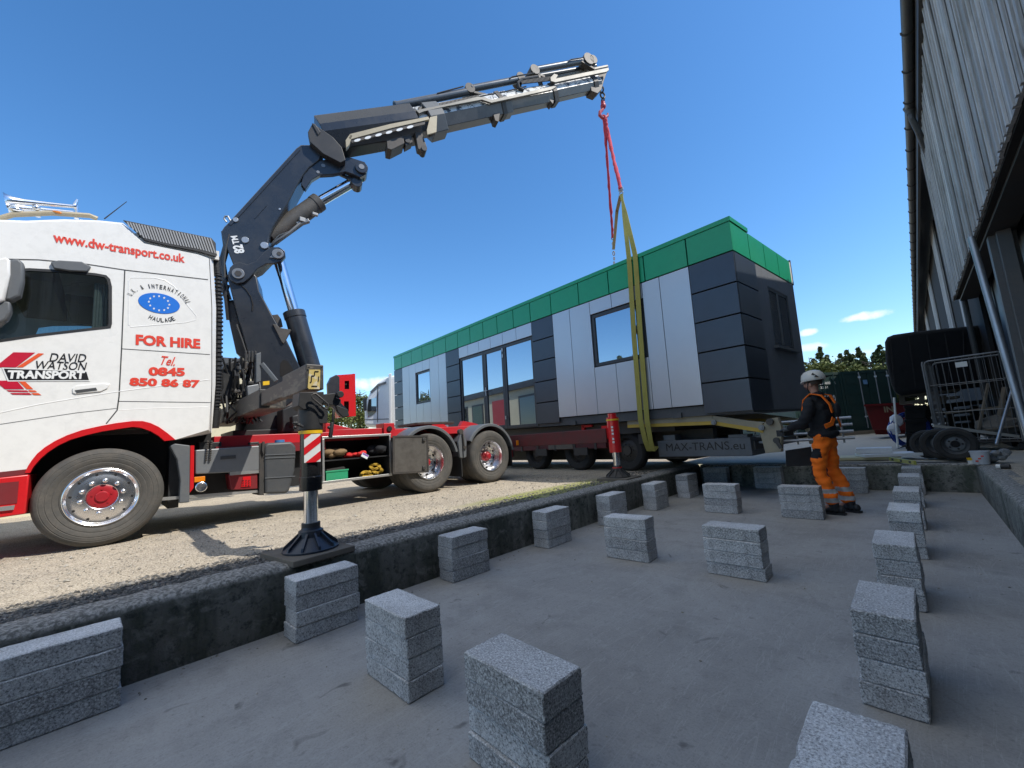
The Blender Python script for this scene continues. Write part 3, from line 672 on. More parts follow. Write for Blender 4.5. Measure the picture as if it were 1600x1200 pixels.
# ================================================================== BARN
def barn():
    rt = thing('barn', 'tall weathered timber-clad barn with dark open lower bay along the right', 'barn', pad(1.2, 3, GZ))
    XC, ZB, ZT = 0.87, 3.52, 7.10
    rnd = random.Random(5); mb = MB(); y = -6.0; YE = 12.6
    while y < YE:
        wdt = 0.155; dx = rnd.uniform(-.007, .007); zb = ZB+rnd.uniform(-.008, .008)
        mb.span((XC+dx, y+0.004, zb), (XC+dx+0.028, y+wdt-0.004, ZT))
        if rnd.random() < .5: mb.span((XC+dx-0.018, y-0.02, zb), (XC+dx-0.0005, y+0.028, ZT))
        y += wdt
    for v in mb.bm.verts: v.co = pad(v.co.x, v.co.y, v.co.z)
    mb.build('cladding', M['boards'], rt, smooth=0)
    def padded(mb):
        for v in mb.bm.verts: v.co = pad(v.co.x, v.co.y, v.co.z)
        return mb
    mb = MB(); mb.span((XC+.03, -6, ZB-.02), (XC+.09, YE, ZT)); padded(mb).build('backing', M['void'], rt, smooth=0)
    mb = MB(); mb.span((XC+.09, -6, ZB-.06), (XC+.34, YE, ZB+.22))                                   # eaves beam and its brackets under the boards
    padded(mb).build('beam', M['iron'], rt, smooth=0)
    mb = MB(); mb.span((1.32, -7, GZ-.4), (1.40, 34, 4.2))                                          # dark sheeted wall behind
    for i in range(60):
        mb.span((1.30, -6.9+i*.66, GZ), (1.32, -6.62+i*.66, 4.2))
    padded(mb).build('wall', M['navy'], rt, smooth=0)
    mb = MB(); mb.span((XC+.34, -6, 3.62), (1.32, YE, 3.70)); padded(mb).build('soffit', M['void'], rt, smooth=0)
    # roof: shallow pitch rising away from the eaves
    mb = MB(); mb.prism([pad(0.77, -6, 7.26), pad(7.5, -6, 9.3), pad(7.5, -6, 9.22), pad(0.77, -6, 7.18)], pad(0, 90)-pad(0, 0)); mb.build('roof', M['greydark'], rt, smooth=0)
    mb = MB(); mb.span((0.81, -6, 6.86), (0.865, 84, 7.19)); padded(mb).build('fascia', M['iron'], rt, smooth=0)
    # half-round gutter with straps
    g = MB(); prof = [(math.cos(a)*.075, math.sin(a)*.075) for a in [math.pi+math.pi*i/10 for i in range(11)]]+[(math.cos(a)*.066, math.sin(a)*.066) for a in [2*math.pi-math.pi*i/10 for i in range(11)]]
    g.prism([pad(.735+a, -6, 7.17+b) for a, b in prof], pad(0, 90)-pad(0, 0)); go = g.build('gutter', M['greydark'], rt, smooth=50)
    g = MB()
    for i in range(60):
        yy = -5.6+i*1.02
        g.tube([pad(.735+math.cos(a)*.083, yy, 7.17+math.sin(a)*.083) for a in [math.pi*.95+math.pi*1.1*k/8 for k in range(9)]], .011, 5)
    g.build('gutter_bracket', M['iron'], go, smooth=50)
    g = MB()                                                                                         # outlet and swan-neck downpipe
    yy = 11.0; g.tube([pad(.735, yy, 7.13), pad(.735, yy, 6.93), pad(.79, yy+.15, 6.7), pad(1.03, yy+1.9, 6.35), pad(1.05, yy+2.0, 6.0), pad(1.05, yy+2.0, .5)], .05, 10)
    g.build('downpipe', M['greydark'], rt)
    g = MB(); g.cyl(pad(.735, yy, 7.03), pad(.735, yy, 7.19), .06, .10, 14); g.build('outlet', M['greydark'], rt)
    # end board of the upper cladding, then the recessed far bays: board strips between dark openings
    mb = MB(); mb.span((XC+.03, YE-.02, ZB), (1.30, YE+.05, ZT)); padded(mb).build('end_board', M['iron'], rt, smooth=0)
    mb = MB()
    for y0, wd in ((14.6, .9), (18.4, 1.5), (25.0, 2.0), (34, 3), (45, 4)):
        n = int(wd/.15)
        for k in range(n): mb.span((1.16+rnd.uniform(-.006, .006), y0+k*.15+.004, 2.6), (1.20, y0+(k+1)*.15-.004, 7.2))
    padded(mb).build('pier_cladding', M['boards'], rt, smooth=0)
    mb = MB(); mb.span((1.22, YE, GZ), (1.28, 84, 7.3)); padded(mb).build('far_bay', M['void'], rt, smooth=0)
    # grey steel column and leaning galvanised pole
    mb = MB(); mb.span((.98, 8.15, GZ), (1.22, 8.30, 3.6)); mb.span((1.04, 8.0, GZ), (1.16, 8.45, 3.6)); padded(mb).build('column', M['navy2'], rt, smooth=0)
    return rt
M['navy2'] = paint('grey_steel_column', (0.10, 0.105, 0.11), 0.6, dirt=0.4)
barn()
pt = MB(); a, b = pad(.80, 7.75, 3.40), pad(.86, 7.35, GZ)
pt.cyl(a, b, .035, n=14); pt.cyl(b, b+Vector((0, 0, .03)), .075, n=14)
tag(pt.build('steel_post', M['steel'], smooth=40), 'galvanised steel post standing under the barn eaves', 'post')

# ================================================================== SITE CABIN (hangs in the slings just over the trailer)
CB0 = CAM+ray(1177, 642)*7.5
CU = ray(255, 707.7); CV = Vector((-CU.y, CU.x, 0)); CV = (CV if CV.y > 0 else -CV).normalized(); CW = CV.cross(CU); CW = (CW if CW.z > 0 else -CW).normalized()
def K(s, h, d=0.0): return CB0+CU*s+CW*h+CV*d
CN = CU.cross(CW).normalized()
def kf(px, py):                              # long face: metres from the near corner, height over the base
    q = on_plane(px, py, CB0, CN)-CB0; return q.dot(CU), q.dot(CW)
def ke(px, py):                              # gable end: metres back from the near corner, height
    q = on_plane(px, py, CB0, CU)-CB0; return q.dot(CV), q.dot(CW)
def cabin():
    rt = thing('site_cabin', 'long silver and anthracite modular cabin with a green fascia hanging in slings', 'cabin', CB0)
    HT = kf(1138, 338)[1]; LEN = kf(615, 557)[0]; HG = kf(1145, 390)[1]-0.01; WID = 3.08; HB = kf(1097, 632.8)[1]
    def fbox(mb, s0, s1, h0, h1, d0, d1):
        a = [K(s0, h0, d0), K(s1, h0, d0), K(s1, h1, d0), K(s0, h1, d0)]; mb.prism(a, CV*(d1-d0))
    def ebox(mb, d0, d1, h0, h1, o0, o1):                              # on the gable: o is outward (-u)
        a = [K(-o0, h0, d0), K(-o0, h0, d1), K(-o0, h1, d1), K(-o0, h1, d0)]; mb.prism(a, -CU*(o1-o0))
    T = 0.035; g = 0.011
    mb = MB(); fbox(mb, .10, LEN-T, 0.02, HT-.12, .10, WID-T); fbox(mb, T+.001, LEN-T, HG-.05, HT-.13, T+.001, .099); mb.build('carcass', M['gap'], rt, smooth=0)
    mb = MB(); fbox(mb, .02, LEN-.02, -.02, HB-.012, .06, WID-.06)
    for s in (1.2, 3.7, 6.3, 8.9, 11.4): fbox(mb, s, s+.16, -.03, .06, .02, .06)
    mb.build('base_rail', M['greydark'], rt, smooth=0)
    mb = MB(); fbox(mb, T+.01, LEN-T, HT-.12, HT-.09, T+.01, WID-T); mb.build('roof', M['greydark'], rt, smooth=0)
    # ---- green fascia
    gx = [0]+[kf(*q)[0] for q in ((1070, 371), (1004, 398.5), (948.3, 421), (902, 441), (859, 458), (827, 473), (800.7, 483), (775.6, 494), (753.8, 503.6), (733.6, 512), (714.4, 519.6), (695.7, 527), (676.4, 534), (659, 543), (642.3, 550), (627, 556))]+[LEN]
    mb = MB()
    for a, b in zip(gx, gx[1:]): fbox(mb, a+g*(a > 0), b-g, HG+.012, HT-.085, 0, T)
    wd = WID*.965/4
    for k in range(4): ebox(mb, k*wd+(g if k else T), (k+1)*wd-g, HG+.012, HT-.085, -T, 0.0)
    fbox(mb, -.014, LEN+.012, HT-.08, HT, -.014, T+.10)                  # cap along the eaves, returned round the corner
    ebox(mb, T+.10, wd, HT-.08, HT, -T-.07, 0.014)
    mb.build('fascia', M['green'], rt, smooth=0, bevel=.004)
    mb = MB(); ebox(mb, WID*.965+.01, WID-.03, HG+.02, HT-.10, -T, -.004); mb.build('flashing', M['letterwhite'], rt, smooth=0)
    mb = MB(); fbox(mb, 0.0, .03, HG, HT-.04, WID-.03, WID+.02); mb.build('corner_trim', M['grey'], rt, smooth=0)
    # ---- dark stacked panels
    mb = MB()
    def darkstack(s0, s1, n, h0):
        hh = (HG-h0)/n
        for k in range(n): fbox(mb, s0+g*.5, s1-g*.5, h0+k*hh+g*1.1, h0+(k+1)*hh-g*1.1, 0, T)
    sC = kf(1075, 414.6)[0]
    darkstack(0.0, sC, 5, -.0); hh = HG/5
    for k in range(5): ebox(mb, T, .93, k*hh+g*1.1, (k+1)*hh-g*1.1, -T, 0.0)
    s2a, s2b = kf(862.6, 493.4)[0], kf(830, 508)[0]; darkstack(s2a, s2b, 5, HB-.12)
    s3a, s3b = kf(716.7, 552)[0], kf(696.3, 560)[0]; darkstack(s3a, s3b, 5, HB-.05)
    s4a = kf(628.3, 580)[0]; darkstack(s4a, LEN, 5, HB-.05)
    mb.build('corner_panel', M['paneldark'], rt, smooth=0, bevel=.003)
    # ---- silver panels
    mb = MB()
    def pan(s0, s1, h0, h1): fbox(mb, s0+g*.5, s1-g*.5, h0+g*.5, h1-g, 0, T)
    w1a = kf(1004, 462)[0]; w1b = kf(922, 493)[0]; wt = kf(922, 493)[1]; wb = kf(929, 573)[1]
    e = [sC, kf(1029, 432)[0], w1a]
    for a, b in zip(e, e[1:]): pan(a, b, HB, HG)
    j = [w1a, (w1a*.36+w1b*.64), w1b]; j = [w1a, kf(954, 461)[0], w1b]
    for a, b in zip(j, j[1:]): pan(a, b, wt+.01, HG)
    j = [w1a, kf(962, 569)[0], w1b]
    for a, b in zip(j, j[1:]): pan(a, b, HB, wb-.01)
    e = [w1b, kf(889, 483)[0], s2a]
    for a, b in zip(e, e[1:]): pan(a, b, HB, HG)
    dt = kf(830, 525)[1]
    e = [s2b]+[kf(x, y)[0] for x, y in ((806.6, 530), (785.3, 538), (766.3, 545), (748.2, 551), (731.3, 557))]+[s3a]
    for a, b in zip(e, e[1:]): pan(a, b, dt+.01, HG)
    v1a, v1b = kf(671.3, 576)[0], kf(649, 586)[0]; vt = kf(671, 576.5)[1]; vb = kf(671, 627)[1]
    e = [s3b, kf(684.6, 566)[0], v1a]
    for a, b in zip(e, e[1:]): pan(a, b, HB, HG)
    vm = kf(660, 580)[0]
    for a, b in ((v1a, vm), (vm, v1b)): pan(a, b, vt+.01, HG); pan(a, b, HB, vb-.01)
    e = [v1b, kf(638.8, 577)[0], s4a]
    for a, b in zip(e, e[1:]): pan(a, b, HB, HG)
    mb.build('wall_cladding', M['panel'], rt, smooth=0, bevel=.003)
    # ---- windows
    def window(s0, s1, h0, h1, ft=.07):
        mb = MB()
        for a in ((s0, s1, h0, h0+ft), (s0, s1, h1-ft, h1), (s0, s0+ft, h0+ft, h1-ft), (s1-ft, s1, h0+ft, h1-ft)): fbox(mb, *a, .028, .09)
        fr = mb.build('window', M['frame'], rt, smooth=0, bevel=.003)
        mb = MB(); fbox(mb, s0+ft, s1-ft, h0+ft, h1-ft, .055, .075); mb.build('pane', M['glass'], fr, smooth=0)
        return fr
    window(w1a+.01, w1b-.01, wb, wt); window(v1a+.01, v1b-.01, vb, vt, .06)
    # ---- glazed doorway: side light, door, side light
    db = -.0
    d0, d3 = s2b+.01, s3a-.01
    da = kf(788, 600)[0]; dbs = kf(756, 600)[0]
    def leaf(name, s0, s1, ft):
        mb = MB()
        for a in ((s0, s1, db, db+ft), (s0, s1, dt-ft, dt), (s0, s0+ft, db+ft, dt-ft), (s1-ft, s1, db+ft, dt-ft)): fbox(mb, *a, .030, .10)
        fr = mb.build(name, M['frame'], rt, smooth=0, bevel=.003)
        mb = MB(); fbox(mb, s0+ft, s1-ft, db+ft, dt-ft, .055, .075); mb.build('pane', M['glass'], fr, smooth=0)
        return fr
    leaf('side_light', d0, da-.004, .075); dr = leaf('door', da+.004, dbs-.004, .10); leaf('side_light', dbs+.004, d3, .075)
    mb = MB(); hs = dbs-.055; fbox(mb, hs-.018, hs+.018, .98, 1.22, .012, .029); mb.cyl(K(hs, 1.12, .02), K(hs, 1.12, -.03), .011, n=10); mb.bar(K(hs, 1.12, -.03), K(hs-.13, 1.12, -.03), .02, .022)
    mb.build('handle', M['steel'], dr)
    mb = MB()
    for h in (.25, 1.95, 2.12): fbox(mb, da+.01, da+.055, h, h+.09, .008, .029)
    mb.build('hinge', M['steel'], dr)
    # ---- gable end: fibre-cement boards, window with a mullion and sill
    mb = MB(); ew0, eh0 = ke(1200, 446.6); ew1 = ke(1231, 461)[0]; eh1 = ke(1213.5, 540)[1]
    rnd = random.Random(9); d = .95
    while d < WID-.02:
        d1 = min(d+.30, WID-.01)
        if d1 <= ew0 or d >= ew1: ebox(mb, d, d1-.002, .02, HG-.004, -T, -.012)
        else:
            ebox(mb, d, d1-.002, .02, eh1, -T, -.012); ebox(mb, d, d1-.002, eh0, HG-.004, -T, -.012)
            if d < ew0: ebox(mb, d, ew0, eh1, eh0, -T, -.012)
            if d1 > ew1: ebox(mb, ew1, d1-.002, eh1, eh0, -T, -.012)
        d = d1
    mb.build('end_wall', M['endwall'], rt, smooth=0)
    mb = MB(); ft = .06; mid = (ew0+ew1)/2-.05
    for a in ((ew0, ew1, eh1, eh1+ft), (ew0, ew1, eh0-ft, eh0), (ew0, ew0+ft, eh1+ft, eh0-ft), (ew1-ft, ew1, eh1+ft, eh0-ft)): ebox(mb, *a, -T-.01, -.018)
    fr = mb.build('window', M['frame'], rt, smooth=0)
    mb = MB(); ebox(mb, mid-.03, mid+.03, eh1+ft, eh0-ft, -T-.01, -.016); mb.build('mullion', M['grey'], fr, smooth=0)
    mb = MB(); ebox(mb, ew0+ft, ew1-ft, eh1+ft, eh0-ft, -T-.012, -.03); mb.build('pane', M['glassdark'], fr, smooth=0)
    mb = MB(); ebox(mb, ew0-.06, ew1+.08, eh1-.05, eh1-.002, -.012, .06); mb.build('sill', M['grey'], fr, smooth=0)
    return rt, LEN, HT, WID
CABIN, CLEN, CHT, CWID = cabin()

# ================================================================== LOW LOADER
def trailer():
    U = Vector((CU.x, CU.y, 0)).normalized(); V = CV
    o0 = Vector((CB0.x, CB0.y, 0))
    def P(s, d, z): q = o0+U*s+V*d; return Vector((q.x, q.y, z))
    def ps(px, py, d=.22):
        q = on_plane(px, py, o0+V*d, V); return (q-o0).dot(U), q.z
    rt = thing('low_loader', 'dark low loader trailer carrying the cabin, with red beams and a pale tail', 'trailer', P(3, 1.5, GZ))
    def box(mb, s0, s1, d0, d1, z0, z1): mb.prism([P(s0, d0, z0), P(s1, d0, z0), P(s1, d0, z1), P(s0, d0, z1)], V*(d1-d0))
    mb = MB()
    for d in (.75, 1.95): box(mb, 1.0, 13.2, d, d+.16, .86, 1.20)
    for s in (2.2, 4.0, 5.6, 7.2, 9, 11, 13): box(mb, s, s+.14, .35, 2.6, .98, 1.18)
    mb.prism([P(1.5, .30, 1.2), P(13.3, .30, 1.2), P(13.3, .30, CB0.z+CU.z*13.3-.035), P(1.5, .30, CB0.z+CU.z*1.5-.035)], V*2.3)
    box(mb, 1.5, 13.2, .95, 2.2, .62, 1.19)  # inner box added so the space under the deck reads dark
    mb.build('chassis', M['iron'], rt, smooth=0)
    # red outer beam with a lashing lug
    s0, z0 = ps(943, 676); s1, z1 = ps(822, 690)
    mb = MB(); box(mb, s0, s1+3.5, .26, .34, .92, 1.18)
    mb.build('side_rail', M['reddark2'], rt, smooth=0, bevel=.008)
    mb = MB()
    for k in range(9): box(mb, s0+.25+k*.62, s0+.31+k*.62, .245, .26, .90, 1.20)
    for k in range(3): box(mb, s0+.5+k*1.3, s0+.9+k*1.3, .225, .26, .78, .95)
    box(mb, s0-.4, s1+3.5, .235, .26, 1.185, 1.215)
    mb.build('rail_bracket', M['iron'], rt, smooth=0)
    mb = MB(); box(mb, s0+.95, s0+1.75, .248, .26, .93, 1.16); mb.build('rail_board', M['ply'], rt, smooth=0)
    s2, z2 = ps(912, 668); mb = MB(); box(mb, s2-.03, s2+.05, .20, .26, z2-.20, z2+.06); box(mb, s2-.25, s2+.05, .20, .255, z2-.0, z2+.05); mb.build('lashing_lug', M['red'], rt, smooth=0)
    # pale tail beams with yellow lower edge, sloping at the hinge
    ha = ps(985, 662); hb = ps(1118, 656); hc = ps(1196, 668)
    mb = MB(); my = MB()
    for a, b in ((ha, hb), (hb, hc)):
        for d in (.16, 2.3):
            A, B = P(a[0], d, a[1]), P(b[0], d, b[1])
            mb.bar(A+Vector((0, 0, .03)), B+Vector((0, 0, .03)), .10, .10); my.bar(A-Vector((0, 0, .05)), B-Vector((0, 0, .05)), .102, .06)
    tb = mb.build('tail_beam', M['cream'], rt, smooth=0, bevel=.006); my.build('edge_strip', M['yellow'], tb, smooth=0)
    mb = MB()
    for px, py in ((1118, 660), (1192, 668)):
        s, z = ps(px, py, .15); mb.cyl(P(s, .07, z), P(s, .3, z), .042, n=18); mb.cyl(P(s, .055, z), P(s, .07, z), .022, n=12)
    mb.build('hinge_pin', M['steel2'], tb)
    # tail bracket
    br = [ps(*q, .12) for q in ((1186, 672), (1199, 655), (1215, 652), (1221, 668), (1221, 706), (1196, 708))]
    mb = MB(); mb.prism([P(s, .12, z) for s, z in br], V*.10); mb.prism([P(s, 2.4, z) for s, z in br], V*.10)
    tbr = mb.build('tail_bracket', M['cream'], rt, smooth=0, bevel=.006)
    mb = MB(); s, z = ps(1214, 688, .12); mb.cyl(P(s, .08, z), P(s, .12, z), .045, n=16); mb.bar(P(s, .09, z), P(s-.05, .09, z-.12), .03, .05); s, z = ps(1204, 659, .12); mb.cyl(P(s, .06, z), P(s, .12, z), .05, n=16)
    mb.build('latch', M['iron'], tbr)
    # ramps folded behind: bright tubes
    mb = MB()
    for i, z in enumerate((1.20, 1.10, 1.0, .9)):
        mb.cyl(P(.3, .45+.0*i, z+.02), P(-1.05, .75, z+.03), .022, n=10)
    for k in range(5): mb.cyl(P(.2-.28*k, .5+.06*k, .86), P(.2-.28*k, .5+.06*k, 1.24), .014, n=8)
    mb.build('ramp', M['steel'], rt)
    # toolbox with the haulier's lettering
    q0, q1 = ps(1027, 688), ps(1172, 683); q2 = ps(1172, 712.5); zt, zb = q1[1], q2[1]
    mb = MB(); box(mb, q1[0], q0[0], .22, .85, zb, zt); tb2 = mb.build('toolbox', M['greysteel'], rt, smooth=0, bevel=.012)
    mb = MB(); a = P(q0[0]-.17, .22, zb+.11)
    put_text(mb, 'MAX-TRANS.eu', a, -U, (0, 0, 1), (q0[0]-q1[0])*.84, (zt-zb)*.46, .0, 0, 1, -V, .004)
    mb.build('lettering', M['letterblack'], tb2, smooth=0)
    mb = MB(); box(mb, q0[0]-.35, q0[0]-.12, .25, .5, zt+.002, zt+.10); box(mb, q1[0]+.05, q1[0]+.35, .25, .5, zt+.002, zt+.05); mb.build('bracket', M['grey'], rt, smooth=0)
    # wheels
    def wheel(s, d, side):
        r = .43; w_ = MB()
        prof = [(.25, -.10), (.38, -.125), (.415, -.10), (.43, -.07), (.43, .07), (.415, .10), (.38, .125), (.27, .115), (.25, .09)]
        w_.lathe(prof, (0, 0, 0), (0, -1, 0), 40)
        wo = w_.build('wheel', M['tyredark'], rt, loc=P(s, d, GZ-.02+r)-Vector(rt.location))
        wo.rotation_euler = (0, 0, math.atan2(U.y, U.x)+(math.pi))
        h = MB(); h.lathe([(.25, .09), (.235, .02), (.16, .05), (.10, .06), (.10, .10), (0, .10)], (0, 0, 0), (0, -1, 0), 32)
        for k in range(10): a = 2*math.pi*k/10; h.cyl((.135*math.cos(a), -.055, .135*math.sin(a)), (.135*math.cos(a), -.085, .135*math.sin(a)), .014, n=8)
        ho = h.build('rim', M['iron'], wo, loc=(0, 0, 0)); return wo
    first = None
    for px, py in ((985, 738), (908, 733), (843, 728)):
        s, _ = ps(px, 716, .5)
        for d in (.50, 2.42):
            if first is None: first = wheel(s, d, 1)
            else:
                c = copy_tree(first, rt); c.location = P(s, d, GZ-.02+.43)-Vector(rt.location)
                if d > 1: c.rotation_euler.z += math.pi
    # rubber flap at the tail
    s, z = ps(1227, 704, .2); s1, z1 = ps(1262, 699, .2)
    mb = MB(); mb.prism([P(s, .2, z), P(s1, .35, z1), P(s1, .36, z1-.28), P(s+.02, .2, z-.24)], V*.012); mb.build('mud_flap', M['black'], rt, smooth=0)
    mb = MB(); mb.cyl(P(2.0, 1.5, .98), P(1.0, 1.5, .98), .06, n=12); box(mb, .15, .45, .3, 2.5, .82, .95); mb.build('cross_member', M['iron'], rt, smooth=0)
    return rt, P, ps
M['reddark2'] = paint('dull_red_beam', (0.10, 0.013, 0.015), 0.6, dirt=0.85, dirt_col=(0.035, 0.028, 0.025), scale=5)  # grimy red, set darker for the shade over the rear stabiliser beam
M['steel2'] = paint('dull_alloy_cover', (0.22, 0.23, 0.24), 0.45, 0.4, dirt=0.4, dirt_col=(0.14, 0.13, 0.12))
M['greysteel'] = paint('dull_grey_steel', (0.115, 0.125, 0.14), 0.5, 0.3, dirt=0.5, dirt_col=(0.06, 0.058, 0.055))
TRAILER, TP, TPS = trailer()
# ================================================================== CRANE LORRY
XS = -6.35
def S(px, py, x=XS):
    q = on_x(px, py, x); return (q.y, q.z)
def V3(x, yz): return Vector((x, yz[0], yz[1]))
LORRY = thing('crane_lorry', 'white and red haulage lorry with a black loader crane raised behind its cab', 'lorry', (-7.6, 2.3, GZ))
def lorry_cab():
    rt = LORRY
    arch_out = [S(*q) for q in ((39, 739), (44, 728), (50, 719), (58, 709), (70, 699), (86, 689), (105, 680), (128, 672), (155, 666), (182, 661), (207, 658), (223, 658), (235, 661), (248, 667), (262, 677), (274, 687))]
    arch_in = [S(*q) for q in ((47, 739), (52, 730), (56, 725), (64, 716), (75, 706.5), (91, 696), (110, 687), (134, 680), (160, 674), (186, 670), (207, 667), (218, 668), (225, 670), (236, 674), (248, 681), (257, 689))]
    rear = [S(332, 676), S(338, 600), S(339, 480), S(334, 402)]
    top = [S(310, 393), S(262, 383), S(228, 376), S(206, 357), S(192, 345), S(155, 341), S(100, 339), S(40, 341)]
    front = [(-1.02, 3.83), (-1.16, 3.60), (-1.28, 3.1), (-1.40, 2.4), (-1.46, 1.7), (-1.46, 1.22)]
    out = arch_out+rear+top+front
    nA = len(arch_out)
    ins = inset(out, .045); ins = arch_out+ins[nA:]
    win = [S(-22, 538), S(-16, 480), S(12, 421), S(45, 419), S(100, 422), S(150, 427), S(166, 430), S(172, 436), S(175, 448), S(175, 506), S(173, 513), S(120, 519), S(60, 526)]
    far = -8.85
    mb = MB(); mb.mi = 0
    for x, xi in ((XS, XS-.06), (far, far+.06)):
        sheet_with_holes(mb, ins, [win], lambda q, x=x: V3(x, q))
        a = [mb.bm.verts.new(V3(x, q)) for q in ins]; b = [mb.bm.verts.new(V3(xi, q)) for q in out]
        n = len(out)
        for i in range(n): mb.face([a[i], a[(i+1) % n], b[(i+1) % n], b[i]])
    n = len(out)
    wi = [n-6+1, n-6+2]                                                    # windscreen segments stay open
    for i in range(n):
        j = (i+1) % n; mb.mi = 1 if i < nA-1 else 0
        if i in (n-5, n-4): 
            continue
        mb.quad(V3(XS-.06, out[i]), V3(XS-.06, out[j]), V3(far+.06, out[j]), V3(far+.06, out[i]))
    mb.mi = 0
    # windscreen surround
    for i in (n-5, n-4):
        j = i+1
        mb.quad(V3(XS-.06, out[i]), V3(XS-.06, out[j]), V3(XS-.16, out[j]), V3(XS-.16, out[i])); mb.quad(V3(far+.06, out[i]), V3(far+.06, out[j]), V3(far+.16, out[j]), V3(far+.16, out[i]))
    bmesh.ops.remove_doubles(mb.bm, verts=mb.bm.verts, dist=.0005)
    cab = mb.build('cab', [M['white'], M['black']], rt, smooth=25)
    g = MB()
    g.quad(V3(XS-.10, out[n-5]), V3(XS-.10, out[n-4]), V3(far+.10, out[n-4]), V3(far+.10, out[n-5])); g.quad(V3(XS-.10, out[n-4]), V3(XS-.10, out[n-3]), V3(far+.10, out[n-3]), V3(far+.10, out[n-4]))
    g.build('windscreen', M['cabglass'], cab, smooth=0)
    for x, nm in ((XS-.012, 'side_window'), (far+.012, 'side_window')):
        g = MB(); sheet_with_holes(g, win, [], lambda q, x=x: V3(x, q)); g.build(nm, M['cabglass'], cab, smooth=0)
    # dark rubber round the side window
    w2 = inset(win, .028); g = MB()
    for i in range(len(win)):
        j = (i+1) % len(win); g.quad(V3(XS+.003, win[i]), V3(XS+.003, win[j]), V3(XS+.003, w2[j]), V3(XS+.003, w2[i]))
        g.quad(V3(XS+.003, w2[i]), V3(XS+.003, w2[j]), V3(XS-.03, w2[j]), V3(XS-.03, w2[i]))
    g.build('window_seal', M['black'], cab, smooth=0)
    # inside of the cab
    g = MB(); yb = .30
    g.span((-8.75, yb, 1.9), (-6.45, yb+.03, 3.75)); g.span((-8.75, -1.2, 1.62), (-6.45, yb, 1.66)); g.span((-8.75, -1.3, 1.66), (-6.45, -.9, 2.30))
    g.build('interior', M['void'], rt, smooth=0)
    g = MB()
    for x in (-7.0, -8.2):
        g.box((x, -.10, 2.05), (.50, .50, .16)); g.box((x, .14, 2.42), (.50, .14, .72)); g.box((x, .16, 2.88), (.28, .10, .2))
    g.build('seat', M['blackcloth'], rt, smooth=30, bevel=.04)
    g = MB(); g.span((-8.5, -.95, 3.36), (-6.7, -.55, 3.62)); g.span((-8.3, -.5, 3.3), (-7.2, .1, 3.4)); g.build('overhead_locker', M['bag2'], rt, smooth=0, bevel=.02)
    g = MB(); t0 = 2*math.pi
    g.tube([Vector((-7.0+.22*math.cos(t0*k/20), -.72-.10*math.sin(t0*k/20), 2.42+.2*math.sin(t0*k/20))) for k in range(21)], .016, 8); g.cyl((-7.0, -.72, 2.42), (-7.0, -.98, 2.2), .03); g.build('steering_wheel', M['black'], rt)
    g = MB(); c0 = [S(148, 442, XS-.09), S(170, 444, XS-.09), S(170, 512, XS-.09), S(148, 515, XS-.09)]
    y0, y1 = c0[0][0], c0[1][0]; zt, zb = c0[0][1], c0[3][1]
    for k in range(5):
        y = lerp(y0, y1, (k+.5)/5); g.cyl((XS-.10, y, zb), (XS-.10, y, zt), (y1-y0)/9, n=10)
    g.build('curtain', M['curtain'], rt)
    # wheel-arch trim, bumper and step
    g = MB()
    for i in range(len(arch_out)-1):
        a, b, c, d = arch_out[i], arch_out[i+1], arch_in[i+1], arch_in[i]
        g.prism([V3(XS+.012, a), V3(XS+.012, b), V3(XS+.012, c), V3(XS+.012, d)], (-.09, 0, 0))
    bmesh.ops.remove_doubles(g.bm, verts=g.bm.verts, dist=.0005)
    g.build('wheel_arch', M['red'], cab, smooth=30)
    g = MB(); r0 = S(38, 745); r1 = S(38, 805); 
    g.prism([V3(XS+.01, q) for q in (S(46, 741), S(40, 803), (-1.42, r1[1]-.03), (-1.5, 1.0), (-1.47, 1.19))], (-2.5, 0, 0)); bp_ = g.build('bumper', M['red'], rt, smooth=25, bevel=.012)
    g = MB(); a = S(0, 757); g.prism([V3(XS+.016, q) for q in (S(30, 752), S(27, 786), (-1.3, S(0, 790)[1]), (-1.3, S(0, 757)[1]))], (-.01, 0, 0)); g.build('step_recess', M['reddark'], bp_, smooth=0)
    g = MB(); g.prism([V3(XS+.03, q) for q in (S(24, 789), S(22, 796), (-1.3, S(0, 800)[1]), (-1.3, S(0, 793)[1]))], (-.05, 0, 0)); g.build('step_tread', M['alu'], bp_, smooth=0)
    g = MB(); g.prism([V3(XS+.004, q) for q in (S(42, 733), S(44, 741), (-1.44, S(0, 753)[1]), (-1.44, S(0, 745)[1]))], (-.02, 0, 0)); g.build('sill_strip', M['reddark'], bp_, smooth=0)
    # arch liner
    g = MB(); g.span((-8.7, -.62, 1.0), (-6.95, .52, 1.66)); g.span((-8.6, .50, .72), (-6.50, .60, 1.62)); g.build('arch_liner', M['black'], cab, smooth=0)
    # panel gaps and body creases
    def strip(pts, wd, mat_, nm, pr=.0025):
        g = MB(); q = [V3(XS+pr, S(*p_)) for p_ in pts]
        for a, b in zip(q, q[1:]): g.bar(a, b, .004, wd, up=(0, (b-a).normalized().z*-1, (b-a).normalized().y))
        return g.build(nm, mat_, cab, smooth=0)
    g = MB()
    def gapline(pts, wd=.009, pr=.002):
        q = [V3(XS+pr, S(*p_)) for p_ in pts]
        for a, b in zip(q, q[1:]):
            d = (b-a).normalized(); nrm = Vector((0, -d.z, d.y)); g.quad(a-nrm*wd/2, b-nrm*wd/2, b+nrm*wd/2, a+nrm*wd/2)
    gapline([(2, 410), (12, 405), (60, 406), (130, 412), (195, 422), (325, 437)], .012)
    gapline([(195, 422), (193, 470), (190, 545), (186, 620), (183, 641), (166, 662)], .011)
    gapline([(190, 545), (328, 554)], .008); gapline([(184, 627), (329, 629)], .007)
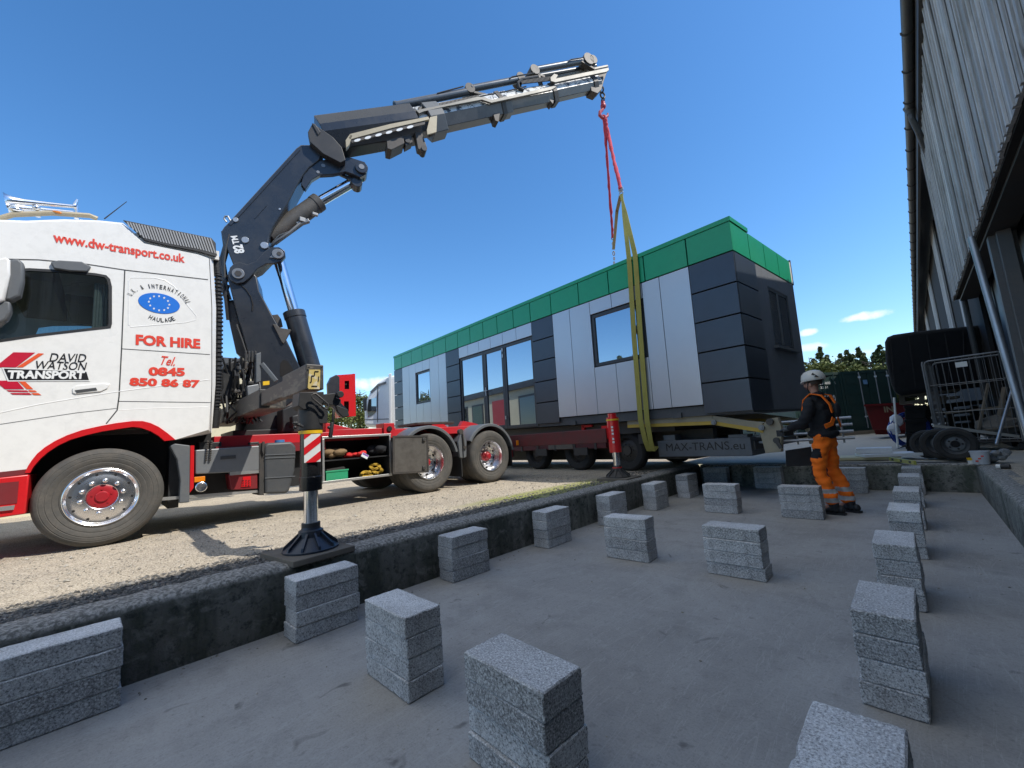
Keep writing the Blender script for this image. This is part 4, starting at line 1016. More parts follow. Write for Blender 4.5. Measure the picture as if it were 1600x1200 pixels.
    gapline([(0, 663), (60, 654), (120, 645), (182, 638)], .005)
    gapline([(327, 400), (331, 480), (331, 600), (329, 676)], .007)
    g.build('panel_gap', M['gapgrey'], cab, smooth=0)
    g = MB()                                                              # pressed creases: raised ribs that catch the light
    def rib(pts, r=.012):
        q = [V3(XS-.004, S(*p_)) for p_ in pts]; g.tube(q, r, 8)
    rib([(0, 645), (60, 632), (120, 622), (183, 612), (230, 606), (290, 598), (328, 593)], .0075)
    rib([(186, 641), (240, 638), (326, 636)], .006)
    rib([(201, 440), (204, 434), (240, 434), (258, 438), (272, 448), (292, 476), (307, 494), (306, 500), (290, 504), (204, 511), (201, 508), (201, 440)], .0075)
    g.build('crease', M['white'], cab)
    # door handle
    g = MB(); g.prism([V3(XS-.01, S(*q)) for q in ((113, 607), (118, 603), (160, 599), (172, 600), (168, 607), (158, 612), (118, 616), (113, 614))], (.022, 0, 0)); ho = g.build('door_handle', M['white'], cab, smooth=20, bevel=.006)
    g = MB(); g.prism([V3(XS+.013, S(*q)) for q in ((117, 610), (150, 606), (152, 610), (120, 614))], (.004, 0, 0)); g.build('grip_recess', M['gapgrey'], ho, smooth=0)
    # grey visor above the side window
    g = MB(); g.prism([V3(XS, S(*q)) for q in ((79, 411), (92, 408), (128, 410), (143, 418), (137, 426), (110, 425), (84, 421))], (.035, 0, 0)); vo = g.build('side_camera_housing', M['grey'], cab, smooth=25, bevel=.012)
    # roof grille / side deflector
    g = MB(); dq = [(192, 344), (330, 372), (337, 380), (338, 402), (310, 393.5), (260, 384), (226, 376), (208, 358)]
    g.prism([V3(XS+.012, S(*q)) for q in dq], (-.03, 0, 0)); df = g.build('side_deflector', M['black'], rt, smooth=0, bevel=.006)
    g = MB()
    for k in range(30):
        t = k/29; x_ = lerp(199, 328, t); yt = lerp(347.5, 373, (x_-199)/129)
        yb = np.interp(x_+9, [192, 208, 226, 260, 310, 340], [346, 357, 374, 382, 391, 399])
        if yb-yt < 4: continue
        a = V3(XS+.013, S(x_, yt)); b = V3(XS+.013, S(x_+8*min(1, (yb-yt)/20), yb-1.5)); d = (b-a).normalized(); nr = Vector((0, -d.z, d.y))*.0072
        g.prism([a-nr, b-nr, b+nr, a+nr], (.004, 0, 0))
    g.build('louvre', M['louvre'], df, smooth=0)
    g = MB(); g.span((far+.05, .12, 3.9), (XS-.03, .92, 4.02)); g.prism([V3(XS-.03, (.10, 4.02)), V3(XS-.03, (.86, 4.10)), V3(XS-.03, (.90, 3.95)), V3(XS-.03, (-.05, 3.98))], (far-XS+.06, 0, 0)); g.build('roof_deflector', M['white'], cab, smooth=0)
    # ribbed rubber extender on the rear edge
    g = MB(); pts = [V3(XS-.12, S(x_, y_, XS-.12)) for x_, y_ in ((337, 402), (341, 430), (342, 500), (341, 580), (338, 640), (335, 668))]
    g.tube(pts, .035, 10); L = 60
    for k in range(L):
        t = k/(L-1)*(len(pts)-1); i = min(int(t), len(pts)-2); q = pts[i].lerp(pts[i+1], t-i); g.cyl(q-Vector((0, 0, .008)), q+Vector((0, 0, .008)), .050, n=10)
    g.build('rear_gaiter', M['black'], rt)
    # roof: pale light-bar, chrome air horns, aerial
    g = MB(); xb = XS-.28
    g.tube([V3(xb, S(*q, xb)) for q in ((-30, 352), (5, 340), (20, 335.5), (80, 333), (140, 337), (152, 342))], .028, 10); g.build('roof_bar', M['rail'], rt)
    g = MB()
    for dx, dz in ((0, 0), (-.16, .01)):
        a, b = V3(xb+dx, S(8, 313, xb)), V3(xb+dx, S(117, 323, xb)); d = b-a
        g.lathe([(.085, 0), (.07, .015), (.045, .06), (.03, .14), (.022, d.length*.6), (.018, d.length*.97), (.03, d.length*.98), (.03, d.length*1.02), (0, d.length*1.02)], a, d, 20)
    for px in ((57, 322, 334), (118, 316, 337)): g.cyl(V3(xb-.08, S(px[0], px[1], xb)), V3(xb-.08, S(px[0]+1, px[2], xb)), .022, n=10)
    g.ball(V3(xb, S(25, 328, xb)), .05, 2, (1, 1.2, .6)); g.ball(V3(xb, S(57, 325, xb)), .035, 2)
    g.cyl(V3(xb, S(116, 322, xb)), V3(xb, S(121, 312, xb)), .02, .012, n=8)
    g.build('air_horn', M['chrome'], rt)
    g = MB(); g.ball(V3(xb, S(90, 333, xb)), .04, 2, (1, 1.3, .5)); g.build('marker_lamp', M['amber'], rt)
    g = MB(); g.tube([V3(XS-.6, S(163, 342, XS-.6)), V3(XS-.6, S(198, 315, XS-.6))], [.007, .004], 6); g.build('aerial', M['black'], rt)
    # mirrors on their arms (white shell, dark glass side)
    g = MB(); mm = [S(q[0], q[1], XS+.25) for q in ((-6, 408), (10, 404), (17, 408), (17, 430), (8, 470), (-4, 476))]
    g.prism([V3(XS+.30, q) for q in mm], (-.16, 0, 0)); mo = g.build('mirror', M['white'], rt, smooth=20, bevel=.03)
    g = MB(); mm = [S(q[0], q[1], XS+.2) for q in ((17, 408), (30, 407), (38, 414), (38, 440), (33, 464), (17, 472), (8, 470))]
    g.prism([V3(XS+.26, q) for q in mm], (-.13, 0, 0)); g.build('mirror_back', M['grey'], mo, smooth=20, bevel=.02)
    g = MB(); mm = [S(q[0], q[1], XS+.2) for q in ((-4, 478), (10, 473), (18, 474), (18, 488), (12, 500), (2, 507), (-6, 506))]
    g.prism([V3(XS+.26, q) for q in mm], (-.14, 0, 0)); g.build('mirror_back', M['grey'], mo, smooth=20, bevel=.025)
    g = MB(); g.cyl(V3(XS+.18, S(10, 440, XS+.18)), V3(XS-.02, S(-20, 440)), .03, n=10); g.cyl(V3(XS+.18, S(6, 500, XS+.18)), V3(XS-.02, S(-20, 520)), .03, n=10); g.build('mirror_arm', M['grey'], mo)
    return cab
M['hubred'] = paint('dull_hub_red', (0.36, 0.012, 0.02), 0.4, dirt=0.4, dirt_col=(0.12, 0.03, 0.03))
M['louvre'] = paint('louvre_grey', (0.30, 0.31, 0.32), 0.5, dirt=0.2)
M['bag2'] = paint('tan_trim', (0.16, 0.125, 0.085), 0.7, dirt=0.1, bmp=0.0)
M['gapgrey'] = paint('panel_gap_grey', (0.05, 0.052, 0.054), 0.7, dirt=0.0, bmp=0.0)
CAB = lorry_cab()

def lorry_letters():
    cab = CAB; EY, EZ = Vector((0, 1, 0)), Vector((0, 0, 1))
    def T(mb, s, bl, br, htpx, bold=.0, shear=0, spacing=1, pr=.005):
        a, b = V3(XS, S(*bl)), V3(XS, S(*br)); ex = b-a; wd = ex.length; mid = ((bl[0]+br[0])/2, (bl[1]+br[1])/2)
        ht = S(mid[0], mid[1]-htpx)[1]-S(*mid)[1]; exn = ex.normalized(); ey = Vector((0, -exn.z, exn.y))
        put_text(mb, s, a, exn, ey, wd, ht, bold, shear, spacing, (1, 0, 0), pr)
    g = MB()
    T(g, 'www.dw-transport.co.uk', (83, 383), (289, 415), 19, .028)
    T(g, 'FOR HIRE', (212, 539), (313, 545), 16, .045)
    T(g, 'Tel.', (251, 570), (273, 572), 14, .012, .35)
    T(g, '0845', (232, 587), (289, 588), 13.5, .05)
    T(g, '850 86 87', (202, 603), (312, 606), 13, .05)
    g.build('red_lettering', M['letterred'], cab, smooth=0)
    g = MB()
    T(g, 'DAVID', (77, 565), (135, 566), 13, .006, .25); T(g, 'WATSON', (56, 577), (136, 579), 13, .006, .25)
    cx, cy = 248.5, 474; rx, ry = 41, 19
    def arc(s, a0, a1, rx_, ry_, hpx, flip=False):
        n = len(s)
        for i, ch in enumerate(s):
            if ch == ' ': continue
            t = R(lerp(a0, a1, (i+.5)/n)); dth = R((a1-a0)/n)
            px, py = cx+rx_*math.cos(t), cy-ry_*math.sin(t)+(math.cos(t))*6
            tx, ty = -rx_*math.sin(t)*dth, -(ry_*math.cos(t))*dth-math.sin(t)*6*dth
            L = math.hypot(tx, ty); k = .36 if ch not in 'I.' else .12
            T(g, ch, (px-tx*k, py-ty*k), (px+tx*k, py+ty*k), hpx if ch != '.' else hpx*.17, .01)
    arc('U.K. & INTERNATIONAL', 168, 12, 43, 22.5, 6.6)
    arc('HAULAGE', 243, 312, 40, 29, 6.4)
    g.build('black_lettering', M['letterblack'], cab, smooth=0)
    # oval with a ring of stars
    g = MB(); tilt = .145
    def el(a, rx_, ry_): px, py = cx+rx_*math.cos(a), cy-ry_*math.sin(a); return (px, py+(px-cx)*tilt)
    g.prism([V3(XS+.003, S(*el(2*math.pi*k/48, 32.5, 15.5))) for k in range(48)], (.002, 0, 0)); g.build('oval_emblem', M['bluevinyl'], cab, smooth=0)
    g = MB()
    for k in range(12):
        px, py = el(2*math.pi*k/12, 16, 11); pts = []
        for j in range(10):
            r = 2.2 if j % 2 == 0 else .9; a = math.pi/2+math.pi*j/5; pts.append(V3(XS+.0055, S(px+r*math.cos(a), py-r*math.sin(a))))
        g.prism(pts, (.001, 0, 0))
    g.build('emblem_star', M['letterwhite'], cab, smooth=0)
    # haulier's badge: slanted stripes either side of a black name plate
    def poly(mat_, nm, pols, pr):
        g = MB()
        for P_ in pols: g.prism([V3(XS+pr, S(*q)) for q in P_], (.0012, 0, 0))
        return g.build(nm, mat_, cab, smooth=0)
    poly(M['crimson'], 'badge_stripe', [[(21, 550.5), (55, 551), (25, 574), (3, 574), (-8, 574)], [(-10, 595), (26, 594.5), (38, 608), (8, 608), (-5, 598)], [(10, 609.5), (42, 610), (45, 612.5), (14, 612)], [(16, 614), (46, 614), (50, 617), (20, 616.5)]], .003)
    poly(M['orangevinyl'], 'badge_stripe', [[(60, 552), (69, 552.5), (36, 574), (26, 574)], [(28, 594.5), (38, 595), (52, 608), (42, 608)], [(44, 609.5), (55, 610), (58, 612.5), (47, 612.5)], [(49, 614), (60, 614.3), (65, 617.4), (53, 617.2)]], .003)
    poly(M['letterwhite'], 'badge_border', [[(3, 574.5), (137, 579.5), (141, 595.5), (12, 596)]], .004)
    poly(M['letterblack'], 'badge_plate', [[(6, 576), (135, 581), (139, 594), (14, 594.3)]], .0052)
    g = MB(); T(g, 'TRANSPORT', (12, 592), (133, 592.5), 13, .045, .1, 1, .0075); g.build('badge_lettering', M['letterwhite'], cab, smooth=0)
lorry_letters()

def lorry_wheels():
    rt = LORRY
    tp = [(.285, .125), (.298, .150), (.312, .157), (.318, .152), (.325, .157), (.36, .163), (.366, .160), (.372, .164), (.41, .167), (.416, .163), (.422, .166), (.452, .163), (.458, .158), (.464, .160), (.487, .148), (.492, .142), (.505, .128), (.515, .105), (.515, .06), (.507, .055), (.507, .045), (.515, .04), (.515, -.04), (.507, -.045), (.515, -.06), (.515, -.105), (.487, -.15), (.40, -.165), (.30, -.15), (.285, -.12)]
    def hub(parent, rear):
        h = MB()
        if not rear:
            h.lathe([(.302, .150), (.301, .162), (.294, .166), (.284, .160), (.276, .146), (.268, .140), (.250, .139), (.226, .141), (.210, .147), (.13, .150), (.118, .142), (.0, .142)], n=64)
            for k in range(10): a = R(36*k+12); c_ = Vector((.0, .168*math.cos(a), .168*math.sin(a))); h.cyl(c_+Vector((.14, 0, 0)), c_+Vector((.182, 0, 0)), .025, .022, n=16); h.ball(c_+Vector((.180, 0, 0)), .0225, 2, (.7, 1, 1))
            r = h.build('rim', M['chrome'], parent, loc=(0, 0, 0), smooth=30)
            v = MB()
            for k in range(10): a = R(36*k+30); v.cyl((.120, .240*math.cos(a), .240*math.sin(a)), (.1425, .240*math.cos(a), .240*math.sin(a)), .0125, n=10)
            v.build('hand_hole', M['void'], parent, loc=(0, 0, 0))
            q = MB(); q.lathe([(.118, .140), (.116, .152), (.098, .158), (.060, .156), (.055, .168), (.048, .174), (0, .175)], n=36)
            for k in range(5): a = R(72*k+20); q.cyl((.150, .08*math.cos(a), .08*math.sin(a)), (.164, .08*math.cos(a), .08*math.sin(a)), .010, n=8)
            q.build('hub', M['hubred'], parent, loc=(0, 0, 0), smooth=30)
        else:
            h.lathe([(.302, .150), (.300, .162), (.288, .162), (.278, .135), (.272, .06), (.266, -.015), (.255, -.032), (.235, -.036), (.20, -.026), (.13, -.022), (.0, -.022)], n=56)
            for k in range(10): a = R(36*k+12); c_ = Vector((.0, .150*math.cos(a), .150*math.sin(a))); h.cyl(c_+Vector((-.03, 0, 0)), c_+Vector((.018, 0, 0)), .017, .014, n=10)
            h.build('rim', M['chrome'], parent, loc=(0, 0, 0), smooth=30)
            v = MB()
            for k in range(10): a = R(36*k+30); v.cyl((-.045, .218*math.cos(a), .218*math.sin(a)), (-.0275, .218*math.cos(a), .218*math.sin(a)), .027, n=12)
            v.build('hand_hole', M['void'], parent, loc=(0, 0, 0))
            q = MB(); q.lathe([(.095, -.03), (.093, .02), (.070, .035), (.064, .075), (.045, .092), (0, .094)], n=32)
            for k in range(10): a = R(36*k); q.cyl((.02, .080*math.cos(a), .080*math.sin(a)), (.045, .080*math.cos(a), .080*math.sin(a)), .009, n=8)
            q.build('hub', M['hubred'], parent, loc=(0, 0, 0), smooth=30)
    def tyre(y, x, dual):
        t = MB(); t.lathe(tp, n=72)
        if dual: t.lathe([(r, h-.345) for r, h in tp], n=72)
        return t.build('wheel', M['tyre'], rt, loc=Vector((x, y, GZ+.508))-Vector(rt.location), smooth=30)
    X0 = XS-.168
    f = tyre(-.06, X0, False); hub(f, False)
    r = tyre(4.05, X0, True); hub(r, True)
    for y in (5.49,):
        c = copy_tree(r, rt); c.location = Vector((X0, y, GZ+.508))-Vector(rt.location); c.rotation_euler = (.5, 0, 0)
    for src, y in ((f, -.06), (r, 4.05), (r, 5.49)):
        c = copy_tree(src, rt); c.location = Vector((-8.85+.168, y, GZ+.508))-Vector(rt.location); c.rotation_euler = (0, 0, math.pi)
lorry_wheels()

def lorry_chassis():
    rt = LORRY
    def box(nm, mat_, a, b, bev=.006): m = MB(); m.span(a, b); return m.build(nm, mat_, rt, smooth=0, bevel=bev)
    m = MB()
    for x in (-7.1, -8.0): m.span((x, -1.0, 1.08), (x-.1, 6.15, 1.36))
    for y in (.7, 1.9, 3.0, 4.7, 6.05): m.span((-8.0, y, 1.12), (-7.1, y+.12, 1.32))
    m.build('chassis', M['redframe'], rt, smooth=0, bevel=.006)
    m = MB()
    for y in (-.06, 4.05, 5.49): m.cyl((-8.6, y, .95), (-6.6, y, .95), .07, n=14); m.ball((-7.6, y, .95), .2, 2)
    m.span((-7.9, -1.1, .8), (-7.3, .6, 1.2)); m.cyl((-7.6, .8, 1.0), (-7.6, 4.0, .95), .06, n=10); m.build('axle', M['iron'], rt)
    m = MB(); m.span((-8.5, .62, .80), (-6.62, 2.28, 1.29)); m.span((-8.3, .60, 1.30), (-6.75, .94, 1.75)); m.build('dark_infill', M['black'], rt, smooth=0)  # black boxes added so the gap under the cab reads dark
    # red sub-frame under the crane and along the top of the rails
    yz = [S(*q, -6.75) for q in ((527, 663), (572, 661), (580, 668), (598, 668), (598, 660), (622, 660), (622, 668), (668, 661), (800, 664), (800, 672), (668, 676), (528, 684))]
    m = MB(); a0 = S(528, 663, -6.9); 
    m.span((-8.1, 1.0, 1.36), (-6.95, 6.0, 1.50)); m.span((-8.3, .95, 1.42), (-6.62, 2.45, 1.56)); m.span((-7.0, 2.4, 1.42), (-6.72, 3.6, 1.60)); m.span((-6.98, 3.36, 1.42), (-6.68, 3.56, 1.68)); m.span((-7.0, 3.6, 1.44), (-6.8, 6.15, 1.58))
    m.prism([Vector((-6.72, 2.4, 1.58)), Vector((-6.72, 2.85, 1.60)), Vector((-6.72, 2.4, 1.72))], (-.3, 0, 0))
    sf = m.build('subframe', M['redframe'], rt, smooth=0, bevel=.008)
    m = MB(); m.cyl((-6.675, 3.46, 1.58), (-6.66, 3.46, 1.58), .045, n=16); m.build('lashing_hole', M['void'], sf)
    m = MB(); m.span((-8.75, .95, 1.30), (-6.45, 2.30, 1.42)); m.build('crane_deck', M['reddark'], rt, smooth=0)
    # fifth wheel
    m = MB(); zc = 1.66
    out = [(-.46, -.30), (-.40, -.42), (.40, -.42), (.46, -.30), (.46, .20), (.34, .52), (.12, .56), (.05, .1), (-.05, .1), (-.12, .56), (-.34, .52), (-.46, .20)]
    m.prism([Vector((-7.6+a, 4.75+b, zc)) for a, b in out], (0, 0, .05)); fw_ = m.build('fifth_wheel', M['iron'], rt, smooth=0, bevel=.008)
    m = MB()
    for x in (-8.0, -7.2): m.prism([Vector((x, 4.45, 1.50)), Vector((x, 5.15, 1.50)), Vector((x, 4.92, 1.655)), Vector((x, 4.65, 1.655))], (.06, 0, 0))
    m.prism([Vector((-6.98, 5.2, 1.56)), Vector((-6.98, 5.9, 1.56)), Vector((-6.98, 5.55, 1.66)), Vector((-6.98, 5.3, 1.70))], (-.1, 0, 0)); m.build('mounting_bracket', M['redframe'], fw_, smooth=0)
    # ---- nearside units between the axles
    q0, q1 = S(267, 695), S(297, 787)
    m = MB(); m.prism([V3(XS+.0, S(*q)) for q in ((266, 697), (273, 693), (297, 696), (296, 785), (280, 786), (282, 750), (277, 718))], (-.25, 0, 0)); m.build('side_fairing', M['grey'], rt, smooth=0, bevel=.01)
    m = MB(); m.prism([V3(XS-.02, S(*q)) for q in ((298, 696), (304, 696), (303, 762), (297, 770))], (-.05, 0, 0)); m.build('fairing_stay', M['red'], rt, smooth=0)
    a = [S(*q) for q in ((306, 703), (408, 696), (408, 736), (306, 741))]
    m = MB(); m.prism([V3(XS-.03, q) for q in a], (-.55, 0, 0)); bb = m.build('battery_box', M['steel2'], rt, smooth=0, bevel=.012)
    m = MB(); m.prism([V3(XS-.026, S(*q)) for q in ((345, 713), (369, 711), (369, 716), (345, 718))], (.004, 0, 0)); m.build('handle_slot', M['gapgrey'], bb, smooth=0)
    m = MB()
    for y0 in (315, 335, 395): m.prism([V3(XS-.2, S(q, r_)) for q, r_ in ((y0, 690), (y0+16, 689), (y0+16, 701), (y0, 702))], (-.3, 0, 0))
    m.build('air_tank', M['black'], rt, smooth=0, bevel=.01)
    m = MB()                                                              # snow chains hanging over the box
    for px in (325, 331):
        for k in range(9):
            y_ = 690+k*3.6; c_ = V3(XS-.01, S(px-k*.35, y_)); m.ball(c_, .012, 1, (1, 1.2, 1.3))
    m.build('chain', M['iron'], rt)
    m = MB(); m.prism([V3(XS-.05, S(*q)) for q in ((358, 741), (404, 738), (404, 764), (362, 766))], (-.4, 0, 0)); sb = m.build('step_box', M['reddark'], rt, smooth=0, bevel=.01)
    m = MB(); m.prism([V3(XS-.045, S(*q)) for q in ((381, 745), (393, 744), (393, 760), (378, 761))], (.006, 0, 0)); m.build('tread_plate', M['red'], sb, smooth=0)
    m = MB()
    for i in range(3):
        for j in range(3): c_ = V3(XS-.036, S(381+j*4.5, 751+i*3.6)); m.cyl(c_, c_+Vector((.003, 0, 0)), .008, n=8)
    m.build('tread_hole', M['void'], sb)
    m = MB(); m.prism([V3(XS-.03, S(*q)) for q in ((360, 738), (406, 734), (406, 739), (360, 743))], (-.1, 0, 0)); m.build('step_rail', M['alu'], rt, smooth=0)
    m = MB(); m.prism([V3(XS-.06, S(*q)) for q in ((250, 778), (405, 766), (405, 770), (250, 783))], (-.05, 0, 0)); m.build('under_rail', M['alu'], rt, smooth=0)
    m = MB(); m.prism([V3(XS-.02, S(*q)) for q in ((304, 745.5), (321, 744), (321, 752), (304, 754))], (-.03, 0, 0)); m.build('side_marker', M['amber'], rt, smooth=0, bevel=.004)
    c_ = V3(XS-.05, S(315, 761)); m = MB(); m.lathe([(.055, .02), (.06, .03), (.052, .035), (0, .03)], c_, (1, 0, 0), 20); m.build('work_lamp', M['chrome'], rt)
    # fuel tank
    ty = [S(*q) for q in ((413, 696), (419, 692), (456, 690), (463, 698), (461, 735), (452, 768), (446, 771), (414, 772))]
    m = MB(); m.prism([V3(XS+.0, q) for q in ty], (-.62, 0, 0)); tk = m.build('fuel_tank', M['greydark'], rt, smooth=20, bevel=.03, seg=3)
    m = MB()
    for py, py2 in ((711, 709), (716, 714), (747, 744)): m.bar(V3(XS+.004, S(414, py)), V3(XS+.004, S(461, py2)), .012, .012)
    m.build('tank_rib', M['grey'], tk, smooth=0)
    m = MB(); c_ = V3(XS-.10, S(437, 693, XS-.1)); m.cyl(c_, c_+Vector((0, 0, .05)), .065, .06, n=20); m.build('filler_cap', M['bluecap'], tk)
    m = MB(); m.prism([V3(XS+.012, S(*q)) for q in ((410, 690), (413.5, 690), (412, 712), (409, 703))], (-.03, 0, 0)); m.prism([V3(XS-.02, S(*q)) for q in ((406, 694), (413, 691), (413, 774), (406, 774))], (-.4, 0, 0)); m.build('tank_strap', M['iron'], tk, smooth=0)
    # ---- open tool locker
    y0, y1 = S(505, 700)[0], S(611, 700)[0]; z1, z0 = S(560, 680)[1], S(560, 749)[1]; x0, x1 = XS-.02, XS-.62; t = .022
    m = MB(); m.span((x0, y0, z0), (x1, y1, z0+t)); m.span((x0, y0, z1-t), (x1, y1, z1)); m.span((x0, y0, z0+t), (x1, y0+t, z1-t)); m.span((x0, y1-t, z0+t), (x1, y1, z1-t)); m.span((x1, y0+t, z0+t), (x1+t, y1-t, z1-t))
    zs = S(560, 715)[1]; m.span((x0-.03, y0+t, zs-.018), (x1+t, y1-t, zs)); lk = m.build('tool_locker', M['black'], rt, smooth=0)
    m = MB()
    for a, b in (((y0-.01, z1-.03), (y1+.01, z1+.004)), ((y0-.01, z0-.006), (y1+.01, z0+.03))): m.span((x0-.002, a[0], a[1]), (x0+.012, b[0], b[1]))
    for y in (y0-.008, y1-.022): m.span((x0-.002, y, z0+.031), (x0+.010, y+.03, z1-.031))
    m.build('locker_frame', M['alu'], lk, smooth=0, bevel=.003)
    m = MB(); dq = [S(*q, XS+.04) for q in ((613, 681), (668, 680), (669, 738), (613, 741))]
    m.prism([V3(XS+.035, q) for q in dq], (.022, 0, 0)); dr = m.build('locker_door', M['doorsteel'], rt, smooth=0, bevel=.006)
    m = MB(); ee = inset(dq, .03)
    for i in range(4):
        j = (i+1) % 4; m.prism([V3(XS+.057, dq[i]), V3(XS+.057, dq[j]), V3(XS+.057, ee[j]), V3(XS+.057, ee[i])], (.008, 0, 0))
    m.build('door_rim', M['iron'], dr, smooth=0)
    m = MB()
    for q in ((661, 687), (661, 731)): c_ = V3(XS+.058, S(*q, XS+.04)); m.box(c_, (.03, .05, .07)); m.cyl(c_, c_+Vector((.03, 0, 0)), .03, n=12)
    m.build('door_catch', M['iron'], dr, bevel=.004)
    LOCK = dict(y0=y0+t, y1=y1-t, zf=z0+t, zs=zs, x0=x0, x1=x1)
    # ---- mudguards
    def guard(yc, a0, a1, nm='mudguard'):
        m = MB(); r0, r1 = .615, .60; n = 26; xo, xi = XS+.015, XS-.66; prev = None; zc = GZ+.53
        for i in range(n+1):
            a = R(lerp(a0, a1, i/n)); c_, s_ = math.cos(a), math.sin(a)
            ring = [Vector((xo, yc+r1*.955*c_, zc+r1*.955*s_)), Vector((xo, yc+r0*c_, zc+r0*s_)), Vector((xo-.02, yc+(r0+.014)*c_, zc+(r0+.014)*s_)), Vector((xi, yc+(r0+.014)*c_, zc+(r0+.014)*s_)), Vector((xi, yc+r1*c_, zc+r1*s_)), Vector((xo-.02, yc+r1*c_, zc+r1*s_)), Vector((xo-.02, yc+r1*.955*c_, zc+r1*.955*s_))]
            ring = [m.bm.verts.new(q) for q in ring]
            if prev:
                for k in range(7): m.face([prev[k], prev[(k+1) % 7], ring[(k+1) % 7], ring[k]])
            else: m.face(ring)
            prev = ring
        m.face(prev)
        return m.build(nm, M['grey'], rt, smooth=30)
    guard(4.05, 168, 12); g2 = guard(5.49, 150, 6)
    m = MB(); ym = 4.77
    for s_ in (-1, 1): m.prism([Vector((XS+.016, ym+s_*.01, 1.50)), Vector((XS+.016, ym+s_*.10, 1.26)), Vector((XS+.016, ym+s_*.075, .98)), Vector((XS+.016, ym+s_*.012, .96))], (-.05, 0, 0))
    m.build('mudguard_skirt', M['grey'], rt, smooth=0, bevel=.01)
    m = MB(); m.cyl((XS+.02, ym-.02, 1.46), (XS-.05, ym-.02, 1.46), .05, n=14); m.bar((XS+.03, ym, 1.42), (XS+.03, ym+.02, 1.18), .03, .02); m.box((XS+.03, ym+.03, 1.16), (.03, .07, .05)); m.build('guard_bracket', M['iron'], rt)
    m = MB(); m.span((XS-.6, ym-.02, .62), (XS-.03, ym, 1.0)); m.span((XS-.6, 6.06, .7), (XS-.03, 6.08, 1.1)); m.build('mud_flap', M['black'], rt, smooth=0)
    m = MB(); c_ = V3(XS+.03, S(807, 692)); m.box(c_, (.03, .05, .10)); m.build('rear_marker', M['amber'], rt, smooth=0, bevel=.004)
    m = MB(); m.span((-8.7, 6.12, .86), (-6.5, 6.24, 1.10)); m.build('rear_beam', M['reddark'], rt, smooth=0, bevel=.01)
    return LOCK
M['steel2'] = paint('dull_alloy_cover', (0.22, 0.23, 0.24), 0.45, 0.4, dirt=0.4, dirt_col=(0.14, 0.13, 0.12))
M['doorsteel'] = paint('scratched_locker_steel', (0.16, 0.15, 0.135), 0.45, 0.5, dirt=0.7, dirt_col=(0.06, 0.05, 0.045), scale=7)
LOCK = lorry_chassis()

# ------------------------------------------------------------------ the crane (stands on the lorry's frame, so its pieces are parts of the lorry)
BA = Vector((-7.6, 1.7, 0)); BE = Vector((-4.99+7.6, 8.92-1.7, 0)).normalized(); BN = Vector((BE.y, -BE.x, 0))
def bp(px, py, off=0.0): return on_plane(px, py, BA+BN*off, BN)
def pxm(q): return (Vector(q)-CAM).dot(FW)/FPX                  # metres per photo pixel at a point
def bprism(mb, pts, off, wd): mb.prism([bp(*q, off) for q in pts], -BN*wd)
def disc(mb, px, py, rpx, off, wd, n=24):
    c_ = bp(px, py, off); mb.cyl(c_, c_-BN*wd, rpx*pxm(c_), n=n)
def hexbar(mb, a, b, ha, hb, wa, wb, ma=0, mbm=1, cap=True):
    """six-sided boom tube from a to b: height h, width w"""
    a, b = Vector(a), Vector(b); d = (b-a).normalized(); s_ = BN; u = s_.cross(d); u = u if u.z > 0 else -u
    prof = [(-.5, -.08), (-.26, -.5), (.26, -.5), (.5, -.08), (.5, .14), (.36, .5), (-.36, .5), (-.5, .14)]
    A = [mb.bm.verts.new(a+s_*x*wa+u*y*ha) for x, y in prof]; B = [mb.bm.verts.new(b+s_*x*wb+u*y*hb) for x, y in prof]
    for i in range(8):
        mb.mi = ma if i in (3, 4, 6, 7) else mbm
        if i == 3: mb.mi = ma
        mb.face([A[i], A[(i+1) % 8], B[(i+1) % 8], B[i]])
    mb.mi = mbm; mb.face(A[::-1]); mb.face(B); mb.mi = 0
